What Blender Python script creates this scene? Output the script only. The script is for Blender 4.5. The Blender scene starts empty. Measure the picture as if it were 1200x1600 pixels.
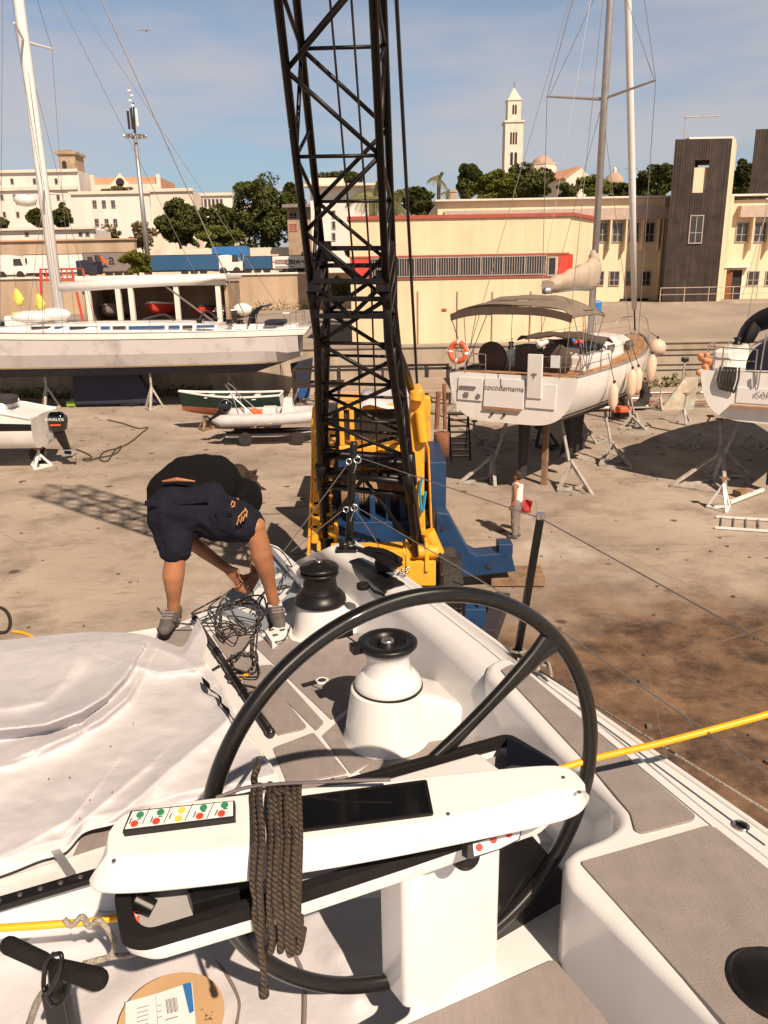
import bpy, bmesh, math, random
import numpy as np
from mathutils import Vector as V, Matrix, noise
S = bpy.context.scene; C = S.collection
random.seed(7); RAD = math.radians
# ------------------------------------------------------------------ camera
F = 1220.0; PITCH = math.atan(F/math.hypot(75, 4050)); ROLL = math.atan2(75, 4050); H = 6.4
FWD = V((0, math.cos(PITCH), -math.sin(PITCH)))
_R0 = V((1, 0, 0)); _D0 = V((0, -math.sin(PITCH), -math.cos(PITCH)))
RI = _R0*math.cos(ROLL) + _D0*math.sin(ROLL); DI = -_R0*math.sin(ROLL) + _D0*math.cos(ROLL)
cd = bpy.data.cameras.new('camera'); cam = bpy.data.objects.new('camera', cd); C.objects.link(cam)
cd.sensor_fit = 'VERTICAL'; cd.sensor_height = 36; cd.lens = 36*F/1600; cd.clip_start = .05; cd.clip_end = 5000
m3 = Matrix((RI, -DI, -FWD)).transposed()
cam.matrix_world = Matrix.Translation((0, 0, H)) @ m3.to_4x4()
S.camera = cam
S.render.resolution_x = 768; S.render.resolution_y = 1024
# ------------------------------------------------------------------ sky + sun
SUN_EL = 45.0; SUN_DIR_XY = (0.446, -0.895)          # towards the sun
az = math.atan2(SUN_DIR_XY[0], SUN_DIR_XY[1])          # clockwise from +Y
w = bpy.data.worlds.new('World'); S.world = w; w.use_nodes = True
nt = w.node_tree; nt.nodes.clear(); N = nt.nodes.new; L = nt.links.new
out = N('ShaderNodeOutputWorld'); bg = N('ShaderNodeBackground'); sky = N('ShaderNodeTexSky')
sky.sky_type = 'NISHITA'; sky.sun_disc = False; sky.sun_elevation = RAD(SUN_EL); sky.sun_rotation = az
sky.dust_density = 2.0; sky.air_density = 1.0; sky.ozone_density = 1.5
tc = N('ShaderNodeTexCoord'); mp = N('ShaderNodeMapping'); mp.inputs['Scale'].default_value = (2.2, 2.2, 9.0); mp.inputs['Rotation'].default_value = (0.12, 0.08, 0.3)
nz = N('ShaderNodeTexNoise'); nz.inputs['Scale'].default_value = 1.15; nz.inputs['Detail'].default_value = 6; nz.inputs['Roughness'].default_value = .5
cr = N('ShaderNodeValToRGB'); cr.color_ramp.elements[0].position = .43; cr.color_ramp.elements[1].position = .60
cr.color_ramp.elements[0].color = (0.27, .27, .27, 1); cr.color_ramp.elements[1].color = (.75, .75, .75, 1)
tint = N('ShaderNodeMix'); tint.data_type = 'RGBA'; tint.blend_type = 'MULTIPLY'; tint.inputs[0].default_value = 1
tint.inputs[7].default_value = (.76, .93, .98, 1)
mx = N('ShaderNodeMix'); mx.data_type = 'RGBA'; mx.inputs[7].default_value = (4.9, 4.5, 4.6, 1)
bg.inputs[1].default_value = .092
L(tc.outputs['Generated'], mp.inputs[0]); L(mp.outputs[0], nz.inputs[0]); L(nz.outputs[0], cr.inputs[0])
sx = N('ShaderNodeSeparateXYZ'); er = N('ShaderNodeValToRGB'); er.color_ramp.elements[0].position = .27; er.color_ramp.elements[1].position = .60
er.color_ramp.elements[0].color = (1, 1, 1, 1); er.color_ramp.elements[1].color = (.07, .07, .07, 1)
zd = N('ShaderNodeMix'); zd.data_type = 'RGBA'; zd.blend_type = 'MULTIPLY'; zd.inputs[0].default_value = 1  # upper sky, out of view, darkened to cut the ambient fill
L(tc.outputs['Generated'], sx.inputs[0]); L(sx.outputs[2], er.inputs[0]); L(er.outputs[0], zd.inputs[7])
L(sky.outputs[0], tint.inputs[6]); L(cr.outputs[0], mx.inputs[0]); L(tint.outputs[2], mx.inputs[6]); L(mx.outputs[2], zd.inputs[6]); L(zd.outputs[2], bg.inputs[0]); L(bg.outputs[0], out.inputs[0])
sl = bpy.data.lights.new('sun', 'SUN'); sun = bpy.data.objects.new('sun', sl); C.objects.link(sun)
sl.energy = 5.0; sl.angle = RAD(.5); sl.color = (1, .81, .63)
e = RAD(SUN_EL); sd = V((SUN_DIR_XY[0]*math.cos(e), SUN_DIR_XY[1]*math.cos(e), math.sin(e)))
sun.rotation_euler = sd.to_track_quat('Z', 'Y').to_euler()
S.view_settings.view_transform = 'Standard'; S.view_settings.look = 'None'
S.view_settings.exposure = 0.4; S.view_settings.gamma = 1; S.view_settings.use_curve_mapping = False

# ------------------------------------------------------------------ measuring helpers (photo pixel -> world point)
def ray(x, y): return FWD + RI*((x-600)/F) + DI*((y-800)/F)
def hz(x, y, z=0.0):                                   # on the horizontal plane z
    d = ray(x, y); return V((0, 0, H)) + d*((z-H)/d.z)
def at(x, y, Y):                                       # on the vertical plane Y
    d = ray(x, y); return V((0, 0, H)) + d*(Y/d.y)
def onray(x, y, D): return V((0, 0, H)) + ray(x, y)*D
def onpl(x, y, p0, n):
    d = ray(x, y); return V((0, 0, H)) + d*((p0-V((0, 0, H))).dot(n)/d.dot(n))

# ------------------------------------------------------------------ materials
def mat(name, col, rough=.6, metal=0, var=.12, scale=3, bump=0, bscale=None, coat=0, spec=.5, alpha=1, dirt=None, dscale=1.2, dpos=(.5, .72)):
    m = bpy.data.materials.new(name); m.use_nodes = True; t = m.node_tree; b = t.nodes['Principled BSDF']
    b.inputs['Roughness'].default_value = rough; b.inputs['Metallic'].default_value = metal
    b.inputs['Coat Weight'].default_value = coat; b.inputs['Coat Roughness'].default_value = .08; b.inputs['Specular IOR Level'].default_value = spec
    tc = t.nodes.new('ShaderNodeTexCoord'); n = t.nodes.new('ShaderNodeTexNoise'); n.inputs['Scale'].default_value = scale; n.inputs['Detail'].default_value = 5
    t.links.new(tc.outputs['Object'], n.inputs[0])
    r = t.nodes.new('ShaderNodeValToRGB'); r.color_ramp.elements[0].position = .3; r.color_ramp.elements[1].position = .7
    r.color_ramp.elements[0].color = tuple(c*(1-var) for c in col)+(1,); r.color_ramp.elements[1].color = tuple(min(1, c*(1+var)) for c in col)+(1,)
    t.links.new(n.outputs[0], r.inputs[0]); last = r.outputs[0]
    if dirt:
        n2 = t.nodes.new('ShaderNodeTexNoise'); n2.inputs['Scale'].default_value = dscale; n2.inputs['Detail'].default_value = 8; n2.inputs['Roughness'].default_value = .65
        t.links.new(tc.outputs['Object'], n2.inputs[0])
        r2 = t.nodes.new('ShaderNodeValToRGB'); r2.color_ramp.elements[0].position = dpos[0]; r2.color_ramp.elements[1].position = dpos[1]
        r2.color_ramp.elements[0].color = (0, 0, 0, 1)
        t.links.new(n2.outputs[0], r2.inputs[0]); k = t.nodes.new('ShaderNodeMix'); k.data_type = 'RGBA'
        t.links.new(r2.outputs[0], k.inputs[0]); t.links.new(last, k.inputs[6]); k.inputs[7].default_value = tuple(dirt)+(1,); last = k.outputs[2]
    t.links.new(last, b.inputs['Base Color'])
    if bump:
        n3 = t.nodes.new('ShaderNodeTexNoise'); n3.inputs['Scale'].default_value = bscale or scale*6; n3.inputs['Detail'].default_value = 4
        t.links.new(tc.outputs['Object'], n3.inputs[0])
        bp = t.nodes.new('ShaderNodeBump'); bp.inputs['Strength'].default_value = bump; bp.inputs['Distance'].default_value = .02
        t.links.new(n3.outputs[0], bp.inputs['Height']); t.links.new(bp.outputs[0], b.inputs['Normal'])
    return m
def wavebump(m, scale, strength, dist=.002, direction='X', kind='BANDS', dark=None):
    t = m.node_tree; b = t.nodes['Principled BSDF']; tc = t.nodes.new('ShaderNodeTexCoord'); wv = t.nodes.new('ShaderNodeTexWave')
    wv.wave_type = kind; wv.bands_direction = direction; wv.inputs['Scale'].default_value = scale
    t.links.new(tc.outputs['Object'], wv.inputs[0]); bp = t.nodes.new('ShaderNodeBump'); bp.inputs['Strength'].default_value = strength; bp.inputs['Distance'].default_value = dist
    t.links.new(wv.outputs[0], bp.inputs['Height']); t.links.new(bp.outputs[0], b.inputs['Normal'])
    return m
def glassmat(name, col, rough=.08, alpha=.35):
    m = mat(name, col, rough, var=.05, spec=.7); m.node_tree.nodes['Principled BSDF'].inputs['Alpha'].default_value = alpha; return m
M = dict(
 gel=mat('gelcoat', (.74, .725, .72), .26, var=.03, scale=1.5, coat=.5, bump=.02, bscale=3, dirt=(.58, .54, .50), dscale=4.5, dpos=(.60, .88)),
 gelw=mat('hull_paint_white', (.80, .77, .74), .3, var=.05, scale=.8, coat=.3, dirt=(.5, .44, .38), dscale=.9, dpos=(.6, .85)),
 taupe=mat('foam_deck', (.285, .245, .232), .85, var=.09, scale=14, bump=.25, bscale=260),
 tarp=mat('pvc_sheet', (.56, .54, .56), .55, var=.04, scale=2, bump=.4, bscale=9, dirt=(.40, .37, .36), dscale=3.6, dpos=(.56, .86)),
 hem=mat('sheet_hem', (.70, .68, .66), .5, var=.05),
 carbon=mat('carbon', (.008, .0065, .006), .3, spec=.4, var=.3, scale=60, coat=.4),
 black=mat('black_plastic', (.010, .009, .009), .38, var=.2, scale=20, spec=.35),
 blackmatt=mat('black_rubber', (.012, .010, .010), .8, spec=.2, var=.2, scale=15, bump=.2, bscale=80),
 screen=mat('display_glass', (.004, .004, .005), .06, var=.1, spec=.8, coat=.6),
 steel=mat('stainless', (.55, .52, .5), .25, .9, var=.1, scale=12),
 alu=mat('aluminium', (.42, .41, .41), .4, .6, var=.12, scale=4),
 galv=mat('weathered_stand_paint', (.40, .365, .33), .7, .1, var=.2, scale=5, dirt=(.2, .11, .06), dscale=6, dpos=(.55, .7)),
 mastw=mat('mast_white', (.74, .72, .70), .4, var=.05),
 navy=mat('navy_antifouling', (.018, .02, .045), .7, var=.25, scale=2),
 blue=mat('crane_blue', (.010, .042, .115), .45, var=.25, scale=3, dirt=(.03, .03, .05), dscale=5, dpos=(.55, .8)),
 ltblue=mat('blue_paint', (.03, .16, .42), .5, var=.15),
 teal=mat('teal_strap', (.02, .28, .42), .6),
 yellow=mat('crane_yellow', (.80, .38, .03), .42, var=.12, scale=2.5, dirt=(.36, .18, .06), dscale=3.5, dpos=(.57, .8)),
 boom=mat('boom_black_paint', (.007, .005, .005), .4, var=.5, scale=8, spec=.3, dirt=(.035, .02, .016), dscale=7, dpos=(.60, .78)),
 skin=mat('skin', (.34, .145, .068), .45, var=.22, scale=7, dirt=(.26, .09, .045), dscale=9, dpos=(.52, .8), bump=.08, bscale=90),
 shirt=mat('black_cotton', (.006, .005, .0055), .95, var=.2, scale=12, bump=.3, bscale=25, spec=.15),
 shorts=mat('navy_cotton', (.009, .0095, .017), .92, var=.25, scale=10, bump=.5, bscale=22, spec=.2),
 hair=mat('hair_brown', (.035, .016, .009), .6, var=.4, scale=60, bump=.6, bscale=120),
 shoe=mat('grey_shoe_mesh', (.10, .085, .078), .8, var=.3, scale=60),
 sock=mat('white_sock', (.75, .73, .7), .9), lime=mat('lime_tab', (.60, .66, .10), .6),
 tee=mat('white_vest', (.72, .70, .68), .9, var=.08, scale=8, bump=.4, bscale=14), pants=mat('grey_trousers', (.20, .165, .14), .9, var=.15, scale=8, bump=.4, bscale=12),
 rope=mat('black_rope', (.035, .028, .022), .9, var=.5, scale=120, bump=.8, bscale=200),
 ropeg=mat('dark_braid_rope', (.075, .052, .036), .85, var=.45, scale=160, bump=1.0, bscale=260),
 ropet=mat('tan_rope', (.33, .29, .24), .9, var=.35, scale=90, bump=.7, bscale=150),
 wire=mat('wire', (.24, .21, .20), .45, .5), wired=mat('dark_wire', (.03, .022, .02), .6),
 hose=mat('yellow_hose', (.85, .42, .015), .45, var=.06, scale=9),
 card=mat('cardboard', (.52, .33, .17), .85, var=.08, scale=6), paper=mat('paper_label', (.74, .73, .72), .6, var=.03), ink=mat('ink', (.03, .03, .03), .7),
 red=mat('red_paint', (.62, .06, .03), .5), green=mat('green_paint', (.03, .22, .10), .5), butyel=mat('button_yellow', (.70, .55, .10), .5),
 orange=mat('orange_ring', (.80, .13, .04), .5, var=.1), 
 ybuild=mat('yellow_render', (.76, .60, .40), .9, var=.05, scale=.35, dirt=(.66, .49, .29), dscale=.5, dpos=(.5, .9)),
 ybuild2=mat('pale_yellow_render', (.76, .62, .43), .9, var=.05, scale=.3, dirt=(.6, .45, .29), dscale=.4, dpos=(.55, .9)),
 mauve=mat('mauve_band', (.46, .36, .30), .9), redtrim=mat('red_trim', (.36, .075, .045), .7), redpan=mat('red_panel', (.58, .05, .03), .6),
 winglass=mat('window_glass', (.035, .03, .03), .12, var=.4, scale=.7, spec=.8), winframe=mat('window_frame', (.36, .31, .28), .6), bars=mat('grey_bars', (.36, .30, .28), .6),
 darkwood=mat('dark_cladding', (.055, .036, .030), .8, var=.35, scale=1.2, bump=.3, bscale=3), door=mat('brown_door', (.22, .085, .03), .7, var=.2, scale=2),
 conc=mat('quay_concrete', (.44, .36, .28), .9, var=.12, scale=.6, dirt=(.26, .20, .15), dscale=.35, dpos=(.48, .8), bump=.3, bscale=3),
 conc2=mat('ramp_concrete', (.30, .245, .20), .95, var=.12, scale=.3, dirt=(.40, .33, .27), dscale=.18, dpos=(.45, .75)),
 beige=mat('beige_wall', (.50, .37, .26), .9, var=.12, scale=.2, dirt=(.30, .22, .16), dscale=.15, dpos=(.5, .85)),
 cream=mat('cream_render', (.76, .70, .64), .9, var=.05, scale=.15, dirt=(.55, .47, .39), dscale=.12, dpos=(.55, .9)),
 stone=mat('old_stone', (.38, .28, .19), .95, var=.2, scale=.5, dirt=(.25, .18, .13), dscale=.6, dpos=(.45, .75), bump=.8, bscale=1.5),
 wstone=mat('white_stone', (.70, .60, .50), .9, var=.08, scale=.3, dirt=(.45, .35, .28), dscale=.25, dpos=(.55, .85)), terra=mat('terracotta', (.55, .30, .18), .9, var=.1, scale=.5), domec=mat('stone_dome', (.42, .30, .22), .9, var=.12, scale=.4),
 dark=mat('deep_dark', (.03, .022, .02), .9), bark=mat('bark', (.12, .08, .055), .95, var=.3, scale=4, bump=.8, bscale=10),
 leaf1=mat('pine_leaf', (.078, .086, .026), .95, spec=.1, var=.5, scale=.5), leaf2=mat('mid_leaf', (.13, .145, .035), .95, spec=.1, var=.45, scale=.5), leaf3=mat('olive_leaf', (.13, .135, .025), .95, spec=.1, var=.35, scale=.6),
 leaf4=mat('dry_leaf', (.16, .12, .05), .85, var=.4, scale=.6), frond=mat('palm_frond', (.13, .13, .05), .7, var=.3, scale=1),
 grass=mat('weeds', (.14, .13, .045), .9, var=.4, scale=1),
 tblue=mat('trailer_blue', (.022, .085, .19), .5, var=.08, scale=.2), tblue2=mat('trailer_bright_blue', (.03, .17, .45), .5), tgrey=mat('trailer_grey', (.22, .18, .175), .6), twhite=mat('truck_white', (.74, .71, .68), .4), tyre=mat('tyre_rubber', (.03, .024, .02), .85, var=.35, scale=6, bump=.5, bscale=12),
 canvas=mat('taupe_canvas', (.20, .155, .12), .95, var=.12, scale=5, bump=.5, bscale=6), canvasd=mat('dark_taupe_canvas', (.085, .06, .047), .95, var=.12, scale=5, bump=.5, bscale=6), canvasb=mat('navy_canvas', (.016, .016, .03), .9, bump=.4, bscale=6), beigec=mat('beige_sailcover', (.46, .37, .285), .9, var=.1, scale=3, bump=.8, bscale=5),
 teak=mat('teak', (.38, .20, .095), .8, var=.2, scale=8), wood=mat('timber', (.24, .15, .09), .9, var=.3, scale=5, bump=.5, bscale=15), fender=mat('cream_fender', (.68, .50, .38), .5, var=.06), 
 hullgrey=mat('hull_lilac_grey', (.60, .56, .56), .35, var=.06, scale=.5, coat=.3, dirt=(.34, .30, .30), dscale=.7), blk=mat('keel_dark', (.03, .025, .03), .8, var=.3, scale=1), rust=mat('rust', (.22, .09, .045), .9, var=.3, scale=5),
 greenh=mat('green_hull', (.008, .025, .016), .5), brownh=mat('brown_hull', (.30, .10, .045), .6, var=.2), ribg=mat('rib_tube', (.50, .49, .50), .6, var=.06), 
 lock=mat('locker_blue_grey', (.25, .28, .32), .5, var=.1, scale=4), clear=glassmat('clear_window', (.3, .3, .32), .1, .25), cabglass=glassmat('cab_glass', (.10, .085, .07), .1, .22),
 stripe=mat('stripe_blue', (.02, .08, .25), .5), gold=mat('stripe_cream', (.65, .52, .30), .5), limeg=mat('lime_bucket', (.22, .36, .05), .6), sky_gull=mat('gull', (.5, .48, .46), .8),
)
wavebump(M['carbon'], 110, .35, .0012, 'DIAGONAL'); wavebump(M['ropeg'], 45, 1, .006, 'DIAGONAL'); wavebump(M['darkwood'], 1.6, .8, .05, 'X')
def stripes(m, sc, direction='X', amt=.16):            # fine colour bands in the material itself (foam decking, cladding)
    t = m.node_tree; b = t.nodes['Principled BSDF']; src = b.inputs['Base Color'].links[0].from_socket
    tc = t.nodes.new('ShaderNodeTexCoord'); mp = t.nodes.new('ShaderNodeMapping'); nz = t.nodes.new('ShaderNodeTexNoise')
    mp.inputs['Scale'].default_value = sc; mp.inputs['Rotation'].default_value = (0, 0, RAD(25) if direction == 'deck' else 0)
    if direction == 'deck': mp.vector_type = 'POINT'
    t.links.new(tc.outputs['Object'], mp.inputs[0]); t.links.new(mp.outputs[0], nz.inputs[0]); nz.inputs['Scale'].default_value = 1; nz.inputs['Detail'].default_value = 3
    r = t.nodes.new('ShaderNodeValToRGB'); r.color_ramp.elements[0].position = .35; r.color_ramp.elements[1].position = .65
    r.color_ramp.elements[0].color = (1-amt,)*3+(1,); r.color_ramp.elements[1].color = (1,)*3+(1,)
    t.links.new(nz.outputs[0], r.inputs[0]); k = t.nodes.new('ShaderNodeMix'); k.data_type = 'RGBA'; k.blend_type = 'MULTIPLY'; k.inputs[0].default_value = 1
    t.links.new(src, k.inputs[6]); t.links.new(r.outputs[0], k.inputs[7]); t.links.new(k.outputs[2], b.inputs['Base Color'])
stripes(M['taupe'], (260, 8, 1), 'deck', .09); stripes(M['darkwood'], (9, 9, .12), 'X', .55); stripes(M['conc'], (1.2, 1.2, .1), 'X', .25); stripes(M['ybuild'], (1.6, 1.6, .08), 'X', .10); stripes(M['ybuild2'], (1.4, 1.4, .08), 'X', .12); stripes(M['cream'], (.5, .5, .04), 'X', .12); stripes(M['gelw'], (3, 3, .4), 'X', .08); stripes(M['beige'], (.5, .5, .05), 'X', .25)

# ------------------------------------------------------------------ geometry builder
class G:
    def __init__(s): s.v = []; s.f = []; s.m = []; s.mi = 0
    def add(s, vs, fs):
        b = len(s.v); s.v += [tuple(x) for x in vs]; s.f += [tuple(b+i for i in f) for f in fs]; s.m += [s.mi]*len(fs); return s
    def box(s, c, d, rz=0, R=None):
        R = R or Matrix.Rotation(rz, 3, 'Z'); c = V(c)
        vs = [c + R @ V((x*d[0]/2, y*d[1]/2, z*d[2]/2)) for x in (-1, 1) for y in (-1, 1) for z in (-1, 1)]
        return s.add(vs, [(0, 1, 3, 2), (4, 6, 7, 5), (0, 4, 5, 1), (2, 3, 7, 6), (0, 2, 6, 4), (1, 5, 7, 3)])
    def prism(s, poly, vec):
        n = len(poly); p = [V(q) for q in poly]; vec = V(vec)
        return s.add(p + [q+vec for q in p], [tuple(range(n)), tuple(range(2*n-1, n-1, -1))] + [(i, (i+1) % n, n+(i+1) % n, n+i) for i in range(n)])
    def bar(s, a, b, wd, ht=None, up=(0, 0, 1)):
        a = V(a); b = V(b); d = (b-a).normalized(); up = V(up)
        if abs(d.dot(up)) > .98: up = V((0, 1, 0))
        x = d.cross(up).normalized(); z = x.cross(d); ht = ht or wd
        q = [a + x*sx*wd/2 + z*sz*ht/2 for sx, sz in ((-1, -1), (1, -1), (1, 1), (-1, 1))]
        return s.prism(q, b-a)
    def tube(s, pts, r, n=8, caps=True):
        pts = [V(p) for p in pts]; k = len(pts); rs = r if isinstance(r, (list, tuple)) else [r]*k
        vs = []; d0 = (pts[1]-pts[0]).normalized(); up = V((0, 0, 1)) if abs(d0.z) < .9 else V((1, 0, 0)); x = d0.cross(up).normalized()
        for i, p in enumerate(pts):
            d = (pts[min(i+1, k-1)] - pts[max(i-1, 0)])
            d = d.normalized() if d.length > 1e-9 else d0
            x = (x - d*x.dot(d)); x = x.normalized() if x.length > 1e-6 else d.orthogonal().normalized(); y = d.cross(x)
            for j in range(n):
                a = 2*math.pi*j/n; vs.append(p + (x*math.cos(a)+y*math.sin(a))*rs[i])
        fs = [(i*n+j, i*n+(j+1) % n, (i+1)*n+(j+1) % n, (i+1)*n+j) for i in range(k-1) for j in range(n)]
        if caps: fs += [tuple(range(n-1, -1, -1)), tuple((k-1)*n+j for j in range(n))]
        return s.add(vs, fs)
    def capsule(s, a, b, ra, rb, n=12):
        a = V(a); b = V(b); d = (b-a).normalized() if (b-a).length > 1e-6 else V((0, 0, 1)); pts = []; rs = []
        for t in (-.98, -.8, -.5, 0): pts.append(a+d*ra*t); rs.append(ra*math.sqrt(max(0, 1-t*t)))
        for t in (0, .5, .8, .98): pts.append(b+d*rb*t); rs.append(rb*math.sqrt(max(0, 1-t*t)))
        return s.tube(pts, rs, n)
    def lathe(s, prof, o=(0, 0, 0), n=32, ax=(0, 0, 1), close=True):
        o = V(o); ax = V(ax).normalized(); x = ax.orthogonal().normalized(); y = ax.cross(x); k = len(prof)
        vs = [o + ax*z + (x*math.cos(2*math.pi*j/n)+y*math.sin(2*math.pi*j/n))*max(r, 1e-4) for r, z in prof for j in range(n)]
        fs = [(i*n+j, i*n+(j+1) % n, (i+1)*n+(j+1) % n, (i+1)*n+j) for i in range(k-1) for j in range(n)]
        if close: fs += [tuple(range(n-1, -1, -1)), tuple((k-1)*n+j for j in range(n))]
        return s.add(vs, fs)
    def torus(s, c, u, w_, R, r, n=64, m=12, a0=0, a1=2*math.pi):
        c = V(c); u = V(u); w_ = V(w_); nn = u.cross(w_).normalized(); full = abs(a1-a0-2*math.pi) < 1e-6; k = n if full else n+1
        vs = []
        for i in range(k):
            a = a0+(a1-a0)*i/n; d = u*math.cos(a)+w_*math.sin(a)
            for j in range(m):
                b = 2*math.pi*j/m; vs.append(c + d*(R+r*math.cos(b)) + nn*r*math.sin(b))
        fs = [(i*m+j, ((i+1) % k)*m+j, ((i+1) % k)*m+(j+1) % m, i*m+(j+1) % m) for i in range(n if full else n) for j in range(m)]
        return s.add(vs, fs)
    def ball(s, c, r, n=12):
        r = r if isinstance(r, (tuple, list)) else (r, r, r); c = V(c); vs = []; k = n//2+1
        for i in range(k):
            a = math.pi*i/(k-1); a = min(max(a, .02), math.pi-.02)
            for j in range(n):
                b = 2*math.pi*j/n; vs.append(c + V((r[0]*math.sin(a)*math.cos(b), r[1]*math.sin(a)*math.sin(b), r[2]*math.cos(a))))
        fs = [(i*n+j, (i+1)*n+j, (i+1)*n+(j+1) % n, i*n+(j+1) % n) for i in range(k-1) for j in range(n)]
        return s.add(vs, fs)
    def grid(s, P):
        r = len(P); c = len(P[0]); return s.add([p for row in P for p in row], [(i*c+j, i*c+j+1, (i+1)*c+j+1, (i+1)*c+j) for i in range(r-1) for j in range(c-1)])
    def obj(s, name, m, parent=None, bevel=0, smooth=False, seg=2, remesh=0, sm=0, thick=0, subd=0, fixn=True):
        me = bpy.data.meshes.new(name); me.from_pydata(s.v, [], s.f)
        ms = m if isinstance(m, (list, tuple)) else [m]
        for q in ms: me.materials.append(M[q] if isinstance(q, str) else q)
        if len(ms) > 1: me.polygons.foreach_set('material_index', s.m)
        if fixn:
            bm = bmesh.new(); bm.from_mesh(me); bmesh.ops.recalc_face_normals(bm, faces=bm.faces); bm.to_mesh(me); bm.free()
        if smooth: me.shade_smooth()
        o = bpy.data.objects.new(name, me); C.objects.link(o)
        if thick: q = o.modifiers.new('thickness', 'SOLIDIFY'); q.thickness = thick; q.offset = 0
        if bevel: q = o.modifiers.new('bevel', 'BEVEL'); q.width = bevel; q.segments = seg; q.limit_method = 'ANGLE'; q.angle_limit = RAD(35)
        if bevel and smooth:
            q = o.modifiers.new('wn', 'WEIGHTED_NORMAL'); q.keep_sharp = False
        if remesh: q = o.modifiers.new('remesh', 'REMESH'); q.mode = 'VOXEL'; q.voxel_size = remesh; q.use_smooth_shade = True
        if sm: q = o.modifiers.new('smooth', 'SMOOTH'); q.iterations = sm; q.factor = .5
        if subd: q = o.modifiers.new('sub', 'SUBSURF'); q.levels = subd; q.render_levels = subd
        if parent is not None: par(o, parent)
        return o
def world(o):
    m = Matrix.LocRotScale(o.location, o.rotation_euler, o.scale)
    return world(o.parent) @ o.matrix_parent_inverse @ m if o.parent else m
def par(o, p): o.parent = p; o.matrix_parent_inverse = world(p).inverted()
def tag(o, label, cat, group=None, kind=None):
    if label: o['label'] = label
    if cat: o['category'] = cat
    if group: o['group'] = group
    if kind: o['kind'] = kind
    return o
def thing(name, label, cat, loc=(0, 0, 0), rz=0, group=None):
    o = bpy.data.objects.new(name, None); C.objects.link(o); o.location = loc; o.rotation_euler = (0, 0, rz); o.empty_display_size = .1
    return tag(o, label, cat, group)
def dup(root, loc=None, rz=None, label=None, group=None, scale=None):
    def cp(o, p):
        c = o.copy(); C.objects.link(c)
        if p: c.parent = p
        for ch in kids[o]: cp(ch, c)
        return c
    kids = {}
    def scan(o):
        kids[o] = list(o.children)
        for ch in o.children: scan(ch)
    scan(root); r = cp(root, None)
    if loc is not None: r.location = loc
    if rz is not None: r.rotation_euler = (0, 0, rz)
    if scale: r.scale = (scale,)*3
    if label: r['label'] = label
    if group: r['group'] = group
    return r
def struct(o): o['kind'] = 'structure'; return o
def text(name, body, size, loc, R, m, parent, ext=.002, shear=0, align='CENTER'):
    cu = bpy.data.curves.new(name, 'FONT'); cu.body = body; cu.size = size; cu.extrude = ext; cu.align_x = align; cu.shear = shear
    t = bpy.data.objects.new(name, cu); C.objects.link(t); dg = bpy.context.evaluated_depsgraph_get(); me = bpy.data.meshes.new_from_object(t.evaluated_get(dg))
    bpy.data.objects.remove(t); me.materials.clear(); me.materials.append(M[m]); o = bpy.data.objects.new(name, me); C.objects.link(o)
    o.matrix_world = Matrix.Translation(loc) @ R.to_4x4()
    o.location = loc; o.rotation_euler = R.to_euler(); par(o, parent); return o
def catmull(p, n=8):
    p = [V(q) for q in p]; p = [p[0]*2-p[1]] + p + [p[-1]*2-p[-2]]; o = []
    for i in range(1, len(p)-2):
        for k in range(n):
            t = k/n; a, b, c, d = p[i-1:i+3]
            o.append(.5*((2*b) + (c-a)*t + (2*a-5*b+4*c-d)*t*t + (3*b-a-3*c+d)*t**3))
    o.append(p[-2]); return o
def rpoly(pts, r, n=5):                                 # round the corners of a polygon of 3-D points
    pts = [V(p) for p in pts]; o = []; k = len(pts)
    for i in range(k):
        a, b, c = pts[i-1], pts[i], pts[(i+1) % k]; rr = r[i] if isinstance(r, (list, tuple)) else r
        if rr <= 0: o.append(b); continue
        da = (a-b); dc = (c-b); q = min(rr, da.length*.45, dc.length*.45); p0 = b+da.normalized()*q; p2 = b+dc.normalized()*q
        for j in range(n+1): t = j/n; o.append(p0*(1-t)**2 + b*2*t*(1-t) + p2*t*t)
    return o
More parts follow.
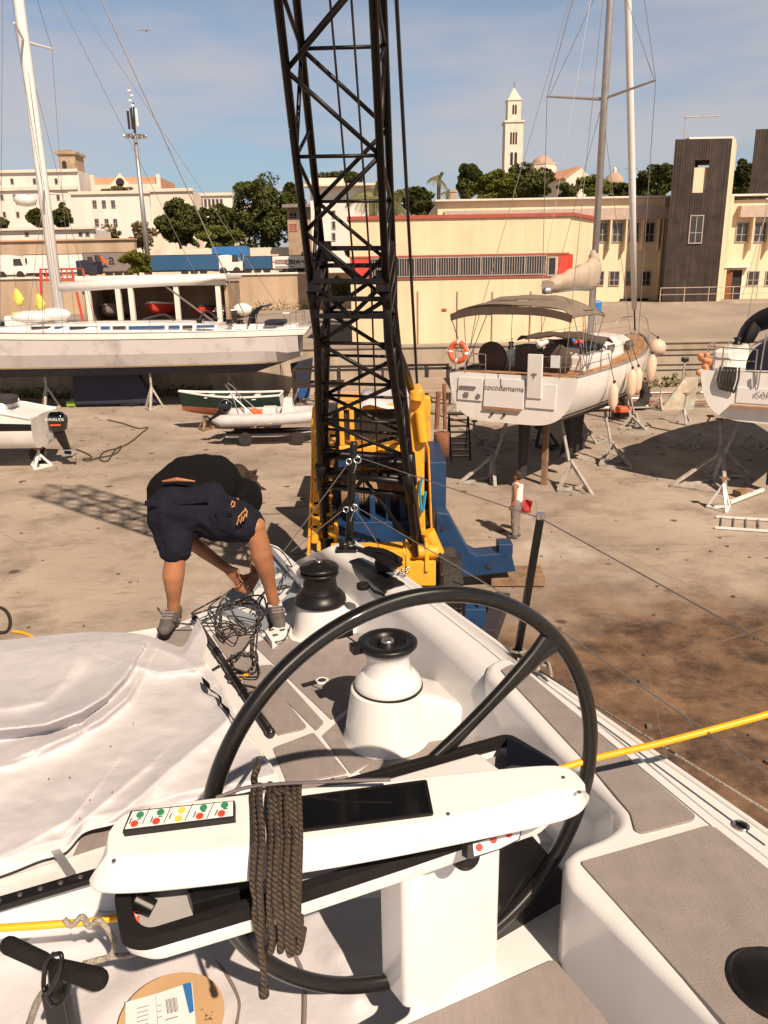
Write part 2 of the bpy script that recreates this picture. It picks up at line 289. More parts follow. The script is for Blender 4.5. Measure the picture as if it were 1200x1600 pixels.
# ================================================================== SETTING
def ground_mat():
    m = bpy.data.materials.new('yard_ground'); m.use_nodes = True; t = m.node_tree; b = t.nodes['Principled BSDF']; n_ = t.nodes.new; l = t.links.new
    b.inputs['Roughness'].default_value = .92
    tc = n_('ShaderNodeTexCoord')
    def noise_(sc, det, rough=.55, stretch=(1, 1, 1)):
        mp = n_('ShaderNodeMapping'); mp.inputs['Scale'].default_value = stretch; l(tc.outputs['Object'], mp.inputs[0])
        q = n_('ShaderNodeTexNoise'); q.inputs['Scale'].default_value = sc; q.inputs['Detail'].default_value = det; q.inputs['Roughness'].default_value = rough; l(mp.outputs[0], q.inputs[0]); return q.outputs[0]
    def ramp(s, p0, p1, c0=(0, 0, 0), c1=(1, 1, 1)):
        r = n_('ShaderNodeValToRGB'); e = r.color_ramp.elements; e[0].position = p0; e[1].position = p1; e[0].color = c0+(1,); e[1].color = c1+(1,); l(s, r.inputs[0]); return r.outputs[0]
    def mix(f, a, c, kind='MIX', fac=None):
        k = n_('ShaderNodeMix'); k.data_type = 'RGBA'; k.blend_type = kind
        if f is not None: l(f, k.inputs[0])
        else: k.inputs[0].default_value = fac
        for q, s in ((a, 6), (c, 7)):
            if isinstance(q, tuple): k.inputs[s].default_value = q+(1,)
            else: l(q, k.inputs[s])
        return k.outputs[2]
    base = ramp(noise_(.16, 6, .6), .35, .65, (.30, .24, .19), (.46, .375, .305))
    base = mix(ramp(noise_(.55, 7, .65), .42, .62), base, (.30, .235, .18), fac=None) if False else mix(ramp(noise_(.6, 8, .68), .50, .74), base, (.20, .148, .11))
    # pale dried patches, and long tyre streaks
    base = mix(ramp(noise_(.35, 5, .6, (1, .5, 1)), .56, .72), base, (.52, .46, .41))
    base = mix(ramp(noise_(2.2, 6, .7, (.35, 1.6, 1)), .56, .8), base, (.17, .125, .095))
    # dirt and oil soaked area where the travel lift works, in front right
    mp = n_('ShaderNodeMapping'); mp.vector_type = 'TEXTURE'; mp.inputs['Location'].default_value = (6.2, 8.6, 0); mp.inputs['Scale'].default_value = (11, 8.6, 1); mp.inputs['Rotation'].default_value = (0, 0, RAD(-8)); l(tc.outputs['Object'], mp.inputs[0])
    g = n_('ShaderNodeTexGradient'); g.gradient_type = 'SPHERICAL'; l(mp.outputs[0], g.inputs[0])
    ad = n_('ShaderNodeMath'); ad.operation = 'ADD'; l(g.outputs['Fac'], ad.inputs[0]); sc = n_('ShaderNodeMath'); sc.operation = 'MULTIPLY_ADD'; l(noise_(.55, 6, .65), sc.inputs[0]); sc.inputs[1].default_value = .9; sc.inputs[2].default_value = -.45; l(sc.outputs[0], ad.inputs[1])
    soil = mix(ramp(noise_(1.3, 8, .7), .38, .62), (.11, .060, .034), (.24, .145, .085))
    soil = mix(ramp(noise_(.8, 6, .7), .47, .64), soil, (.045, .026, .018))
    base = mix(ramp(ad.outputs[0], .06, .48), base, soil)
    # round oil drips
    vo = n_('ShaderNodeTexVoronoi'); vo.inputs['Scale'].default_value = .95; vo.inputs['Randomness'].default_value = 1
    mp2 = n_('ShaderNodeMapping'); l(tc.outputs['Object'], mp2.inputs[0]); wz = n_('ShaderNodeMix'); wz.data_type = 'VECTOR'; wz.inputs[0].default_value = .12; l(mp2.outputs[0], wz.inputs[4]); nn = n_('ShaderNodeTexNoise'); nn.inputs['Scale'].default_value = 1.7; l(tc.outputs['Object'], nn.inputs[0]); l(nn.outputs['Color'], wz.inputs[5]); l(wz.outputs[1], vo.inputs['Vector'])
    base = mix(ramp(vo.outputs['Distance'], .08, .13, (1, 1, 1), (0, 0, 0)), base, (.10, .065, .048))
    ck = n_('ShaderNodeTexVoronoi'); ck.feature = 'DISTANCE_TO_EDGE'; ck.inputs['Scale'].default_value = .22; wv = n_('ShaderNodeMix'); wv.data_type = 'VECTOR'; wv.inputs[0].default_value = .10; l(tc.outputs['Object'], wv.inputs[4]); n9 = n_('ShaderNodeTexNoise'); n9.inputs['Scale'].default_value = .9; n9.inputs['Detail'].default_value = 6; l(tc.outputs['Object'], n9.inputs[0]); l(n9.outputs['Color'], wv.inputs[5]); l(wv.outputs[1], ck.inputs['Vector'])
    base = mix(ramp(ck.outputs['Distance'], .001, .0032, (.55, .55, .55), (0, 0, 0)), base, (.19, .14, .11))
    fine = ramp(noise_(28, 3, .6), .25, .75, (.80, .80, .80), (1.12, 1.12, 1.12)); base = mix(None, base, fine, 'MULTIPLY', 1.0)
    # slab joints
    br = n_('ShaderNodeTexBrick'); br.inputs['Scale'].default_value = 1; br.inputs['Mortar Size'].default_value = .012; br.inputs['Brick Width'].default_value = 6; br.inputs['Row Height'].default_value = 6; br.offset = 0
    br.inputs['Color1'].default_value = br.inputs['Color2'].default_value = (1, 1, 1, 1); br.inputs['Mortar'].default_value = (.6, .56, .52, 1)
    mp3 = n_('ShaderNodeMapping'); mp3.inputs['Rotation'].default_value = (0, 0, RAD(33)); l(tc.outputs['Object'], mp3.inputs[0]); l(mp3.outputs[0], br.inputs[0])
    base = mix(None, base, br.outputs[0], 'MULTIPLY', .35)
    l(base, b.inputs['Base Color'])
    bp = n_('ShaderNodeBump'); bp.inputs['Strength'].default_value = .5; bp.inputs['Distance'].default_value = .05; l(noise_(3.5, 8, .7), bp.inputs['Height']); l(bp.outputs[0], b.inputs['Normal'])
    return m
M['ground'] = ground_mat()
g = G(); g.add([(-3000, -300, 0), (3000, -300, 0), (3000, 4000, 0), (-3000, 4000, 0)], [(0, 1, 2, 3)]); struct(g.obj('ground', 'ground'))
WY = 46.0
g = G(); g.prism([(-160, WY+.4, 0), (160, WY+.4, 0), (160, 106, 0), (-160, 106, 0)], (0, 0, 2.5)); struct(g.obj('quay_terrace', 'conc2'))
g = G(); g.prism([(12.6, WY+.45, 2.504), (12.6, 62, 4.0), (12.6, 120, 4.0), (12.6, 120, 2.504)], (110, 0, 0)); struct(g.obj('ramp', 'conc2'))
g = G(); g.prism([(-200, 105.4, 2.3), (3000, 105.4, 2.3), (3000, 4000, 2.3), (-3000, 4000, 2.3), (-3000, 105.4, 2.3)], (0, 0, 4.7)); struct(g.obj('upper_road', 'conc2'))
# quay wall, its coping and horizontal grooves
q = thing('quay_wall', 'long tan concrete quay wall behind the yard', 'wall', (0, WY, 0))
g = G(); g.box((0, WY+.2, 1.22), (320, .4, 2.44)); g.obj('wall', 'conc', q)
g = G(); g.box((0, WY+.17, 2.52), (320, .56, .16)); g.obj('coping', 'conc2', q, bevel=.03)
g = G()
for z in (.9, 1.2, 1.75, 2.05): g.box((26, WY-.02, z), (34, .05, .045))
g.obj('guard_bar', 'dark', q)
# retaining wall of the upper road
q = thing('retaining_wall', 'stained beige retaining wall under the parked trucks', 'wall', (0, 105, 2.5))
g = G(); g.box((-70, 105.2, 4.7), (190, .4, 4.5)); g.obj('wall', 'beige', q)
g = G(); g.box((-70, 105.1, 7.05), (190, .7, .25)); g.obj('coping', 'cream', q, bevel=.04)
# low terrace wall and railing in front of the rear building
q = thing('terrace_wall', 'low stained terrace wall at the top of the concrete ramp', 'wall', (30, 61.6, 3.9))
g = G(); g.box((63, 61.9, 3.6), (100, .35, 1.1)); g.obj('wall', 'conc', q)

# ------------------------------------------------------------------ window helper: frame part + pane sub-part, set in the facade
def window(parent, x0, x1, y0, y1, Y, cross=True, fr='winframe', pane='winglass', name='window', t=.08):
    a = at((x0+x1)/2, y1, Y); b = at((x0+x1)/2, y0, Y); l_ = at(x0, (y0+y1)/2, Y); r_ = at(x1, (y0+y1)/2, Y); wd = r_.x-l_.x; z0, z1 = a.z, b.z; cx = (l_.x+r_.x)/2
    f = G()
    for z in (z0, z1): f.box((cx, Y-.04, z), (wd+t, .12, t))
    for sx in (-1, 1): f.box((cx+sx*wd/2, Y-.035, (z0+z1)/2), (t, .11, z1-z0-t))
    if cross: f.box((cx, Y-.03, (z0+z1)/2), (t*.7, .08, z1-z0-t)); f.box((cx, Y-.028, z0+(z1-z0)*.38), (wd-t, .07, t*.6))
    fo = f.obj(name, fr, parent)
    p = G(); p.box((cx, Y-.008, (z0+z1)/2), (wd-t*.6, .05, z1-z0-t*.6)); p.obj('pane', pane, fo)
    return cx, z0, z1, wd
def wbox(x0, x1, y0, z0, Y, depth):                       # box from photo columns x0..x1 at distance Y, top row y0, down to height z0
    xm = (x0+x1)/2; a = at(x0, y0, Y); b = at(x1, y0, Y); z1 = at(xm, y0, Y).z
    g = G(); g.prism([(a.x, Y, z0), (b.x, Y, z0), (b.x, Y+depth, z0), (a.x, Y+depth, z0)], (0, 0, z1-z0)); return g, a.x, b.x, z1

# ------------------------------------------------------------------ near yellow block
Y1 = 48.0; zb = 2.5
A = at(545, 340, Y1); B = at(892, 338, Y1); z1 = B.z; Cc = V((at(934, 340, 52.5).x, 52.5, 0))
q = thing('warehouse', 'long pale yellow flat-roofed warehouse with a strip of barred windows', 'building', (B.x-6, Y1, zb))
g = G(); foot = [(A.x, Y1, zb), (B.x, Y1, zb), (Cc.x, Cc.y, zb), (Cc.x, 64, zb), (A.x, 64, zb)]
g.prism(foot, (0, 0, z1-zb)); g.obj('wall', 'ybuild', q)
def offs(p, d): return [(x + (-d if i in (0, 4) else d), y - (d if i in (0, 1, 2) else 0), z) for i, (x, y, z) in enumerate(p)]
g = G(); g.prism([(x, y, z1+.004) for x, y, _ in offs(foot, .12)], (0, 0, .2)); g.obj('roof_trim', 'redtrim', q)
zs0 = at(720, 432, Y1).z; zs1 = at(720, 400, Y1).z
g = G()
for z in (zs0-.06, zs1+.03): g.box(((A.x+B.x)/2, Y1-.03, z), (B.x-A.x, .12, .1))
g.obj('window_band_trim', 'redtrim', q)
xl = at(578, 415, Y1).x; xr = at(853, 415, Y1).x
g = G(); g.box(((A.x+xl)/2, Y1-.02, (zs0+zs1)/2), (xl-A.x, .05, zs1-zs0-.12)); g.obj('red_panel', 'redpan', q); g = G(); x2 = at(872, 415, Y1).x
g.box(((B.x+x2)/2, Y1-.02, (zs0+zs1)/2), (B.x-x2, .05, zs1-zs0-.12))
d = (Cc-V((B.x, Y1, 0))); d2 = V((Cc.x-B.x, Cc.y-Y1, 0)).normalized(); nrm = V((d2.y, -d2.x, 0))
for u0, u1 in ((0, .12), (.72, 1)):
    p0 = V((B.x, Y1, 0))+V((Cc.x-B.x, Cc.y-Y1, 0))*u0; p1 = V((B.x, Y1, 0))+V((Cc.x-B.x, Cc.y-Y1, 0))*u1
    if u0 > .5: g.obj('red_panel', 'redpan', q); g = G()
    g.prism([V((p0.x, p0.y, zs0))+nrm*.0, V((p1.x, p1.y, zs0)), V((p1.x, p1.y, zs1)), V((p0.x, p0.y, zs1))], nrm*.04)
g.obj('red_panel', 'redpan', q)
nb = 8
for i in range(nb):
    xa = xl+(xr-xl)*i/nb; xb = xl+(xr-xl)*(i+1)/nb; cx = (xa+xb)/2; zc = (zs0+zs1)/2; hh = zs1-zs0-.1
    f = G()
    for z in (zs0+.05, zs1-.07): f.box((cx, Y1-.10, z), (xb-xa, .08, .06))
    f.box((xa+.03, Y1-.10, zc), (.07, .1, hh))
    k = 9
    for j in range(1, k): f.box((xa+(xb-xa)*j/k, Y1-.10, zc), (.035, .035, hh-.1))
    fo = f.obj('window', 'bars', q); p = G(); p.box((cx, Y1-.02, zc), (xb-xa-.04, .06, hh)); p.obj('pane', 'winglass', fo)
window(q, 856, 868, 402, 430, Y1, cross=False)
g = G()
for x in (653, 715, 770, 830):                          # rain pipes
    a = at(x, 455, Y1); g = G(); g.tube([(a.x, Y1-.06, a.z), (a.x, Y1-.06, 2.55)], .05, 8); g.obj('drain_pipe', 'mauve', q)
for x in (600, 690, 760, 820, 870):                     # panel joints
    a = at(x, 415, Y1); g = G(); g.box((a.x, Y1-.004, zs1+(z1-zs1)/2+.05), (.02, .012, z1-zs1-.15)); g.box((a.x, Y1-.004, (zb+zs0)/2-.05), (.02, .012, zs0-zb-.15)); g.obj('panel_joint', 'ybuild2', q)
g = G(); a = at(694, 484, Y1); g.box((a.x, Y1-.03, a.z), (.28, .06, .14)); g.obj('wall_plate', 'redtrim', q)

# ------------------------------------------------------------------ rear yellow building
Y2 = 70.0; zb2 = 4.0
q = thing('office_building', 'long two-storey yellow building with rows of small windows and a mauve band', 'building', (28, Y2, zb2))
g, xa, xb, z1 = wbox(684, 1062, 312, zb2, Y2, 12); g.obj('wall', 'ybuild2', q)
g2, xc, xd, z1b = wbox(1128, 1330, 311, zb2, Y2, 12); g2.obj('wall', 'ybuild2', q)
zm0 = at(900, 345, Y2).z; zm1 = at(900, 327, Y2).z
g = G(); g.box(((xa+xb)/2, Y2-.35, (zm0+zm1)/2), (xb-xa-1, .7, zm1-zm0)); g.box(((xc+xd)/2+.8, Y2-.35, (zm0+zm1)/2), (xd-xc-1.2, .7, zm1-zm0)); g.obj('overhang', 'mauve', q)
g = G(); g.box(((xa+xb)/2, Y2+1, z1+.07), (xb-xa+.5, 3, .14)); g.box(((xc+xd)/2, Y2+1, z1+.07), (xd-xc+.5, 3, .14)); g.obj('roof_edge', 'cream', q)
g = G(); a = at(1038, 318, Y2-.4); g.box((a.x, Y2-.3, (zb2+z1)/2), (.12, .5, z1-zb2-.1)); g.obj('pier', 'ybuild', q); g = G(); a = at(1146, 320, Y2-.4); g.box((a.x-.2, Y2-.3, (zb2+z1)/2), (.25, .6, z1-zb2-.1)); g.obj('pier', 'ybuild', q)
for x0, x1 in ((934, 948), (957, 972), (982, 998), (1007, 1022), (1150, 1168), (1178, 1196), (1207, 1225)):
    cx, z0, zt, wd = window(q, x0, x1, 348, 378, Y2)
    g = G(); zf = at(x0, 392, Y2).z; g.box((cx+wd/2+.18, Y2-.33, (zf+zm0)/2), (.13, .66, zm0-zf-.002)); g.obj('fin', 'ybuild2', q)
for x0, x1 in ((931, 943), (952, 967), (977, 991), (1002, 1016), (1168, 1185), (1196, 1212)): window(q, x0, x1, 424, 446, Y2)
dx = at(1141, 450, Y2).x; dz = at(1141, 422, Y2).z
f = G(); f.box((dx-.9, Y2-.05, (zb2+dz)/2), (.1, .2, dz-zb2)); f.box((dx+.9, Y2-.05, (zb2+dz)/2), (.1, .2, dz-zb2)); f.box((dx, Y2-.35, dz+.25), (2.6, .8, .12)); f.obj('door_frame', 'cream', q)
g = G(); g.box((dx+.35, Y2-.01, (zb2+dz)/2), (1.1, .06, dz-zb2-.02)); g.obj('doorway', 'dark', q)
g = G(); g.box((dx-.45, Y2-.3, (zb2+dz)/2-.05), (.75, .06, dz-zb2-.1), rz=RAD(-20)); g.obj('door', 'door', q)
g = G(); g.box((at(990, 470, Y2-.1).x, Y2-.1, at(990, 470, Y2).z), (2.3, .3, .4)); g.obj('basement_vent', 'dark', q)
g = G(); cx = at(712, 300, Y2+3).x; zt = z1
for dx_, h_ in ((0, 1.0),): g.box((at(708, 300, Y2+3).x, Y2+3, zt+h_/2), (.55, .55, h_)); g.box((at(708, 300, Y2+3).x, Y2+3, zt+h_+.08), (.7, .7, .12))
g.obj('chimney', 'stone', q)
# dark clad tower
Y3 = 66.0
q = thing('dark_tower', 'tall dark timber clad stair tower with a square opening near its top', 'building', (at(1085, 465, Y3).x, Y3, 4))
xl, xr = at(1037, 440, Y3).x, at(1122, 440, Y3).x; zt = at(1095, 217, Y3).z
ox0, ox1, oz0, oz1 = at(1083, 280, Y3).x, at(1106, 280, Y3).x, at(1095, 301, Y3).z, at(1095, 250, Y3).z
g = G(); bx = lambda x0, x1, z0, z1_: g.prism([(x0, Y3, z0), (x1, Y3, z0), (x1, Y3, z1_), (x0, Y3, z1_)], (1.5, 3.2, 0))
bx(xl, ox0, 4, zt); bx(ox1, xr, 4, zt); bx(ox0, ox1, 4, oz0); bx(ox0, ox1, oz1, zt); g.obj('cladding', 'darkwood', q)
g = G(); g.prism([(xr+.01, Y3+.05, 4), (xr+.26, Y3+.05, 4), (xr+.26, Y3+.05, zt-.02), (xr+.01, Y3+.05, zt-.02)], (1.5, 3.2, 0)); g.obj('side_wall', 'ybuild2', q)
g = G(); g.box(((ox0+ox1)/2+.1, Y3+.45, (oz0+oz1)/2-.25), (ox1-ox0+.1, .2, oz1-oz0-.5)); g.obj('stair_parapet', 'ybuild2', q)
g = G(); g.box(((xl+xr)/2+.7, Y3+1.6, zt+.09), (xr-xl-.9, 2.6, .18)); g.obj('roof_edge', 'cream', q, bevel=.03)
window(q, 1077, 1097, 337, 380, Y3, cross=True, fr='winframe')
g = G(); g.tube([(xr-3.6, Y3+1, zt+1.7), (xr-.8, Y3+1, zt+1.75)], .05, 6); g.tube([(xr-3.4, Y3+1, zt), (xr-3.4, Y3+1, zt+1.8)], .04, 6); g.obj('antenna', 'galv', q)
q = thing('dark_slab_tower', 'plain dark tower rising at the right edge behind the yellow building', 'building', (at(1215, 250, 90).x, 90, 7))
a, b = at(1181, 202, 90), at(1300, 198, 90); g = G(); g.prism([(a.x, 90, 7), (b.x, 90, 7), (b.x, 90, b.z), (a.x, 90, a.z)], (5, 8, 0)); g.obj('wall', 'darkwood', q)
# railing
q = thing('railing', 'thin brown steel railing along the terrace in front of the dark tower', 'railing', (at(1085, 480, 61.9).x, 61.9, 4.15))
rb = G(); zt = 5.2
x0, x1 = at(1030, 480, 61.9).x, at(1330, 480, 61.9).x
rb.tube([(x0, 61.9, zt), (x1, 61.9, zt)], .035, 6); rb.tube([(x0, 61.9, 4.7), (x1, 61.9, 4.7)], .025, 6); rb.obj('rail', 'mauve', q)
g = G(); k = 9
for i in range(k): x = x0+(x1-x0)*i/(k-1); g.tube([(x, 61.9, 4.15), (x, 61.9, zt)], .035, 6)
g.obj('post', 'mauve', q)
g = G(); a = at(931, 477, 58); tag(g.box((a.x, 58, 4.05), (.75, .75, .9)).obj('water_drum', 'ltblue', None, bevel=.15), 'blue plastic drum on the terrace behind the taupe-hooded yacht', 'drum')

# ------------------------------------------------------------------ cathedral far behind
def arch(parent, x, y, w_, h, Y, m='dark', name='arched_window'):
    a = at(x, y, Y); pts = [(a.x-w_/2, Y-.05, a.z-h/2), (a.x+w_/2, Y-.05, a.z-h/2)] + [(a.x+w_/2*math.cos(t), Y-.05, a.z+h/2-w_/2+w_/2*math.sin(t)) for t in [math.pi*i/8 for i in range(9)]]
    g = G(); g.prism(pts, (0, .3, 0)); return g.obj(name, m, parent)
YC = 350.0
q = thing('bell_tower', 'slender white stone bell tower with a pointed spire', 'tower', (at(803, 300, YC).x, YC, 7))
a = at(789, 225, YC).x; b = at(817, 225, YC).x; z0_ = 7; z1_ = at(803, 191, YC).z; cx = (a+b)/2; hw = (b-a)/2; R = Matrix.Rotation(RAD(0), 3, 'Z')
g = G(); g.box((cx, YC+hw, (z0_+z1_)/2), (2*hw, 2*hw, z1_-z0_)); g.box((cx, YC+hw, z1_+.35), (2*hw+1.0, 2*hw+1.0, .7))
zu = at(803, 156, YC).z; h2 = hw*.74; g.box((cx, YC+hw, (z1_+.7+zu)/2), (2*h2, 2*h2, zu-z1_-.7)); g.box((cx, YC+hw, zu+.2), (2*h2+.7, 2*h2+.7, .4)); g.obj('shaft', 'wstone', q)
zs = at(803, 133, YC).z
g = G(); g.add([(cx-h2, YC+hw-h2, zu+.41), (cx+h2, YC+hw-h2, zu+.41), (cx+h2, YC+hw+h2, zu+.41), (cx-h2, YC+hw+h2, zu+.41), (cx, YC+hw, zs)], [(0, 1, 4), (1, 2, 4), (2, 3, 4), (3, 0, 4), (3, 2, 1, 0)]); so = g.obj('spire', 'wstone', q)
g = G(); g.tube([(cx, YC+hw, zs-.3), (cx, YC+hw, zs+1.8)], .15, 6); g.obj('finial', 'dark', so)
for xo in (-4, 0, 4): arch(q, 802.5+xo, 216, .75, 4.6, YC)
for xo in (-3.2, 3.2): arch(q, 802.5+xo, 248, 1.15, 5.0, YC)
for xo in (-2, 2): arch(q, 804+xo, 171, .75, 3.6, YC+hw-h2-.02)
YD = 380.0
q = thing('domed_drum', 'white octagonal drum under a shallow stone dome beside the bell tower', 'building', (at(852, 300, YD).x, YD, 7))
c = at(852, 265, YD); r_ = (at(875, 255, YD).x-at(829, 255, YD).x)/2; zt = at(852, 254, YD).z; zd = at(852, 242, YD).z
g = G(); g.lathe([(r_, 7), (r_, zt-.4), (r_+.4, zt-.3), (r_+.4, zt)], (c.x, YD+r_, 0), 8); g.obj('drum', 'wstone', q)
r2 = r_*.72; g = G(); g.lathe([(r2*math.cos(t), zt+(zd-zt+.5)*math.sin(t)) for t in [math.pi/2*i/10 for i in range(11)]], (c.x, YD+r_, 0), 24); g.obj('dome', 'domec', q, smooth=True)
q = thing('cathedral_nave', 'white gabled nave with a pink tiled roof right of the stone dome', 'building', (at(892, 300, 360).x, 360, 7))
YN = 360.0
a = at(862, 300, YN+16).x; b = at(884, 290, YN); c = at(924, 290, YN); ap = at(908, 262, YN); ze = at(903, 279, YN).z
g = G(); g.prism([(b.x, YN, 7), (c.x, YN, 7), (c.x, YN, ze), (ap.x, YN, ap.z), (b.x, YN, ze)], (-9, 26, 0)); g.obj('wall', 'wstone', q)
g = G(); g.prism([(b.x-.8, YN-.3, ze-.2), (ap.x, YN-.3, ap.z+.1), (ap.x, YN-.3, ap.z+.8), (b.x-.8, YN-.3, ze+.5)], (-9, 26, 0)); g.obj('roof', 'terra', q)
g = G(); a = at(905, 288, YN); g.lathe([(1.6, 0), (1.6, .3)], (a.x, YN-.3, a.z), 20, (0, 1, 0)); g.obj('rose_window', 'dark', q)
for x in (888, 894): arch(q, x, 293, 1.0, 3.4, YN)
q = thing('small_dome', 'small grey dome with a lantern seen between the yacht masts', 'building', (at(964, 300, 300).x, 300, 7))
c = at(964, 290, 300); r_ = 3.6; zt = at(964, 286, 300).z; zd = at(964, 267, 300).z
g = G(); g.lathe([(r_+.2, 7), (r_+.2, zt)], (c.x, 304, 0), 20); g.obj('drum', 'wstone', q)
g = G(); g.lathe([(r_*math.cos(t), zt+(zd-zt)*math.sin(t)) for t in [math.pi/2*i/8 for i in range(9)]], (c.x, 304, 0), 20); g.obj('dome', 'domec', q, smooth=True)
g = G(); g.lathe([(.7, zd-.2), (.7, zd+1.2), (.2, zd+1.8)], (c.x, 304, 0), 10); g.obj('lantern', 'wstone', q)

# ------------------------------------------------------------------ left background buildings
q = thing('white_block', 'big white four-storey block at the far left edge with rows of small windows', 'building', (at(50, 350, 190).x, 190, 7))
g, *_ = wbox(-60, 122, 268, 7, 190, 30); g.obj('wall', 'cream', q)
g = G(); zc = at(30, 295, 190).z; a = at(-60, 295, 190).x; b = at(122, 295, 190).x; g.box(((a+b)/2, 189.7, zc), (b-a, .6, .8)); g.box(((a+b)/2, 189.7, at(30, 268, 190).z), (b-a+1, .6, .6)); g.obj('cornice', 'wstone', q)
for x in (-2, 19, 54, 88): window(q, x-2.3, x+2.3, 279, 288, 190, cross=False, t=.15)
for x in (3, 23, 45, 66, 91): window(q, x-2.3, x+2.3, 304, 313, 190, cross=False, t=.15)
for x in (7, 28, 48): window(q, x-2.3, x+2.3, 331, 340, 190, cross=False, t=.15)
q = thing('ruined_tower', 'weathered square stone tower rising behind the white block', 'tower', (at(103, 260, 210).x, 210, 7))
c0, c1 = at(87, 240, 210), at(119, 240, 210); g = G(); zt = at(103, 241, 210).z; cx = (c0.x+c1.x)/2; w_ = (c1.x-c0.x)*.82
g.box((cx, 213, (7+zt)/2), (w_, 6, zt-7)); g.box((cx+.4, 213, 7+ (zt-7)*.36), (w_+1.6, 6.4, (zt-7)*.72)); g.obj('shaft', 'stone', q)
g = G(); g.box((cx, 213, zt+.3), (w_+1.1, 7, .6)); g.box((cx-.5, 213, zt+.8), (w_*.7, 6, .5)); g.obj('crumbling_cap', 'stone', q)
arch(q, 101, 262, 1.1, 3.2, 209.95); arch(q, 104, 283, 1.0, 2.6, 209.95)
q = thing('white_school', 'wide white two-storey building left of the lamp mast', 'building', (at(190, 380, 150).x, 150, 7))
g, *_ = wbox(110, 232, 302, 7, 150, 22); g.obj('wall', 'cream', q)
g, *_ = wbox(232, 300, 298, 7, 150.6, 20); g.obj('wing_wall', 'wstone', q)
g, *_ = wbox(262, 362, 305, 7, 158, 20); g.obj('long_wing_wall', 'cream', q)
g = G()
for x0, x1, y0, Y in ((109, 233, 302, 150), (232, 301, 298, 150.6), (262, 363, 305, 158)):
    a, b = at(x0, y0, Y), at(x1, y0, Y); g.box(((a.x+b.x)/2, Y-.1, (a.z+b.z)/2+.1), (b.x-a.x+.3, .6, .5))
g.obj('parapet', 'wstone', q)
for x in (148, 162.5, 177): window(q, x-3, x+3, 313, 325, 150); 
for x in (151.5, 167, 180.5): window(q, x-3, x+3, 342, 354, 150)
for x in (222, 232): window(q, x-3, x+3, 308, 322, 150.6); window(q, x-3, x+3, 326, 333, 150.6, pane='redtrim', cross=False); window(q, x-3, x+3, 337, 350, 150.6)
for i in range(6): window(q, 313+i*6.2, 317+i*6.2, 311, 324, 158, cross=False)
for i in range(4): window(q, 253+i*9, 260+i*9, 313, 324, 158, cross=False)
q = thing('gabled_hall', 'orange walled hall with a white gable and round window above the white school', 'building', (at(196, 300, 185).x, 185, 7))
g, xa, xb, zt = wbox(145, 248, 277, 7, 185, 14); g.obj('wall', 'terra', q)
a, b, c = at(164, 300, 184.6), at(210, 300, 184.6), at(187, 270, 184.6)
g = G(); g.prism([(a.x, 184.6, 7), (b.x, 184.6, 7), (b.x, 184.6, a.z+.2), (c.x, 184.6, c.z), (a.x, 184.6, a.z+.2)], (0, .38, 0)); g.box(((xa+xb)/2, 184.7, at(190, 297, 185).z), (xb-xa, .5, 2.2)); g.box((xa, 184.7, (7+zt)/2), (.8, .9, zt-6)); g.box((xb, 184.7, (7+zt)/2), (.8, .9, zt-6)); g.obj('gable', 'wstone', q)
g = G(); o = at(187.5, 285, 184.5); g.lathe([(.9, 0), (.9, .2)], (o.x, 184.45, o.z), 16, (0, 1, 0)); g.obj('round_window', 'dark', q)
q = thing('low_annex', 'long low cream annex with a flat roof behind the truck park', 'building', (at(60, 390, 128).x, 128, 7))
g, xa, xb, zt = wbox(-60, 146, 360, 7, 128, 8); g.obj('wall', 'cream', q); g = G(); g.box(((xa+xb)/2, 128, zt+.15), (xb-xa+.6, 1.2, .3)); g.obj('roof_edge', 'wstone', q)
for x in (42, 126, 137): window(q, x-3, x+3, 363, 369, 128, cross=False)
q = thing('orange_parapet_wall', 'long low orange-beige wall behind the parked trucks', 'wall', (at(80, 390, 120).x, 120, 7))
g, xa, xb, zt = wbox(-80, 209, 377, 7, 120, 1.2); g.obj('wall', 'beige', q); g = G(); g.box(((xa+xb)/2, 120.5, zt+.1), (xb-xa+.3, 1.7, .2)); g.obj('coping', 'terra', q)
q = thing('pale_boundary_wall', 'low pale wall under the pine trees right of the trucks', 'wall', (at(400, 390, 122).x, 122, 7))
g, *_ = wbox(240, 560, 387, 7, 122, .6); g.obj('wall', 'wstone', q)
q = thing('white_modern_house', 'plain white flat-roofed house behind the crane boom', 'building', (at(540, 400, 100).x, 100, 7))
g, xa, xb, zt = wbox(484, 580, 292, 7, 100, 12); g.obj('wall', 'cream', q); g, *_ = wbox(484, 536, 278, zt, 101, 8); g.obj('upper_storey', 'wstone', q)
g = G(); g.box(((xa+xb)/2, 99.7, zt+.12), (xb-xa+1.2, 2, .25)); g.obj('roof_edge', 'wstone', q)
for y in (335, 352, 370): window(q, 519, 524, y-6, y+6, 100, cross=False)
q = thing('red_shuttered_house', 'small house with red shutters half hidden by pines left of the boom', 'building', (at(464, 360, 118).x, 118, 7))
g, xa, xb, zt = wbox(448, 486, 325, 7, 118, 8); g.obj('wall', 'stone', q); g = G(); g.box(((xa+xb)/2, 117.6, zt+.2), (xb-xa+1, 2, .4)); g.obj('roof_edge', 'tgrey', q); window(q, 452, 464, 350, 361, 118, pane='redtrim'); window(q, 452, 464, 332, 342, 118, pane='dark')

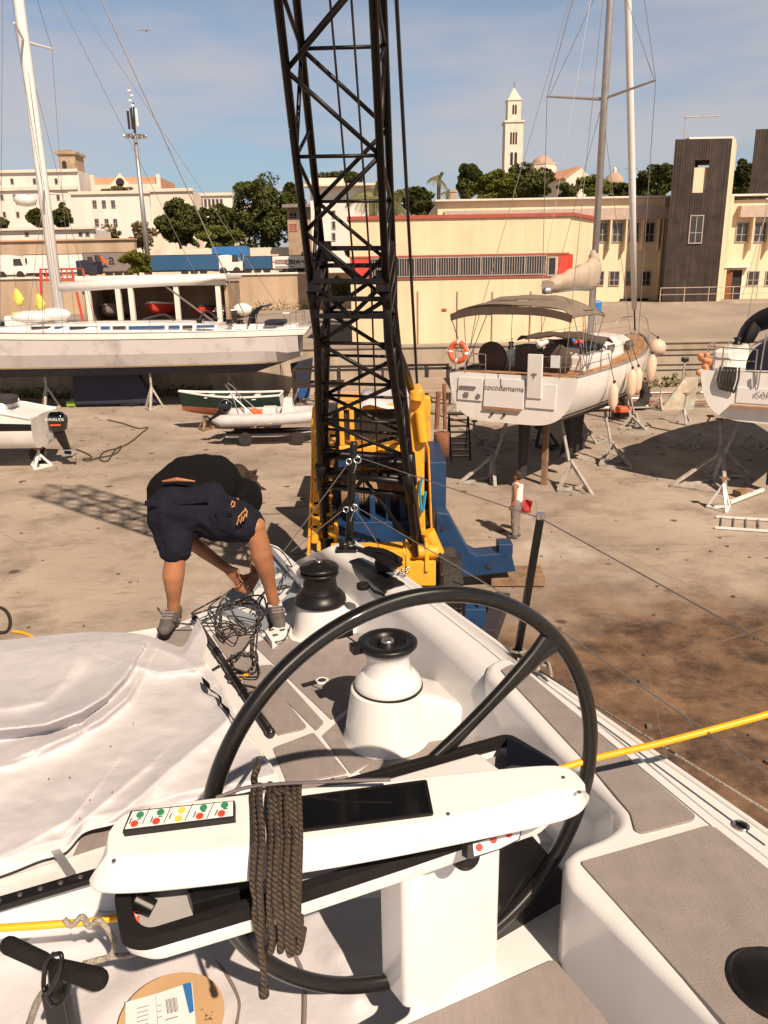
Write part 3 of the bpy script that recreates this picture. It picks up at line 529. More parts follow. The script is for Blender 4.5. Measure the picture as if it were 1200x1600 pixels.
# ------------------------------------------------------------------ lamp mast with antennas
q = thing('lamp_mast', 'tall steel floodlight mast crowned with antennas', 'lamp mast', (at(230, 392, 125).x, 125, 7))
b = V((at(230, 392, 125).x, 125, 7)); t = at(211, 212, 125); tt = at(206, 160, 125)
g = G(); g.tube([b, (t.x, 125, t.z)], [.42, .27], 12); g.obj('pole', 'alu', q, smooth=True)
g = G(); g.torus((t.x, 125, t.z), V((1, 0, 0)), V((0, 1, 0)), 1.35, .09, 20, 6)
for i in range(4): a = math.pi*i/4; g.bar((t.x-1.35*math.cos(a), 125-1.35*math.sin(a), t.z), (t.x+1.35*math.cos(a), 125+1.35*math.sin(a), t.z), .1)
g.obj('ring', 'steel', q)
for i in range(9): a = 2*math.pi*i/9; g = G(); g.box((t.x+1.45*math.cos(a), 125+1.45*math.sin(a), t.z-.12), (.5, .35, .3), rz=a); g.obj('floodlight', 'steel', q, bevel=.05)
g = G(); g.tube([(t.x, 125, t.z), (tt.x+.2, 125, tt.z)], [.2, .08], 8); g.obj('antenna_pole', 'dark', q)
for dx_, dz_, h_ in ((-.6, 2.0, 2.4), (.65, 2.3, 2.4), (-.1, 2.2, 2.8)): g = G(); g.box((t.x+dx_, 124.6, t.z+dz_), (.32, .25, h_)); g.obj('panel_antenna', 'twhite' if dx_ > 0 else 'dark', q, bevel=.05)
for k in range(4): g = G(); g.box((t.x+.15*(-1)**k, 124.8, t.z+3.9+.65*k), (.45, .3, .3)); g.obj('small_antenna', 'twhite', q, bevel=.08)

# ------------------------------------------------------------------ trees
rng = np.random.default_rng(5)
def leaf_mesh(cs, size, flat=.6):
    n = len(cs); nrm = rng.normal(size=(n, 3)); nrm[:, 2] = np.abs(nrm[:, 2])*1.2; nrm /= np.linalg.norm(nrm, axis=1)[:, None]
    u = np.cross(nrm, rng.normal(size=(n, 3))); u /= np.linalg.norm(u, axis=1)[:, None]; v = np.cross(nrm, u)
    s = size*rng.uniform(.5, 1.3, (n, 1)); u = u*s; v = v*s*flat
    P = np.stack([cs-u, cs-v*.8+u*.2, cs+u, cs+v], 1).reshape(-1, 3)
    return P, np.arange(4*n).reshape(-1, 4)
def crown_pts(c, rx, ry, rz_, n, nc=22, cl=.34, top=1.0, seedless=None):
    pts = []; cc = []
    while len(cc) < nc:
        p = rng.uniform(-1, 1, 3)
        if p@p < 1 and p@p > .02: cc.append(p*np.array([1, 1, top]))
    cc = np.array(cc); k = rng.integers(0, nc, n); d = rng.normal(size=(n, 3)); d /= np.linalg.norm(d, axis=1)[:, None]
    r = cl*rng.uniform(.45, 1, (n, 1))**.5 * rng.uniform(.6, 1.15, nc)[k][:, None]
    return (cc[k]+d*r*np.array([1, 1, .75]))*np.array([rx, ry, rz_])*.84+np.array(c), cc*np.array([rx, ry, rz_])*.84+np.array(c)
def tree(name, label, x0, x1, y0, y1, Y, base, m, n=2600, nc=22, cl=.34, leaf=None, group=None, trunk=True, shape='round', cat='tree'):
    a = at((x0+x1)/2, (y0+y1)/2, Y); rx = (at(x1, (y0+y1)/2, Y).x-at(x0, (y0+y1)/2, Y).x)/2; rz_ = (at((x0+x1)/2, y0, Y).z-at((x0+x1)/2, y1, Y).z)/2
    q = thing(name, label, cat, (a.x, Y, base), group=group)
    n = int(n*3.2); nc = int(nc*1.6); cl *= 1.35; pts, cc = crown_pts((a.x, Y, a.z), rx, rx*.8, rz_, n, nc, cl)
    pts = pts + np.array([[rx*.35*noise.noise(V((p[0]*.35, p[1]*.35, p[2]*.35+7))), 0, rz_*.30*noise.noise(V((p[0]*.4+9, p[1]*.4, p[2]*.3)))] for p in pts])
    if shape == 'cone':
        f = np.clip(1.25-(pts[:, 2]-a.z+rz_)/(2*rz_)*.95, .2, 1.1); pts[:, 0] = a.x+(pts[:, 0]-a.x)*f; pts[:, 1] = Y+(pts[:, 1]-Y)*f
    P, Fc = leaf_mesh(pts, (leaf or rx*.075)*.95)
    me = bpy.data.meshes.new('crown'); me.from_pydata(P.tolist(), [], Fc.tolist()); me.materials.append(M[m]); o = bpy.data.objects.new('crown', me); C.objects.link(o); par(o, q)
    if trunk:
        g = G(); r = max(.1, rx*.07); zt = a.z-rz_*.1; top = V((a.x, Y, zt)); g.tube(catmull([(a.x, Y, base), (a.x+rx*.05, Y, (base+a.z-rz_*.8)/2), (a.x-rx*.04, Y, a.z-rz_*.7), top], 4), [r*(1-.6*i/12) for i in range(13)], 8)
        for k in range(7):
            e_ = V(cc[k % len(cc)]); s_ = V((a.x, Y, a.z-rz_*(.75-.08*k))); g.tube([s_, s_.lerp(e_, .5)+V((0, 0, -.05*rz_)), e_], [r*.5, r*.3, r*.12], 6)
        g.obj('trunk', 'bark', q)
    return q
TG = 'trees beyond the yard'
tree('pine_tree', 'large dark pine left of the crane boom, the tallest one', 356, 462, 270, 398, 132, 7, 'leaf1', 6000, 46, .24, .30, TG)
tree('pine_tree', 'dark pine partly hidden behind the left chord of the boom', 432, 482, 284, 384, 138, 7, 'leaf1', 2400, 18, .3, .34, TG)
tree('pine_tree', 'round dark pine just right of the lamp mast', 240, 320, 308, 394, 130, 7, 'leaf1', 3600, 24, .27, .32, TG)
tree('pine_tree', 'low dark pine between the round pine and the tallest pine', 306, 384, 316, 390, 136, 7, 'leaf1', 2400, 18, .3, .32, TG)
tree('shrub', 'bright green shrub under the tallest pine behind the blue trailers', 310, 380, 352, 392, 126, 7, 'leaf2', 2600, 20, .3, .28, TG, cat='shrub')
tree('pine_tree', 'flat dark pine in front of the white block, left of a pair', 38, 74, 322, 358, 165, 7, 'leaf1', 1600, 14, .3, .3, TG)
tree('pine_tree', 'flat dark pine in front of the white block, right of a pair', 70, 112, 316, 354, 166, 7, 'leaf1', 1800, 14, .3, .3, TG)
tree('pine_tree', 'dark pine cut by the left edge of the photo', -14, 16, 336, 366, 150, 7, 'leaf1', 1200, 10, .35, .3, TG)
tree('small_tree', 'small yellow-green tree in front of the grey trailer', 186, 244, 391, 432, 98, 2.5, 'leaf3', 2600, 20, .28, .2, TG)
tree('bare_shrub', 'sparse brown shrub below the school windows, left of the lamp mast', 150, 192, 352, 380, 140, 7, 'leaf4', 360, 10, .4, .3, TG, cat='shrub')
tree('bare_shrub', 'sparse brown shrub right behind the lamp mast', 196, 246, 344, 390, 138, 7, 'leaf4', 500, 14, .38, .3, TG, cat='shrub')
tree('small_tree', 'small brown tree in front of the gabled hall', 164, 206, 288, 304, 176, 7, 'leaf4', 900, 12, .35, .3, TG)
tree('pine_tree', 'dark pine above the warehouse roof just right of the boom', 604, 684, 292, 340, 100, 7, 'leaf1', 3400, 26, .27, .27, TG)
tree('pine_tree', 'tall dark pine left of the light green bush', 712, 760, 250, 316, 120, 7, 'leaf1', 3000, 20, .28, .28, TG)
tree('pine_tree', 'wide dark pine below the bell tower', 768, 872, 255, 318, 135, 7, 'leaf1', 4400, 30, .26, .3, TG)
tree('cypress_bush', 'light olive green bushy tree in front of the bell tower pines', 734, 818, 266, 322, 108, 7, 'leaf3', 4600, 32, .24, .22, TG)
tree('pine_tree', 'dark low tree at the foot of the white nave', 862, 908, 284, 314, 150, 7, 'leaf1', 1800, 14, .32, .3, TG)
tree('small_tree', 'olive tree between the nave and the grey yacht mast', 902, 962, 268, 314, 130, 7, 'leaf2', 2400, 20, .3, .28, TG)
tree('pine_tree', 'dark pine behind the white furled sail', 950, 1010, 284, 314, 140, 7, 'leaf1', 1800, 16, .32, .3, TG)
tree('pine_tree', 'tall pine directly left of the dark tower', 996, 1060, 250, 316, 118, 7, 'leaf1', 3400, 24, .28, .28, TG)
tree('pine_tree', 'dark pine just right of the dark tower', 1140, 1184, 246, 312, 112, 7, 'leaf1', 2600, 20, .3, .28, TG)
tree('pine_tree', 'dark pine below the slab tower at the right edge', 1174, 1240, 268, 316, 105, 7, 'leaf1', 2200, 18, .3, .28, TG)
tree('pine_tree', 'dark tree seen through the boom above the white house', 500, 566, 266, 296, 125, 7, 'leaf1', 1500, 14, .32, .3, TG)
tree('shrub', 'small green shrub seen through the boom beside the warehouse', 536, 566, 382, 420, 60, 2.5, 'leaf2', 700, 12, .35, .14, TG, cat='shrub')
tree('shrub', 'brown climbing shrub at the foot of the warehouse behind the boom', 512, 552, 430, 470, 60, 2.5, 'leaf4', 1200, 14, .35, .14, TG, cat='shrub')
def palm(label, x, ytop, Y, base, R_, n=22, group='palm trees'):
    a = at(x, ytop, Y); q = thing('palm_tree', label, 'palm', (a.x, Y, base), group=group); c = V((a.x, Y, a.z))
    g = G(); g.tube(catmull([(a.x+.2, Y, base), (a.x-.1, Y, (base+a.z)/2), c], 5), R_*.13, 10); g.obj('trunk', 'bark', q)
    for i in range(n):
        az_ = 2*math.pi*(i*.382); el = RAD(-35+115*((i*.618) % 1)); d = V((math.cos(az_), math.sin(az_), 0)); pts = []
        for k in range(9): t = k/8; pts.append(c + d*(R_*t*math.cos(el)*(1-.12*t)) + V((0, 0, R_*(math.sin(el)*t-.55*t*t))))
        g = G(); g.tube(pts, [.035*R_*(1-.8*k/8) for k in range(9)], 4)
        for k in range(1, 9):
            for s_ in (-1, 1):
                for w_ in (0, .5):
                    p = pts[k-1].lerp(pts[k], w_); dd = (pts[k]-pts[k-1]).normalized(); side = dd.cross(V((0, 0, 1))).normalized()*s_
                    tip = p + side*R_*.24*(1-.5*k/8) + dd*R_*.16 + V((0, 0, -R_*.13)); g.add([p-dd*R_*.02, p+dd*R_*.03, tip], [(0, 1, 2)])
        g.obj('frond', 'frond', q, fixn=False)
palm('tall slim palm standing alone above the warehouse roof', 686, 279, 115, 7, 2.0)
palm('small palm beside the chimney on the yellow office roof', 699, 302, 112, 7, 1.3, 16)
palm('bushy palm seen through the boom', 583, 306, 66, 2.5, 2.6, 30)
palm('bushy palm right behind the right chord of the boom', 618, 316, 66, 2.5, 2.2, 26)
g = G(); pts = []
for x0, x1, y, Y in ((395, 480, 472, 104.4), (1000, 1110, 598, 45.6), (0, 110, 612, 45.4), (180, 330, 596, 45.6)):
    for k in range(260): p = at(random.uniform(x0, x1), y, Y-random.random()*.5); zb_ = 2.5 if Y > 60 else 0; pts.append((p.x, p.y, zb_+abs(random.gauss(0, .35))*(1.6 if Y > 60 else .8)))
P_, F_ = leaf_mesh(np.array(pts), .16); me = bpy.data.meshes.new('weeds'); me.from_pydata(P_.tolist(), [], F_.tolist()); me.materials.append(M['grass']); o = bpy.data.objects.new('weeds', me); C.objects.link(o); tag(o, 'scattered dry weeds growing along the foot of the walls', 'weeds', kind='stuff')

# ------------------------------------------------------------------ trucks on the upper road
YT = 109.0; ZR = 7.0
def wheel_(g, x, y, z, r, w_=.3, ax=(0, 1, 0)): g.lathe([(r*.55, 0), (r, .02), (r, w_-.02), (r*.55, w_)], (x, y, z), 18, ax)
def trailer(x0, x1, y0, m, label, front=None, Yt=YT, stripe=None):
    a, b = at(x0, y0, Yt), at(x1, y0, Yt); zt = (a.z+b.z)/2; q = thing('truck_trailer', label, 'trailer', ((a.x+b.x)/2, Yt, ZR), group='trucks on the upper road')
    g = G(); g.box(((a.x+b.x)/2, Yt+1.25, (ZR+.7+zt)/2), (b.x-a.x, 2.5, zt-ZR-.7)); g.obj('cargo_box', m, q, bevel=.05)
    g = G(); g.box(((a.x+b.x)/2, Yt+1.2, ZR+.62), (b.x-a.x-.1, 2.3, .14)); g.box(((a.x+b.x)/2, Yt+1.25, zt+.04), (b.x-a.x+.04, 2.52, .07)); g.obj('frame', 'dark', q)
    for k in range(3): g = G(); wheel_(g, b.x-(b.x-a.x)*.2-k*1.25 if front != 'r' else a.x+(b.x-a.x)*.2+k*1.25, Yt+.05, ZR+.48, .48); g.obj('wheel', 'tyre', q)
    return q, a, b, zt
def cab(x0, x1, y0, m, label, facing, Yt=YT):
    a, b = at(x0, y0, Yt), at(x1, y0, Yt); zt = (a.z+b.z)/2; q = thing('truck_cab', label, 'truck', ((a.x+b.x)/2, Yt, ZR), group='trucks on the upper road')
    w_ = b.x-a.x; s = 1 if facing == 'r' else -1; cx = (a.x+b.x)/2
    prof = [(-.5, .5), (.48, .5), (.5, 1.6), (.46, 2.0), (.36, zt-ZR-.9), (.18, zt-ZR-.2), (-.1, zt-ZR), (-.5, zt-ZR-.1)]
    g = G(); g.prism([(cx+s*u*w_, Yt+.1, ZR+v) for u, v in prof], (0, 2.3, 0)); g.obj('cab_body', m, q, bevel=.08)
    g = G(); g.prism([(cx+s*u*w_, Yt+.04, ZR+v) for u, v in ((.08, 1.7), (.36, 1.7), (.31, 2.55), (.1, 2.55))], (0, .05, 0)); g.prism([(cx+s*.475*w_, Yt+.2, ZR+1.9), (cx+s*.475*w_, Yt+2.3, ZR+1.9), (cx+s*.40*w_, Yt+2.2, ZR+2.75), (cx+s*.40*w_, Yt+.3, ZR+2.75)], (s*.06, 0, .02)); g.obj('window', 'winglass', q)
    g = G(); g.box((cx+s*w_*.5, Yt-.1, ZR+2.3), (.15, .25, .6)); g.obj('mirror', 'dark', q)
    for u in (.25, -.3): g = G(); wheel_(g, cx+s*u*w_, Yt-.02, ZR+.5, .5); g.obj('wheel', 'tyre', q)
    g = G(); g.box((cx, Yt+1.2, ZR+.55), (w_*.9, 2.0, .35)); g.obj('chassis', 'dark', q)
    return q
cab(-12, 40, 398, 'twhite', 'white truck cab at the far left edge of the upper road', 'r')
trailer(36, 128, 398, 'twhite', 'dirty white trailer left of the red frame', 'r')
q, a, b, zt = trailer(129, 212, 395, 'tgrey', 'grey trailer with an orange chevron logo')
cab(117, 150, 406, 'navy', 'dark blue truck cab in front of the grey trailer', 'r', YT-2.8)
g = G(); o = at(158, 410, YT-.03); s = .95
g.prism([V((o.x+u*s, YT-.03, o.z+v*s)) for u, v in ((-1.15, -.15), (0, .85), (1.15, -.15), (.55, -.15), (0, .35), (-.55, -.15))], (0, .025, 0)); g.obj('logo', 'orange', q)
g = G(); g.prism([V((o.x+u*s, YT-.03, o.z+v*s)) for u, v in ((-1.0, -.75), (-.5, -.25), (0, -.62), (.5, -.25), (1.0, -.75), (.4, -.62), (0, -.95), (-.4, -.62))], (0, .025, 0)); g.obj('logo_dark_mark', 'dark', q)  # dark printed mark below the orange chevron
RF = Matrix.Rotation(RAD(90), 3, 'X')
o = at(175, 413, YT-.06); text('lettering', 'a', 2.0, V((o.x, YT-.06, o.z)), RF, 'winglass', q)
trailer(213, 341, 399, 'tblue', 'long dark blue curtain trailer behind the small yellow-green tree')
cab(339, 378, 398, 'twhite', 'white truck cab in front of the long blue trailer', 'r')
trailer(330, 386, 385, 'tblue2', 'bright blue box trailer standing higher behind the white cab', Yt=YT+6)
q, a, b, zt = trailer(381, 424, 401, 'tblue', 'short dark blue trailer right of the white cab')
q, a, b, zt = trailer(425, 480, 400, 'twhite', 'white trailer with grey vent stripes beside the boom')
g = G()
for k in range(4): z_ = zt-.5-k*.42; g.box((a.x+1.6, YT-.02, z_), (2.5, .05, .14))
g.obj('vent', 'tgrey', q); g = G(); g.box(((a.x+b.x)/2, YT-.02, ZR+1.55), (b.x-a.x-.1, .05, .12)); g.obj('stripe', 'redtrim', q)
o = at(474, 412, YT); text('lettering', 'CNA W', .95, V((o.x-.8, YT-.05, o.z-.1)), RF, 'dark', q)

# ------------------------------------------------------------------ boat shed
YS = 72.0; ZS = 2.5
xl, xr = at(133, 470, YS).x, at(352, 470, YS).x; zt = at(240, 441, YS).z
q = thing('boat_shed', 'open-fronted boat shed with cream pillars and a thick white roof', 'shed', ((xl+xr)/2, YS, ZS))
g = G(); g.box(((xl+xr)/2, YS+6.5, (ZS+zt)/2), (xr-xl, .3, zt-ZS)); g.box((xl-.1, YS+3.3, (ZS+zt)/2), (.3, 6.2, zt-ZS)); g.box((xr+.1, YS+3.3, (ZS+zt)/2), (.3, 6.2, zt-ZS)); g.obj('back_wall', 'stone', q)
g = G(); g.box(((xl+xr)/2, YS+3.0, zt+.35), (xr-xl+.9, 7.6, .45)); g.obj('roof', 'gelw', q, bevel=.12)
g = G(); g.box(((xl+xr)/2, YS-.1, zt-.12), (xr-xl+.5, .4, .45)); g.obj('lintel', 'cream', q, bevel=.02)
for x in (139, 186, 206, 277, 342): 
    xx = at(x, 470, YS).x; g = G(); g.box((xx, YS, (ZS+zt-.35)/2), (.42, .42, zt-ZS-.35)); g.obj('pillar', 'cream', q, bevel=.02)
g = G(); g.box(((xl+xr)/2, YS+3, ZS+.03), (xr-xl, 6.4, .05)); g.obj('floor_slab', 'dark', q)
def small_hull(name, label, c, Lh, Bh, Hh, rz, mh, mt='gelw', group=None, cat='boat'):
    q = thing(name, label, cat, (c[0], c[1], c[2]), rz, group); g = G(); R = Matrix.Rotation(rz, 3, 'Z'); rows = []
    for i in range(13):
        t = i/12; bw = Bh/2*min(1, (1-t)*2.2+.0)**.6*(.82+.36*t*(1-t)*2) if t < 1 else .01; sh = Hh*(1+.25*t*t); row = []
        for j in range(15):
            a = math.pi*j/14; y = bw*math.copysign(abs(math.cos(a))**.7, math.cos(a)); z = sh-(sh-Hh*.55*t**3)*math.sin(a)**.8; row.append(V(c)+R@V(((t-.5)*Lh, y, z)))
        rows.append(row)
    g.grid(rows); g.add(rows[0], [tuple(range(15))]); g.obj('hull', mh, q, smooth=True)
    g = G(); g.tube([r[0] for r in rows], .05*Bh/1.5, 8); g.tube([r[-1] for r in rows], .05*Bh/1.5, 8); g.tube([rows[0][0], rows[0][-1]], .05*Bh/1.5, 8); g.obj('gunwale', mt, q)
    g = G()
    for t in (.3, .6): i = int(t*12); g.bar(rows[i][1], rows[i][-2], .22, .04)
    g.obj('thwart', mt, q); return q
bx = at(240, 475, YS+1.5); small_hull('shed_boat', 'orange-red boat stored bow-out in the middle bay of the shed', (bx.x, bx.y+2, ZS+.7), 5, 2.6, 1.1, RAD(-90), 'redpan')
bx = at(168, 478, YS+1.5); small_hull('shed_boat', 'dull grey boat stored in the left bay of the shed', (bx.x, bx.y+2, ZS+.6), 5, 2.6, 1.1, RAD(-90), 'tgrey', 'tgrey')
bx = at(313, 478, YS+1.5); small_hull('shed_boat', 'small red and black boat stored in the right bay of the shed', (bx.x, bx.y+1.5, ZS+.7), 4, 2.1, .8, RAD(-90), 'redpan', 'blk')
bx = at(364, 482, 74); q = small_hull('shed_boat', 'white covered inflatable lying beside the shed', (bx.x, bx.y, ZS+.3), 3.6, 1.9, .9, RAD(15), 'blk'); g = G(); g.ball((bx.x-1, bx.y, ZS+1.2), (.8, .7, .5)); g.ball((bx.x+.9, bx.y-.2, ZS+1.25), (.9, .7, .6)); g.obj('cover', 'gelw', q, smooth=True)
# red lift frame behind the white mast, yellow jackets, lamp
q = thing('lift_frame', 'red steel frame standing on the quay behind the white yacht mast', 'frame', (at(88, 438, 80).x, 80, 2.5))
g = G(); a, b = at(56, 438, 80), at(122, 438, 80); zt = at(90, 420, 80).z
for y in (80, 83):
    g.tube([(a.x, y, 2.5), (a.x+.6, y, zt), (b.x-.5, y, zt), (b.x, y, 2.5)], .12, 6); g.tube([(a.x+.3, y, a.z), (b.x-.1, y, a.z)], .1, 6)
for k in range(7): x = a.x+.6+(b.x-a.x-1.1)*k/6; g.tube([(x, 80, zt), (x, 80, a.z)], .07, 6); g.tube([(x, 80, zt), (x, 83, zt)], .07, 6)
g.obj('tubes', 'red', q)
# ================================================================== YARD
def loc(o): o.matrix_parent_inverse = Matrix.Identity(4); return o
def yhull(q, L_, hb, zs, zb_, nS=22, nC=12, p=.42, mats=('gelw',), bounds=(), transom_in=.15, deckm='gelw', q2=1.15):
    """lofted hull in the thing's own frame: x forward from the transom, y to port"""
    rows = []
    for i in range(nS+1):
        t = i/nS; x = L_*t; h = hb(t); row = []; ks = [0]+[math.asin(min(.999, max(0.001, (zs(t)-b(t))/(zs(t)-zb_(t))))**(1/q2)) for b in bounds]+[math.pi/2]; av = []
        for k in range(len(ks)-1):
            nk = max(2, nC-3*len(bounds)) if k in (0, len(ks)-2) else 2
            av += [ks[k]+(ks[k+1]-ks[k])*j/nk for j in range(nk)]
            if i == 0: segs = (segs if k else [])+[k]*nk
        av.append(math.pi/2); nA = len(av)-1
        for s in (-1, 1):
            rng_ = range(nA+1) if s < 0 else range(nA-1, -1, -1)
            for j in rng_:
                a = av[j]; y = s*h*max(0, math.cos(a))**p if j < nA else 0; z = zs(t)-(zs(t)-zb_(t))*math.sin(a)**q2
                xx = x + (transom_in*(zs(0)-z) if i == 0 else 0) - (.0 if i < nS else .12*(zs(t)-z)); row.append(V((xx, y, z)))
        rows.append(row)
    g = G()
    for i in range(nS):
        for j in range(len(rows[0])-1):
            a, b, c, d = rows[i][j], rows[i][j+1], rows[i+1][j+1], rows[i+1][j]; g.mi = segs[j] if j < nA else segs[2*nA-1-j]
            g.add([a, b, c, d], [(0, 1, 2, 3)])
    o = loc(g.obj('hull', list(mats), q, smooth=True))
    g = G(); g.add(rows[0], [tuple(range(len(rows[0])))]); 
    loc(g.obj('transom', deckm, q))
    return rows
def deck(q, rows, m='gelw', z=-.06, i0=0, name='deck', inset=0, dz=0):
    g = G(); P_ = []
    for r in rows[i0:]:
        a, b = r[0], r[-1]; P_.append([a.lerp(b, u)+V((0, 0, z+.06*math.sin(math.pi*u)+dz)) for u in (inset, .12+inset, .3, .5, .7, .88-inset, 1-inset)])
    g.grid(P_); return loc(g.obj(name, m, q, smooth=True))
def winch_small(q, x, y, z, r=.09):
    g = G(); g.lathe([(r*1.2, 0), (r*1.15, .05), (r*.75, .08), (r*.75, .15), (r*1.05, .17), (r*1.05, .21), (r*.3, .22)], (x, y, z), 12); return loc(g.obj('winch', 'black', q, smooth=True))
def stand(top, foot, label, ang=0, sp=.45, r=.035, m='galv', frac=.42, plate=True):
    """boat prop: leaning pole on a tripod"""
    top = V(top); foot = V((foot[0], foot[1], 0)); q = thing('boat_stand', label, 'boat stand', foot, group='boat stands')
    ap = foot.lerp(V((top.x, top.y, top.z)), frac); ap.z = top.z*frac
    g = G(); g.tube([ap+V((0, 0, -.25)) if frac > .2 else ap, top], r, 8); g.obj('pole', m, q)
    fs = [foot+V((sp*math.cos(ang+2*math.pi*k/3), sp*math.sin(ang+2*math.pi*k/3), .03)) for k in range(3)]
    for f_ in fs: g = G(); g.bar(f_, ap, r*2, r*1.6); g.obj('leg', m, q)
    g = G()
    for k in range(3): g.bar(fs[k], fs[(k+1) % 3], r*1.6)
    g.obj('base_bar', m, q)
    if plate: g = G(); g.box(top, (.22, .22, .05)); g.obj('top_pad', 'wood', q)
    return q
# ------------------------------------------------ yacht with the taupe bimini
q = thing('sailing_yacht', 'white sailing yacht with taupe bimini, fenders and a lettered transom on stands', 'yacht', (3.75, 22.8, 0), math.atan2(.82, .57))
Q1 = q
LY = 11.8
hb = lambda t: 2.1*(1 if t < .35 else max(.012, 1-((t-.35)/.65)**2.3))*(.97+.05*math.sin(math.pi*min(1, t*1.6)))
zs = lambda t: 3.62+.42*t*t; zbt = lambda t: 2.22-.16*math.sin(math.pi*min(1, t*1.2))+(.8*(t**5))
wl = lambda t: 2.33
rows = yhull(q, LY, hb, zs, zbt, 30, 22, .40, ('gelw', 'blk', 'hullgrey', 'blk'), [lambda t: 2.56+.25*t, lambda t: 2.49+.25*t, lambda t: 2.43+.25*t], transom_in=-.10)
deck(q, rows, 'teak', -.03, 0, 'side_deck')
g = G(); g.tube([r[0]+V((0, .03, .02)) for r in rows], .035, 6); g.tube([r[-1]+V((0, -.03, .02)) for r in rows], .035, 6); loc(g.obj('toe_rail', 'alu', q))
g = G(); R_ = []
for x, w_, h_ in ((3.6, 1.25, .45), (4.2, 1.35, .62), (6, 1.3, .62), (7.6, 1.05, .5), (9.0, .6, .2), (9.3, .4, .02)):
    z = zs(x/LY)-.03; R_.append([V((x, -w_, z)), V((x, -w_*.92, z+h_*.75)), V((x, -w_*.7, z+h_)), V((x, 0, z+h_*1.12)), V((x, w_*.7, z+h_)), V((x, w_*.92, z+h_*.75)), V((x, w_, z))])
g.grid(R_); g.add(R_[0], [tuple(range(7))]); loc(g.obj('coachroof', 'gelw', q, bevel=.03))
for s in (-1, 1):
    for x0, x1 in ((4.4, 6.0), (6.2, 7.5)): g = G(); g.prism([(x0, s*1.29, 3.85), (x1, s*1.17, 3.9), (x1-.1, s*1.13, 4.12), (x0+.15, s*1.24, 4.14)], (0, s*.04, 0)); loc(g.obj('side_window', 'winglass', q))
g = G(); g.box((2.5, 1.45, 3.85), (2.3, .5, .45)); g.box((2.5, -1.45, 3.85), (2.3, .5, .45)); loc(g.obj('cockpit_coaming', 'gelw', q, bevel=.06))
g = G(); g.box((2.0, 0, 3.62), (3.4, 2.3, .04)); loc(g.obj('cockpit_sole', 'teak', q))
g = G(); g.box((2.5, .95, 3.76), (2.2, .45, .24)); g.box((2.5, -.95, 3.76), (2.2, .45, .24)); loc(g.obj('cockpit_seat', 'gelw', q, bevel=.04))
for y, px_ in ((.98, 0), (-1.05, 0)): g = G(); g.lathe([(.02, -.07), (.46, -.06), (.49, 0), (.46, .06), (.02, .07)], (.75, y, 4.0), 28, (1, 0, .12)); loc(g.obj('wheel_cover', 'canvasd', q, smooth=True))
g = G(); g.box((1.0, .02, 3.95), (.7, .38, .9)); loc(g.obj('table_cover', 'canvasd', q, bevel=.03))
g = G(); g.box((-.12, -.80, 3.62), (.05, .46, 1.25)); loc(g.obj('passerelle', 'gelw', q, bevel=.02)); 
g = G(); g.box((-.16, -.80, 3.66), (.03, .015, .14)); g.box((-.16, -.80, 3.70), (.03, .16, .02)); loc(g.obj('passerelle_emblem', 'tgrey', q))
g = G(); g.box((-.02, -1.35, 4.05), (.02, .26, .34)); loc(g.obj('paper_notice', 'paper', q))
# transom panels: two lockers and the fold-down bathing platform
def tpan(y0, y1, z0, z1, name, m='gel', d=.03):
    g = G(); g.prism([(-.32-.0+.10*(0), y0, z0), (-.32, y1, z0), (-.32, y1, z1), (-.32, y0, z1)], (-d, 0, 0)); return g
tn = lambda z: -.10*(3.62-z)
def tp(y0, y1, z0, z1, name, m, d=.025): g = G(); g.prism([(tn(z0)-.02, y0, z0), (tn(z0)-.02, y1, z0), (tn(z1)-.02, y1, z1), (tn(z1)-.02, y0, z1)], (-d, 0, 0)); return loc(g.obj(name, m, q, bevel=.012))
tp(-.48, .80, 2.66, 3.5, 'bathing_platform', 'gel', .04); tp(.86, 1.70, 2.80, 3.48, 'locker_lid', 'gel'); tp(-.54, -1.45, 2.72, 3.42, 'locker_lid', 'gel')
g = G(); g.box((tn(2.62)-.06, .18, 2.62), (.05, 1.2, .05)); loc(g.obj('platform_slot', 'teak', q))
g = G(); g.box((tn(3.15)-.07, 1.35, 3.2), (.06, .55, .05)); g.box((tn(3.0)-.07, 1.38, 2.98), (.05, .14, .12)); loc(g.obj('shower_box', 'tgrey', q)); 
g = G(); g.lathe([(.07, 0), (.07, .05)], (tn(3)-.04, .98, 2.95), 12, (-1, 0, 0)); loc(g.obj('cap', 'tgrey', q))
for y in (.5, .1): g = G(); g.lathe([(.04, 0), (.04, .05)], (tn(2.45)-.02, y, 2.46), 10, (-1, 0, 0)); loc(g.obj('exhaust', 'dark', q))
# lettering: +y is port (left); a text lying in the transom plane, read from astern
RT = Matrix(((0, 0, -1), (-1, 0, 0), (0, 1, 0)))
def ltext(name, s, size, p, m): 
    Wm = world(q); o = text(name, s, size, V(p), RT, m, q, .002, .25); o.matrix_parent_inverse = Matrix.Identity(4); return o
ltext('boat_name', 'cocodemama', .24, (tn(3.16)-.070, .17, 3.16), 'tgrey')
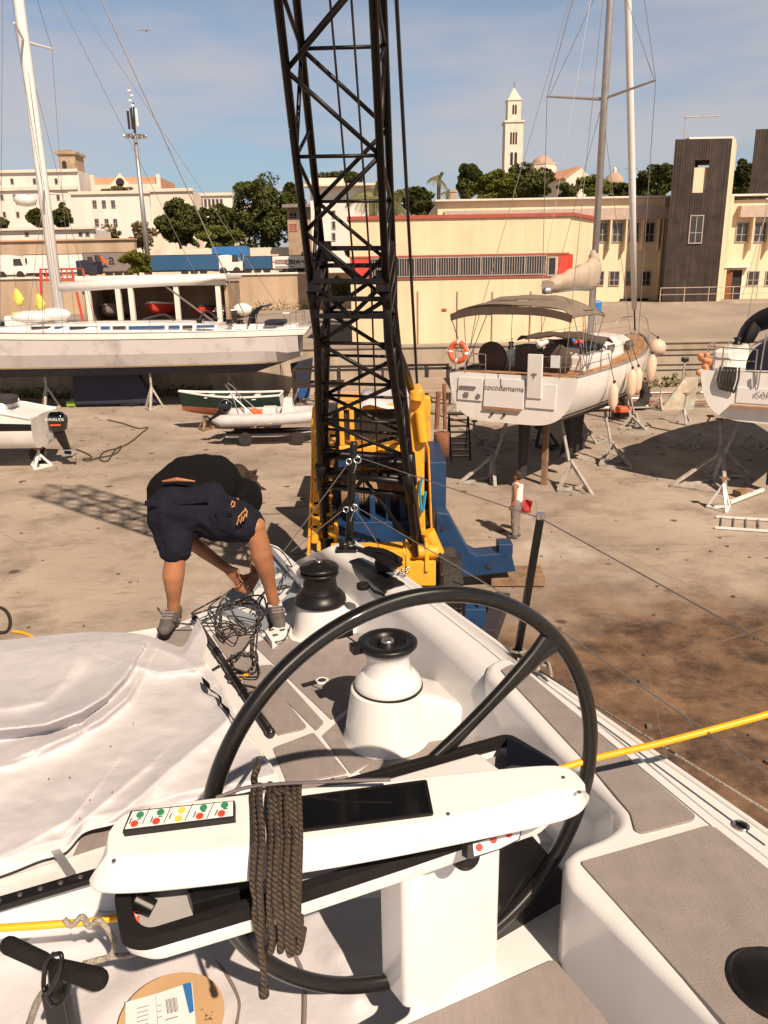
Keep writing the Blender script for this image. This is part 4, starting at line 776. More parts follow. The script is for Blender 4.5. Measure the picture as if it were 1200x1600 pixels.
# pulpits, stanchions, lifelines
g = G()
for s in (-1, 1):
    pts = [(.15, s*.9, 4.15), (0, s*1.5, 4.2), (.25, s*1.98, 4.25), (1.6, s*2.08, 4.25)]; g.tube(catmull(pts, 5), .016, 6); g.tube(catmull([(a, b, c-.3) for a, b, c in pts], 5), .012, 6)
    for p in pts: g.tube([(p[0], p[1], 3.6), p], .016, 6)
    loc(g.obj('pushpit', 'steel', q)); g = G()
for s in (-1, 1):
    for k in range(5): x = 2.6+k*1.75; y = s*(hb(x/LY)-.08); g = G(); g.tube([(x, y, zs(x/LY)), (x, y, zs(x/LY)+.62)], .016, 6); loc(g.obj('stanchion', 'steel', q))
g = G()
for s in (-1, 1):
    for dz in (.32, .6):
        g.tube([(1.6, s*2.05, 3.65+dz)]+[(2.6+k*1.75, s*(hb((2.6+k*1.75)/LY)-.08), zs((2.6+k*1.75)/LY)+dz) for k in range(5)]+[(11.2, s*.3, 4.0+dz)], .006, 4)
loc(g.obj('lifeline', 'wire', q))
g = G(); g.tube(catmull([(10.6, -.75, 4.0), (11.0, -.55, 4.6), (11.75, 0, 4.7), (11.0, .55, 4.6), (10.6, .75, 4.0)], 6), .018, 6); loc(g.obj('pulpit', 'steel', q))
for s in (-1, 1):
    for x in (2.0, 3.1): winch_small(q, x, s*1.5, 4.07)
# bimini
g = G(); R_ = []
for i in range(9):
    x = -.25+2.55*i/8; zt = 5.30+.12*math.sin(math.pi*min(1, .15+.85*i/8)); row = []
    for j in range(17):
        u = -1+2*j/16; row.append(V((x, 1.88*u, zt+.24*(1-abs(u)**3)-.10*(i % 4 == 2)*0 - (.14 if abs(u) > .99 else 0) + .02*math.sin(5*u+i))))
    rows_ = row; R_.append(row)
g.grid(R_); loc(g.obj('bimini', 'canvas', q, smooth=True, thick=.03))
g = G(); R_ = []
for i in range(5):
    x = .9+.7*i/4; R_.append([V((x, 1.8*(-1+2*j/16), 5.40+.40*(1-abs(-1+2*j/16)**3)*(1 if 0 < i < 4 else .7)+.015*math.sin(j*1.7))) for j in range(17)])
g.grid(R_); loc(g.obj('bimini_fold', 'canvas', q, smooth=True, thick=.02))
g = G(); R_ = [[V((-.25, 1.88*u, 5.32+.22*(1-abs(u)**3))) for u in np.linspace(-1, 1, 15)], [V((-.27, 1.86*u, 5.12+.20*(1-abs(u)**3))) for u in np.linspace(-1, 1, 15)]]; g.grid(R_); loc(g.obj('bimini_valance', 'canvasd', q, thick=.02))
g = G()
for s in (-1, 1):
    for a in ((.9, s*1.95, 3.7), ): 
        for x in (-.22, .6, 1.4, 2.2): g.tube([a, (x, s*1.9, 5.28)], .014, 6)
for x in (-.22, .6, 1.4, 2.2): g.tube([(x, 1.86*u, 5.27+.22*(1-abs(u)**3)) for u in np.linspace(-1, 1, 12)], .014, 6)
g.tube([(-.3, -.1, 3.65), (-.22, -.1, 5.5)], .012, 5); g.tube([(2.3, -1.3, 4.0), (1.9, -1.35, 5.3)], .012, 5); loc(g.obj('bimini_frame', 'steel', q))
# lowered sprayhood, laundry, sheets
g = G(); R_ = []
for i in range(6):
    t = i/5; R_.append([V((3.5+.8*t+.12*math.sin(3*u+t*3), 1.5*u, 4.28+.12*math.sin(math.pi*t)+.16*(1-u*u)+.035*math.sin(9*u+7*t))) for u in np.linspace(-1, 1, 15)])
g.grid(R_); loc(g.obj('sprayhood', 'canvasd', q, smooth=True, thick=.04))
g = G(); g.box((3.62, .1, 3.98), (.06, .7, .75)); loc(g.obj('companionway', 'dark', q)); 
g = G(); g.box((3.58, .75, 4.0), (.05, .35, .3)); g.box((3.58, -.95, 4.0), (.05, .5, .28)); loc(g.obj('bulkhead_window', 'winglass', q))
# mast, spreaders, boom with cover, furled jib
mx_ = 6.3; zm = 4.5
g = G(); g.tube([(mx_, 0, 4.0), (mx_-.22, -.12, 15), (mx_-.30, -.16, 19.2)], [.115, .115, .10], 14); mo = loc(g.obj('mast', 'alu', q, smooth=True))
for s in (-1, 1): g = G(); g.tube([(mx_-.13, 0, 11.75), (mx_-.45, s*1.75, 12.0)], [.05, .03], 8); loc(g.obj('spreader', 'alu', q))
g = G()
for s in (-1, 1):
    g.tube([(mx_-.2, s*1.75, 3.95), (mx_-.45, s*1.77, 12.0), (mx_-.3, -.12, 19.0)], .012, 5); g.tube([(mx_-.6, s*1.7, 3.95), (mx_-.13, 0, 11.6)], .010, 5); g.tube([(mx_-.4, s*1.72, 12.0), (mx_-.2, -.1, 15.6)], .010, 5)
    g.tube([(.1, s*1.6, 3.7), (mx_-.3, -.16, 19.1)], .010, 5)
g.tube([(1.9, 0, 5.95), (mx_-.3, -.16, 19.0)], .008, 4)
loc(g.obj('rigging', 'wire', q))
g = G(); bp_ = [(mx_-.15, 0, 5.9), (4.6, 0, 5.95), (2.2, 0, 5.9)]; g.tube(bp_, .10, 10); loc(g.obj('boom', 'alu', q, smooth=True))
g = G(); k = 12; R_ = []
for i in range(k+1):
    t = i/k; x = mx_+.12-4.0*t; h_ = .72*(1-t)**1.1+.36+.04*math.sin(i*2.1); wv = .26+.03*math.sin(i*1.9)
    R_.append([V((x+.0, .85*wv*math.sin(a)*(1-.25*math.cos(a)), 5.86+h_/2-h_/2*math.cos(a)+.02*math.sin(7*t+3*a))) for a in np.linspace(0, 2*math.pi, 17)])
g.grid(R_); g.add(R_[0], [tuple(range(17))]); g.add(R_[-1], [tuple(range(17))]); loc(g.obj('sail_cover', 'beigec', q, smooth=True))
g = G(); g.tube([(mx_-.02, 0, 6.6), (mx_-.06, 0, 7.15)], [.22, .13], 12); loc(g.obj('cover_collar', 'beigec', q, smooth=True))
g = G(); g.tube([(11.35, 0, 4.15), (10.9, -.02, 5.3)], .035, 8); loc(g.obj('furler', 'blk', q))
g = G(); g.tube([(11.05, 0, 5.0), (9.55, -.06, 9.5), (7.5, -.1, 15.6), (6.3, -.14, 19)], [.10, .13, .11, .06], 12); loc(g.obj('furled_jib', 'mastw', q, smooth=True))
g = G(); kb = [(5.0-.55, 2.1), (5.0+1.0, 2.1), (5.0+.7, .95), (5.0+1.2, .3), (5.0-.75, .3), (5.0-.4, .95)]
g.prism([(x, -.14, z) for x, z in kb], (0, .28, 0)); loc(g.obj('keel', 'blk', q, bevel=.05))
g = G(); g.prism([(.75, -.07, 2.35), (1.45, -.07, 2.35), (1.2, -.07, .3), (.85, -.07, .3)], (0, .14, 0)); loc(g.obj('rudder', 'blk', q, bevel=.04))
g = G(); g.box((1.7, -.45, 1.12), (.16, .16, 2.24)); tag(loc(g.obj('timber_prop', 'wood', q)), None, None)
g = G(); g.tube([(2.6, 0, 2.0), (2.5, 0, 1.7)], .05, 8)
for k in range(3): a = 2*math.pi*k/3; g.ball((2.42, .16*math.cos(a), 1.68+.16*math.sin(a)), (.03, .10, .10), 10)
loc(g.obj('propeller', 'blk', q, smooth=True))
W1 = world(q)
# things hung on it
def torus_ring(name, label, c, R, r, nrm, m, band=None, cat='ring'):
    nrm = V(nrm).normalized(); u = nrm.orthogonal().normalized(); w_ = nrm.cross(u); q = thing(name, label, cat, c)
    g = G(); g.torus(c, u, w_, R, r, 40, 12); g.obj('ring', m, q, smooth=True)
    if band:
        for k in range(4): g = G(); g.torus(c, u, w_, R, r*1.05, 4, 12, math.pi/4+k*math.pi/2-.12, math.pi/4+k*math.pi/2+.12); g.obj('band', band, q)
        g = G(); pts = [V(c)+(u*math.cos(a)+w_*math.sin(a))*(R+r*1.25+.03*math.sin(a*6)) for a in np.linspace(0, 2*math.pi, 30)]; g.tube(pts, .009, 4); g.obj('grab_rope', 'twhite', q)
    return q
c = at(716, 550, 23.7); torus_ring('lifebuoy', 'orange lifebuoy with white rope hanging on the stern rail', c, .27, .075, (-.57, -.82, .05), 'orange', 'paper', 'lifebuoy')
FG = 'fenders on the yacht'
def fender(x, y_off, ztop, r, ln, label, ball=False):
    r *= .86; ln *= .95
    s = -1; c = W1 @ V((x, s*(hb(x/LY)+y_off), ztop)); q = thing('fender', label, 'fender', c, group=FG); g = G()
    if ball: g.ball(c-V((0, 0, r)), r, 20)
    else: g.lathe([(.02, 0), (r*.5, -.04), (r, -.18), (r*1.02, -ln*.5), (r, -ln+.2), (r*.5, -ln+.05), (.03, -ln)], c, 20)
    g.obj('body', 'fender', q, smooth=True); g = G(); g.lathe([(.03, .0), (.05, .05), (.03, .09)], c, 8); g.obj('eye', 'blk', q)
    g = G(); g.tube([c+V((0, 0, .05)), W1 @ V((x, s*(hb(x/LY)-.05), zs(x/LY)+.5))], .012, 5); g.obj('lanyard', 'rope', q)
fender(2.2, .2, 3.25, .16, .85, 'cream cylindrical fender nearest the transom'); fender(3.8, .2, 3.5, .17, .95, 'cream fender second from the transom, left of a close pair'); fender(4.4, .2, 3.5, .17, .9, 'cream fender third from the transom, right of a close pair')
fender(6.2, .25, 3.75, .19, 1.05, 'large cream fender near the middle of the taupe-hooded yacht'); fender(8.2, .25, 4.1, .36, .7, 'round cream ball fender nearest the bow', True)
g = G()
for k in range(7): p = W1 @ V((3.35+random.uniform(-.05, .05), -.55+random.uniform(-.28, .28), 4.3+random.uniform(-.12, .1))); g.mi = k % 2; g.ball(p, (random.uniform(.05, .10), .06, random.uniform(.04, .08)), 6)
tag(g.obj('laundry', ['red', 'tblue2'], None, smooth=True), 'small heap of red and blue patterned laundry by the companionway', 'laundry')
p = W1 @ V((3.3, .55, 4.2)); g = G(); g.capsule(p, p+V((.2, 0, .08)), .12, .07, 7); g.capsule(p, p+V((-.1, .1, .1)), .1, .05, 7); tag(g.obj('towel', 'paper', None, smooth=True), 'crumpled white towel beside the companionway', 'towel')

# ------------------------------------------------ second yacht at the right edge
q = thing('sailing_yacht', 'white yacht with a navy hood and wheel cover cut by the right edge', 'yacht', (11.05, 21.9, 0), math.atan2(.82, .57)); Q2 = q
rows = yhull(q, 11.5, hb, zs, zbt, 26, 20, .42, ('gelw', 'tgrey', 'navy'), [lambda t: 2.5+.2*t, lambda t: 2.43+.2*t], transom_in=-.10)
deck(q, rows, 'gelw', -.03, 0, 'side_deck'); g = G(); g.tube([r[0] for r in rows], .04, 6); g.tube([r[-1] for r in rows], .04, 6); loc(g.obj('toe_rail', 'gelw', q))
g = G(); R_ = []
for x, w_, h_ in ((2.9, 1.45, .6), (4.2, 1.4, .7), (6, 1.3, .62), (7.6, 1.05, .5), (9.0, .6, .2), (9.3, .4, .02)):
    z = zs(x/LY)-.03; R_.append([V((x, -w_, z)), V((x, -w_*.92, z+h_*.75)), V((x, -w_*.7, z+h_)), V((x, 0, z+h_*1.12)), V((x, w_*.7, z+h_)), V((x, w_*.92, z+h_*.75)), V((x, w_, z))])
g.grid(R_); g.add(R_[0], [tuple(range(7))]); loc(g.obj('coachroof', 'gelw', q, bevel=.03))
g = G(); g.box((1.6, 1.55, 3.9), (2.8, .5, .6)); g.box((1.6, -1.55, 3.9), (2.8, .5, .6)); loc(g.obj('cockpit_coaming', 'gelw', q, bevel=.08))
g = G(); g.lathe([(.02, -.07), (.74, -.06), (.78, 0), (.74, .06), (.02, .07)], (.45, .15, 3.75), 32, (1, 0, .1)); loc(g.obj('wheel_cover', 'canvasb', q, smooth=True))
g = G(); R_ = []
for i in range(8):
    t = i/7; x = 2.1+1.9*t; R_.append([V((x+.25*math.cos(a)**2, 1.62*math.cos(a), 4.0+(1.45-.75*t*t)*math.sin(a)**.75)) for a in np.linspace(0.02, math.pi-.02, 19)])
g.grid(R_); loc(g.obj('hood', 'canvasb', q, smooth=True, thick=.04))
g = G(); g.prism([(3.15, 1.5, 4.15), (3.7, 1.35, 4.15), (3.6, 1.15, 4.6), (3.1, 1.3, 4.85)], (.05, .09, 0)); loc(g.obj('hood_window', 'tgrey', q))
g = G()
for s in (1, -1):
    pts = [(.1, s*.6, 4.25), (.05, s*1.5, 4.28), (.35, s*1.98, 4.3), (1.6, s*2.08, 4.3)]; g.tube(catmull(pts, 5), .018, 6); g.tube(catmull([(a, b, c-.33) for a, b, c in pts], 5), .014, 6)
    for p in pts: g.tube([(p[0], p[1], 3.6), p], .018, 6)
    loc(g.obj('pushpit', 'steel', q)); g = G()
g = G(); g.prism([(tn(3)-.02, 1.0, 2.75), (tn(3)-.02, -1.4, 2.75), (tn(3.3)-.02, -1.4, 3.2), (tn(3.3)-.02, 1.0, 3.2)], (-.03, 0, 0)); loc(g.obj('bathing_platform', 'gel', q, bevel=.02))
g = G(); g.box((tn(2.75)-.14, -.1, 2.68), (.2, 2.4, .05)); loc(g.obj('platform_edge', 'teak', q))
ltext('boat_name', 'KAIROS', .22, (tn(2.95)-.066, .15, 2.96), 'tgrey')
g = G(); g.tube([(-.1, .45, 3.2), (-.1, .4, 4.7)], .02, 6); g.tube([(-.14, .5, 3.3), (-.14, .5, 3.65)], .03, 6); loc(g.obj('ladder_post', 'steel', q))
g = G(); g.prism([(.7, -.06, 2.25), (1.35, -.06, 2.05), (1.15, -.06, .25), (.8, -.06, .25)], (0, .12, 0)); loc(g.obj('rudder', 'navy', q, bevel=.04))
g = G(); g.prism([(.74, -.075, 1.25), (1.27, -.075, 1.25), (1.13, -.075, .2), (.82, -.075, .2)], (0, .15, 0)); loc(g.obj('rudder_tip', 'stripe', q, bevel=.04))
g = G(); g.prism([(x+.3, -.2, z) for x, z in kb], (0, .4, 0)); loc(g.obj('keel', 'navy', q, bevel=.05))
g = G(); g.tube([(6.3, 0, 4.3), (6.1, 0, 19)], .11, 12); loc(g.obj('mast', 'alu', q, smooth=True)); g = G(); g.tube([(0.1, 1.5, 3.7), (6.1, 0, 19)], .01, 5); g.tube([(5.7, 2.0, 3.9), (5.9, 1.8, 8.6), (6.1, 0, 19)], .01, 5); loc(g.obj('rigging', 'wire', q))
g = G(); g.tube([(6.2, 0, 8.55), (5.9, 1.85, 8.65)], [.05, .035], 8); loc(g.obj('spreader', 'mastw', q))
for s in (1, -1): winch_small(q, 2.2, s*1.55, 4.2, .12)
W2 = world(q)
q = thing('rope_coil', 'black mooring rope hung in loops on the right yacht stern', 'rope', W2 @ V((-.1, 1.35, 3.6)))
g = G()
for k in range(5): y = 1.5-.09*k; g.tube([W2 @ p for p in catmull([(-.06, y, 3.75), (-.14, y+.02, 3.4), (-.15, y-.07, 3.12-.02*k), (-.14, y-.16, 3.4), (-.06, y-.14, 3.75)], 6)], .028, 6)
g.obj('loops', 'rope', q, smooth=True)
g = G()
for k in range(16): p = W2 @ V((random.uniform(-.1, .3), 2.0+random.uniform(-.14, .14), 4.1-random.random()*.7)); g.ball(p, (random.uniform(.05, .11),)*3, 8)
tag(g.obj('orange_rope_bundle', mat('salmon_rope', (.62, .26, .13), .9, var=.3, scale=20), None, remesh=.03), 'faded orange bundle of rope tied at the corner of the navy-hooded yacht', 'rope bundle')

# ------------------------------------------------ long classic yacht on the left
YL = 41.8; xs = at(486, 520, YL).x
q = thing('sailing_yacht', 'long white racing yacht with navy bottom and thick white mast on the left', 'yacht', (xs, YL, 0), math.pi); Q3 = q
LL = 25.0; hb3 = lambda t: 2.5*max(.01, (.62+.75*math.sin(math.pi*min(1, t*.95+.06)))/1.37)*(1 if t < .75 else max(.02, 1-((t-.75)/.25)**1.8))
zs3 = lambda t: 3.93+.7*(t-.18)**2; zb3 = lambda t: 1.72+2.0*max(0, .12-t)*4 + 1.6*max(0, t-.7)**1.4
g1 = lambda t: zs3(t)-.30; g2 = lambda t: 2.30
rows = yhull(q, LL, hb3, zs3, zb3, 44, 24, .55, ('gelw', 'dark', 'hullgrey', 'gold', 'navy'), [lambda t: g1(t)+.02, lambda t: g1(t)-.02, lambda t: 2.34, lambda t: 2.26], transom_in=.9, q2=1.0)
deck(q, rows, 'gelw', .0)
g = G(); g.tube([r[-1]+V((0, -.02, .02)) for r in rows], .04, 6); g.tube([r[0]+V((0, .02, .02)) for r in rows], .04, 6); loc(g.obj('toe_rail', 'alu', q))
g = G(); R_ = []
for x, w_, h_ in ((4.6, 1.3, .30), (6.5, 1.5, .42), (11, 1.55, .42), (14.5, 1.2, .3), (17, .7, .04)):
    z = zs3(x/LL); R_.append([V((x, -w_, z)), V((x, -w_*.93, z+h_)), V((x, 0, z+h_*1.15)), V((x, w_*.93, z+h_)), V((x, w_, z))])
g.grid(R_); g.add(R_[0], [tuple(range(5))]); loc(g.obj('coachroof', 'gelw', q, bevel=.04))
for k, (x0, x1, m) in enumerate(((4.7, 5.6, 'stripe'), (5.8, 6.3, 'winglass'), (6.45, 7.0, 'stripe'), (7.2, 9.0, 'stripe'), (9.15, 9.8, 'winglass'), (9.95, 10.4, 'stripe'), (10.6, 12.0, 'winglass'), (12.2, 12.8, 'stripe'), (13.0, 14.0, 'winglass'))):
    y = 1.53 if x1 < 11 else 1.45-.08*(x0-10.6); g = G(); g.box(((x0+x1)/2, y, zs3(x0/LL)+.24), (x1-x0, .06, .13)); loc(g.obj('side_window', m, q))
g = G(); g.box((2.9, 0, 4.02), (2.6, 1.5, .35)); g.box((1.2, 0, 4.0), (1.0, 1.9, .3)); loc(g.obj('cockpit_coaming', 'gelw', q, bevel=.08))
g = G(); g.ball((14.2, .3, 4.75), (1.2, .7, .32), 14); g.ball((13.2, .2, 4.85), (.9, .6, .32), 14); loc(g.obj('deck_bag', 'gelw', q, smooth=True))
mb = xs - at(93, 490, YL).x; 
tp_ = at(24, -20, YL-.1); mt = (xs-tp_.x, -.1, tp_.z)
g = G(); d_ = V(mt)-V((mb, 0, 4.0)); g.tube([(mb, 0, 4.0), V((mb, 0, 4))+d_*.5, V(mt), V((mb, 0, 4))+d_*1.3], [.28, .27, .24, .2], 16); loc(g.obj('mast', 'mastw', q, smooth=True))
g = G(); g.lathe([(.36, 0), (.36, .5), (.34, .52)], V((mb, 0, 4.2)), 16); loc(g.obj('mast_collar', 'mastw', q))
g = G(); g.tube([(mb-.2, 0, 6.15), (mb-4, .0, 6.35), (xs-at(300, 437, YL).x, 0, 6.42), (xs-at(338, 433, YL).x, 0, 6.5)], [.25, .27, .24, .05], 14); bo = loc(g.obj('boom', 'mastw', q, smooth=True))
sp = V((mb, 0, 4))+d_*.86; 
for s in (-1, 1): g = G(); g.tube([sp, sp+V((-.5, s*2.1, .2))], [.07, .045], 8); loc(g.obj('spreader', 'mastw', q))
s2 = V((mb, 0, 4))+d_*.43
for s in (-1, 1): g = G(); g.tube([s2, s2+V((-.45, s*1.2, .05))], [.06, .04], 8); loc(g.obj('spreader', 'mastw', q))
g = G(); g.lathe([(.1, -.35), (.45, -.28), (.55, 0), (.45, .15), (.1, .18)], s2+V((.75, .5, -.3)), 18); loc(g.obj('radar_dome', 'gelw', q, smooth=True))
g = G(); R3 = .013; top = V((mb, 0, 4))+d_*1.25
for s in (-1, 1):
    g.tube([(mb+.1, s*2.2, 4.0), s2+V((-.45, s*1.2, .05)), sp+V((-.5, s*2.1, .2)), top], R3, 4); g.tube([(mb-1.0, s*2.3, 4.0), sp], R3, 4); g.tube([(mb+.9, s*2.2, 4.0), s2], R3, 4)
g.tube([at_ for at_ in ((xs-at(388, 492, YL).x, 0, 4.1), (xs-at(153, -12, YL).x, 0, at(153, -12, YL).z))], .03, 5)
g.tube([(1.0, .6, 4.1), top], R3, 4); g.tube([(mb-7.3, 0, 6.5), top], R3, 4); g.tube([(mb+3, .3, 4.4), (mb+.5, .1, 20)], R3, 4); g.tube([(mb+5, 0, 4.4), top], R3, 4)
g.tube([(5.0, 0, 4.3), (mb-5.4, 0, 6.3)], .05, 5); loc(g.obj('rigging', 'wire', q))
g = G()
for k in range(7): x = 2.5+k*2.6; y = hb3(x/LL)-.06; g.tube([(x, y, zs3(x/LL)), (x, y, zs3(x/LL)+.65)], .018, 5)
loc(g.obj('stanchion', 'steel', q)); g = G()
for dz in (.35, .63): g.tube([(2.5+k*2.6, hb3((2.5+k*2.6)/LL)-.06, zs3((2.5+k*2.6)/LL)+dz) for k in range(7)], .008, 4)
loc(g.obj('lifeline', 'wire', q))
g = G(); pts = [(2.6, 1.55, 4.7), (.9, 1.5, 4.75), (.35, .6, 4.75), (.35, -.6, 4.75), (.9, -1.5, 4.75)]; g.tube(catmull(pts, 4), .02, 6)
for p in pts: g.tube([(p[0], p[1], 3.95), p], .02, 6)
loc(g.obj('pushpit', 'steel', q))
g = G(); R_ = []
for i in range(6): t = i/5; R_.append([V((2.2+.9*math.cos(a)*(1-t*.1), 1.0-2*t, 4.15+.95*math.sin(a))) for a in np.linspace(0, math.pi*.55, 9)])
g.grid(R_); loc(g.obj('dodger', 'canvasb', q, smooth=True, thick=.05)); g = G(); g.box((1.75, .3, 4.27), (1.0, 1.6, .22)); loc(g.obj('cushion', 'canvasb', q, bevel=.05))
for x, y in ((4.05, .9), (5.6, .8), (3.4, 1.45)): winch_small(q, x, y, 4.25, .17)
g = G(); g.tube(catmull([(6.8, 1.2, 4.5), (7.4, .8, 4.75), (8.4, 1.0, 4.55)], 5), .06, 6); g.tube(catmull([(4.6, 1.0, 4.5), (5.2, .8, 4.9), (5.6, 1.0, 4.45)], 5), .05, 6); loc(g.obj('deck_gear', 'blk', q))
kx0, kx1 = xs-at(218, 605, YL).x, xs-at(118, 605, YL).x
g = G(); g.prism([(kx0, -.25, 1.85), (kx1, -.25, 1.85), (kx1+.1, -.25, .15), (kx0-.9, -.25, .15)], (0, .5, 0)); loc(g.obj('keel', 'navy', q, bevel=.08))
rx0, rx1 = xs-at(488, 600, YL).x, xs-at(455, 600, YL).x
g = G(); g.prism([(rx0-.1, -.12, 2.4), (rx1, -.12, 2.1), (rx1-.2, -.12, .3), (rx0+.2, -.12, .3)], (0, .24, 0)); loc(g.obj('rudder', 'navy', q, bevel=.06))
g = G(); g.prism([(rx0+.06, -.135, 1.2), (rx1-.13, -.135, 1.2), (rx1-.22, -.135, .26), (rx0+.2, -.135, .26)], (0, .27, 0)); loc(g.obj('rudder_tip', 'stripe', q, bevel=.06))
# vertical stands under it
for px_, yb, lab in ((77, 638, 'stand under the long yacht, left of the keel, rust on its top tube'), (240, 640, 'stand under the long yacht, right of the keel'), (359, 618, 'stand under the long yacht behind the dinghies')):
    f_ = hz(px_, yb); stand((f_.x, f_.y, 1.98), f_, lab, RAD(-90), .55, .06, 'galv', .58)
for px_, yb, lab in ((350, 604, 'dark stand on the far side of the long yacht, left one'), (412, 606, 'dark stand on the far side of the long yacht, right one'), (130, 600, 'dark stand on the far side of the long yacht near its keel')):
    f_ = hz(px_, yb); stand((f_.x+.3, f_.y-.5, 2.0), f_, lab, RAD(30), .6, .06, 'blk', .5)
# ------------------------------------------------ motorboat with outboard, left edge
YM = hz(60, 733).y; xq = at(72, 670, YM+.6).x
q = thing('motorboat', 'white motorboat with a black side stripe cut by the left edge', 'boat', (xq, YM+.6, 0), math.pi)
zk = at(40, 702, YM).z; zt = at(20, 640, YM).z; hbm = lambda t: 1.12*max(.02, 1-max(0, (t-.45)/.55)**2); zsm = lambda t: zt-.25*max(0, .22-t)/.22+.25*t*t
rows = yhull(q, 5.6, hbm, zsm, lambda t: zk+.9*t**4, 20, 18, .42, ('gelw', 'black', 'gelw'), [lambda t: zk+(zt-zk)*.72-.2*max(0, .22-t), lambda t: zk+(zt-zk)*.52], transom_in=.1)
deck(q, rows, 'gelw', -.04); g = G(); g.tube([r[-1] for r in rows], .05, 8); g.tube([r[0] for r in rows], .05, 8); loc(g.obj('gunwale', 'gelw', q))
g = G(); g.box((1.6, 0, zt+.1), (1.1, 1.3, .35)); g.box((2.9, 0, zt+.28), (.8, .9, .6)); loc(g.obj('seat_console', 'gelw', q, bevel=.1)); g = G(); g.box((1.15, .35, zt+.3), (.7, .55, .22)); g.ball((1.2, .2, zt+.38), (.5, .35, .13), 10); loc(g.obj('black_cover', 'blk', q, bevel=.06))
g = G(); g.tube([(2.2, .6, zt), (2.1, .55, zt+.9)], .03, 6); loc(g.obj('rod', 'orange', q))
def outboard(label, c, s, rz=0, txt=True):
    q = thing('outboard_motor', label, 'outboard motor', c, rz); c = V(c); R = Matrix.Rotation(rz, 3, 'Z'); T = lambda p: c+R@(V(p)*s)
    g = G()
    R_ = []
    for z, xw, yw, xo in ((0, .16, .16, 0), (.04, .24, .19, 0), (.28, .27, .2, .02), (.42, .25, .19, .02), (.52, .19, .15, .0), (.56, .10, .09, -.02)):
        R_.append([T((xo+xw*math.copysign(abs(math.cos(a))**.6, math.cos(a)), yw*math.copysign(abs(math.sin(a))**.6, math.sin(a)), z)) for a in np.linspace(0, 2*math.pi, 21)])
    g.grid(R_); g.add(R_[-1], [tuple(range(20))]); g.obj('cowling', 'screen', q, smooth=True)
    g = G(); g.prism([T((-.16, -.10, .02)), T((.14, -.10, .02)), T((.24, -.10, -.5)), T((.10, -.10, -.52)), T((-.02, -.10, -.3))], R@V((0, .2*s, 0))); g.prism([T((.06, -.04, -.48)), T((.26, -.04, -.48)), T((.30, -.04, -.80)), T((.12, -.04, -.80))], R@V((0, .08*s, 0))); g.obj('leg', 'black', q, bevel=.02)
    g = G(); g.box(T((.22, 0, -.56)), (.36*s, .22*s, .025*s), rz); g.capsule(T((.05, 0, -.72)), T((.36, 0, -.72)), .055*s, .04*s, 10); g.obj('cavitation_plate', 'alu' if txt else 'black', q)
    g = G()
    for k in range(3): a = 2*math.pi*k/3+.4; g.ball(T((.38, .09*math.cos(a), -.72+.09*math.sin(a))), (.02*s, .07*s, .07*s), 8)
    g.obj('propeller', 'alu', q, smooth=True)
    g = G(); g.box(T((-.2, 0, -.08)), (.16*s, .22*s, .3*s), rz); g.obj('clamp', 'alu', q)
    if txt: text('lettering', 'EVINRUDE', .115*s, T((.02, -.215, .32)), RF, 'twhite', q, .006); g = G(); g.box(T((.02, -.205, .20)), (.3*s, .02, .035*s)); g.obj('decal', 'orange', q)
    return q
c = at(87, 675, YM+.2); outboard('black outboard with white lettering and an orange stripe on the motorboat', (c.x, YM+.45, c.z), 1.25)
f_ = hz(62, 730); stand((f_.x, f_.y+.1, at(62, 702, f_.y).z), f_, 'small white tripod stand under the motorboat stern', RAD(-90), .42, .045, 'mastw', .75)
g = G(); p = at(60, 706, YM+.8); g.lathe([(.2, -.1), (.32, -.09), (.36, 0), (.32, .09), (.2, .1)], (p.x, p.y, .36), 20, (0, 1, 0)); tag(g.obj('tyre', 'tyre', None, smooth=True), 'small black tyre behind the motorboat tripod', 'tyre')
# ------------------------------------------------ green dinghy and RIB
Yd = 34.5; a, b = at(281, 630, Yd), at(440, 630, Yd)
def dinghy(name, label, x0, x1, Y_, z0, z1, B_, mats, bounds):
    q = thing(name, label, 'boat', (x1, Y_, 0), math.pi); h_ = lambda t: B_*max(.02, (.72+.28*math.sin(math.pi*min(1, t+.1)))*(1-max(0, (t-.4)/.6)**2)); s_ = lambda t: z1+.22*(t-.3)**2*2
    rows = yhull(q, x1-x0, h_, s_, lambda t: z0+.35*t**3, 20, 14, .6, mats, bounds, transom_in=-.1)
    g = G(); g.tube([r[-1]+V((0, 0, .02)) for r in rows], .05, 8); g.tube([r[0]+V((0, 0, .02)) for r in rows], .05, 8); g.tube([rows[0][0], rows[0][-1]], .05, 6); loc(g.obj('gunwale', 'gelw', q))
    g = G(); P_ = [[r[0].lerp(r[-1], u)+V((0, 0, -.22)) for u in (.06, .5, .94)] for r in rows]; g.grid(P_); loc(g.obj('inner_floor', 'gelw', q))
    for i in (5, 10, 14): g = G(); g.bar(rows[i][0]+V((0, 0, -.08)), rows[i][-1]+V((0, 0, -.08)), .25, .04); loc(g.obj('thwart', 'gelw', q))
    return q
zt = at(300, 619, Yd-.7).z; zb_ = at(340, 655, Yd-.5).z
dinghy('rowing_boat', 'dark green rowing boat with white gunwale and brown bottom', a.x, b.x, Yd, zb_, zt-.1, .85, ('greenh', 'brownh'), [lambda t: zb_+.42*(zt-zb_)+.1*t])
for x in (320, 400): p = at(x, 655, Yd); stand((p.x, Yd, zb_+.05), (p.x, Yd), 'low dark trestle under the green rowing boat, %s' % ('left one' if x == 320 else 'right one'), RAD(30), .4, .05, 'wood', .8)
Yr = 31.5; a, b = at(352, 660, Yr), at(520, 660, Yr); zt = at(420, 652, Yr-.8).z; zb_ = at(420, 688, Yr-.6).z
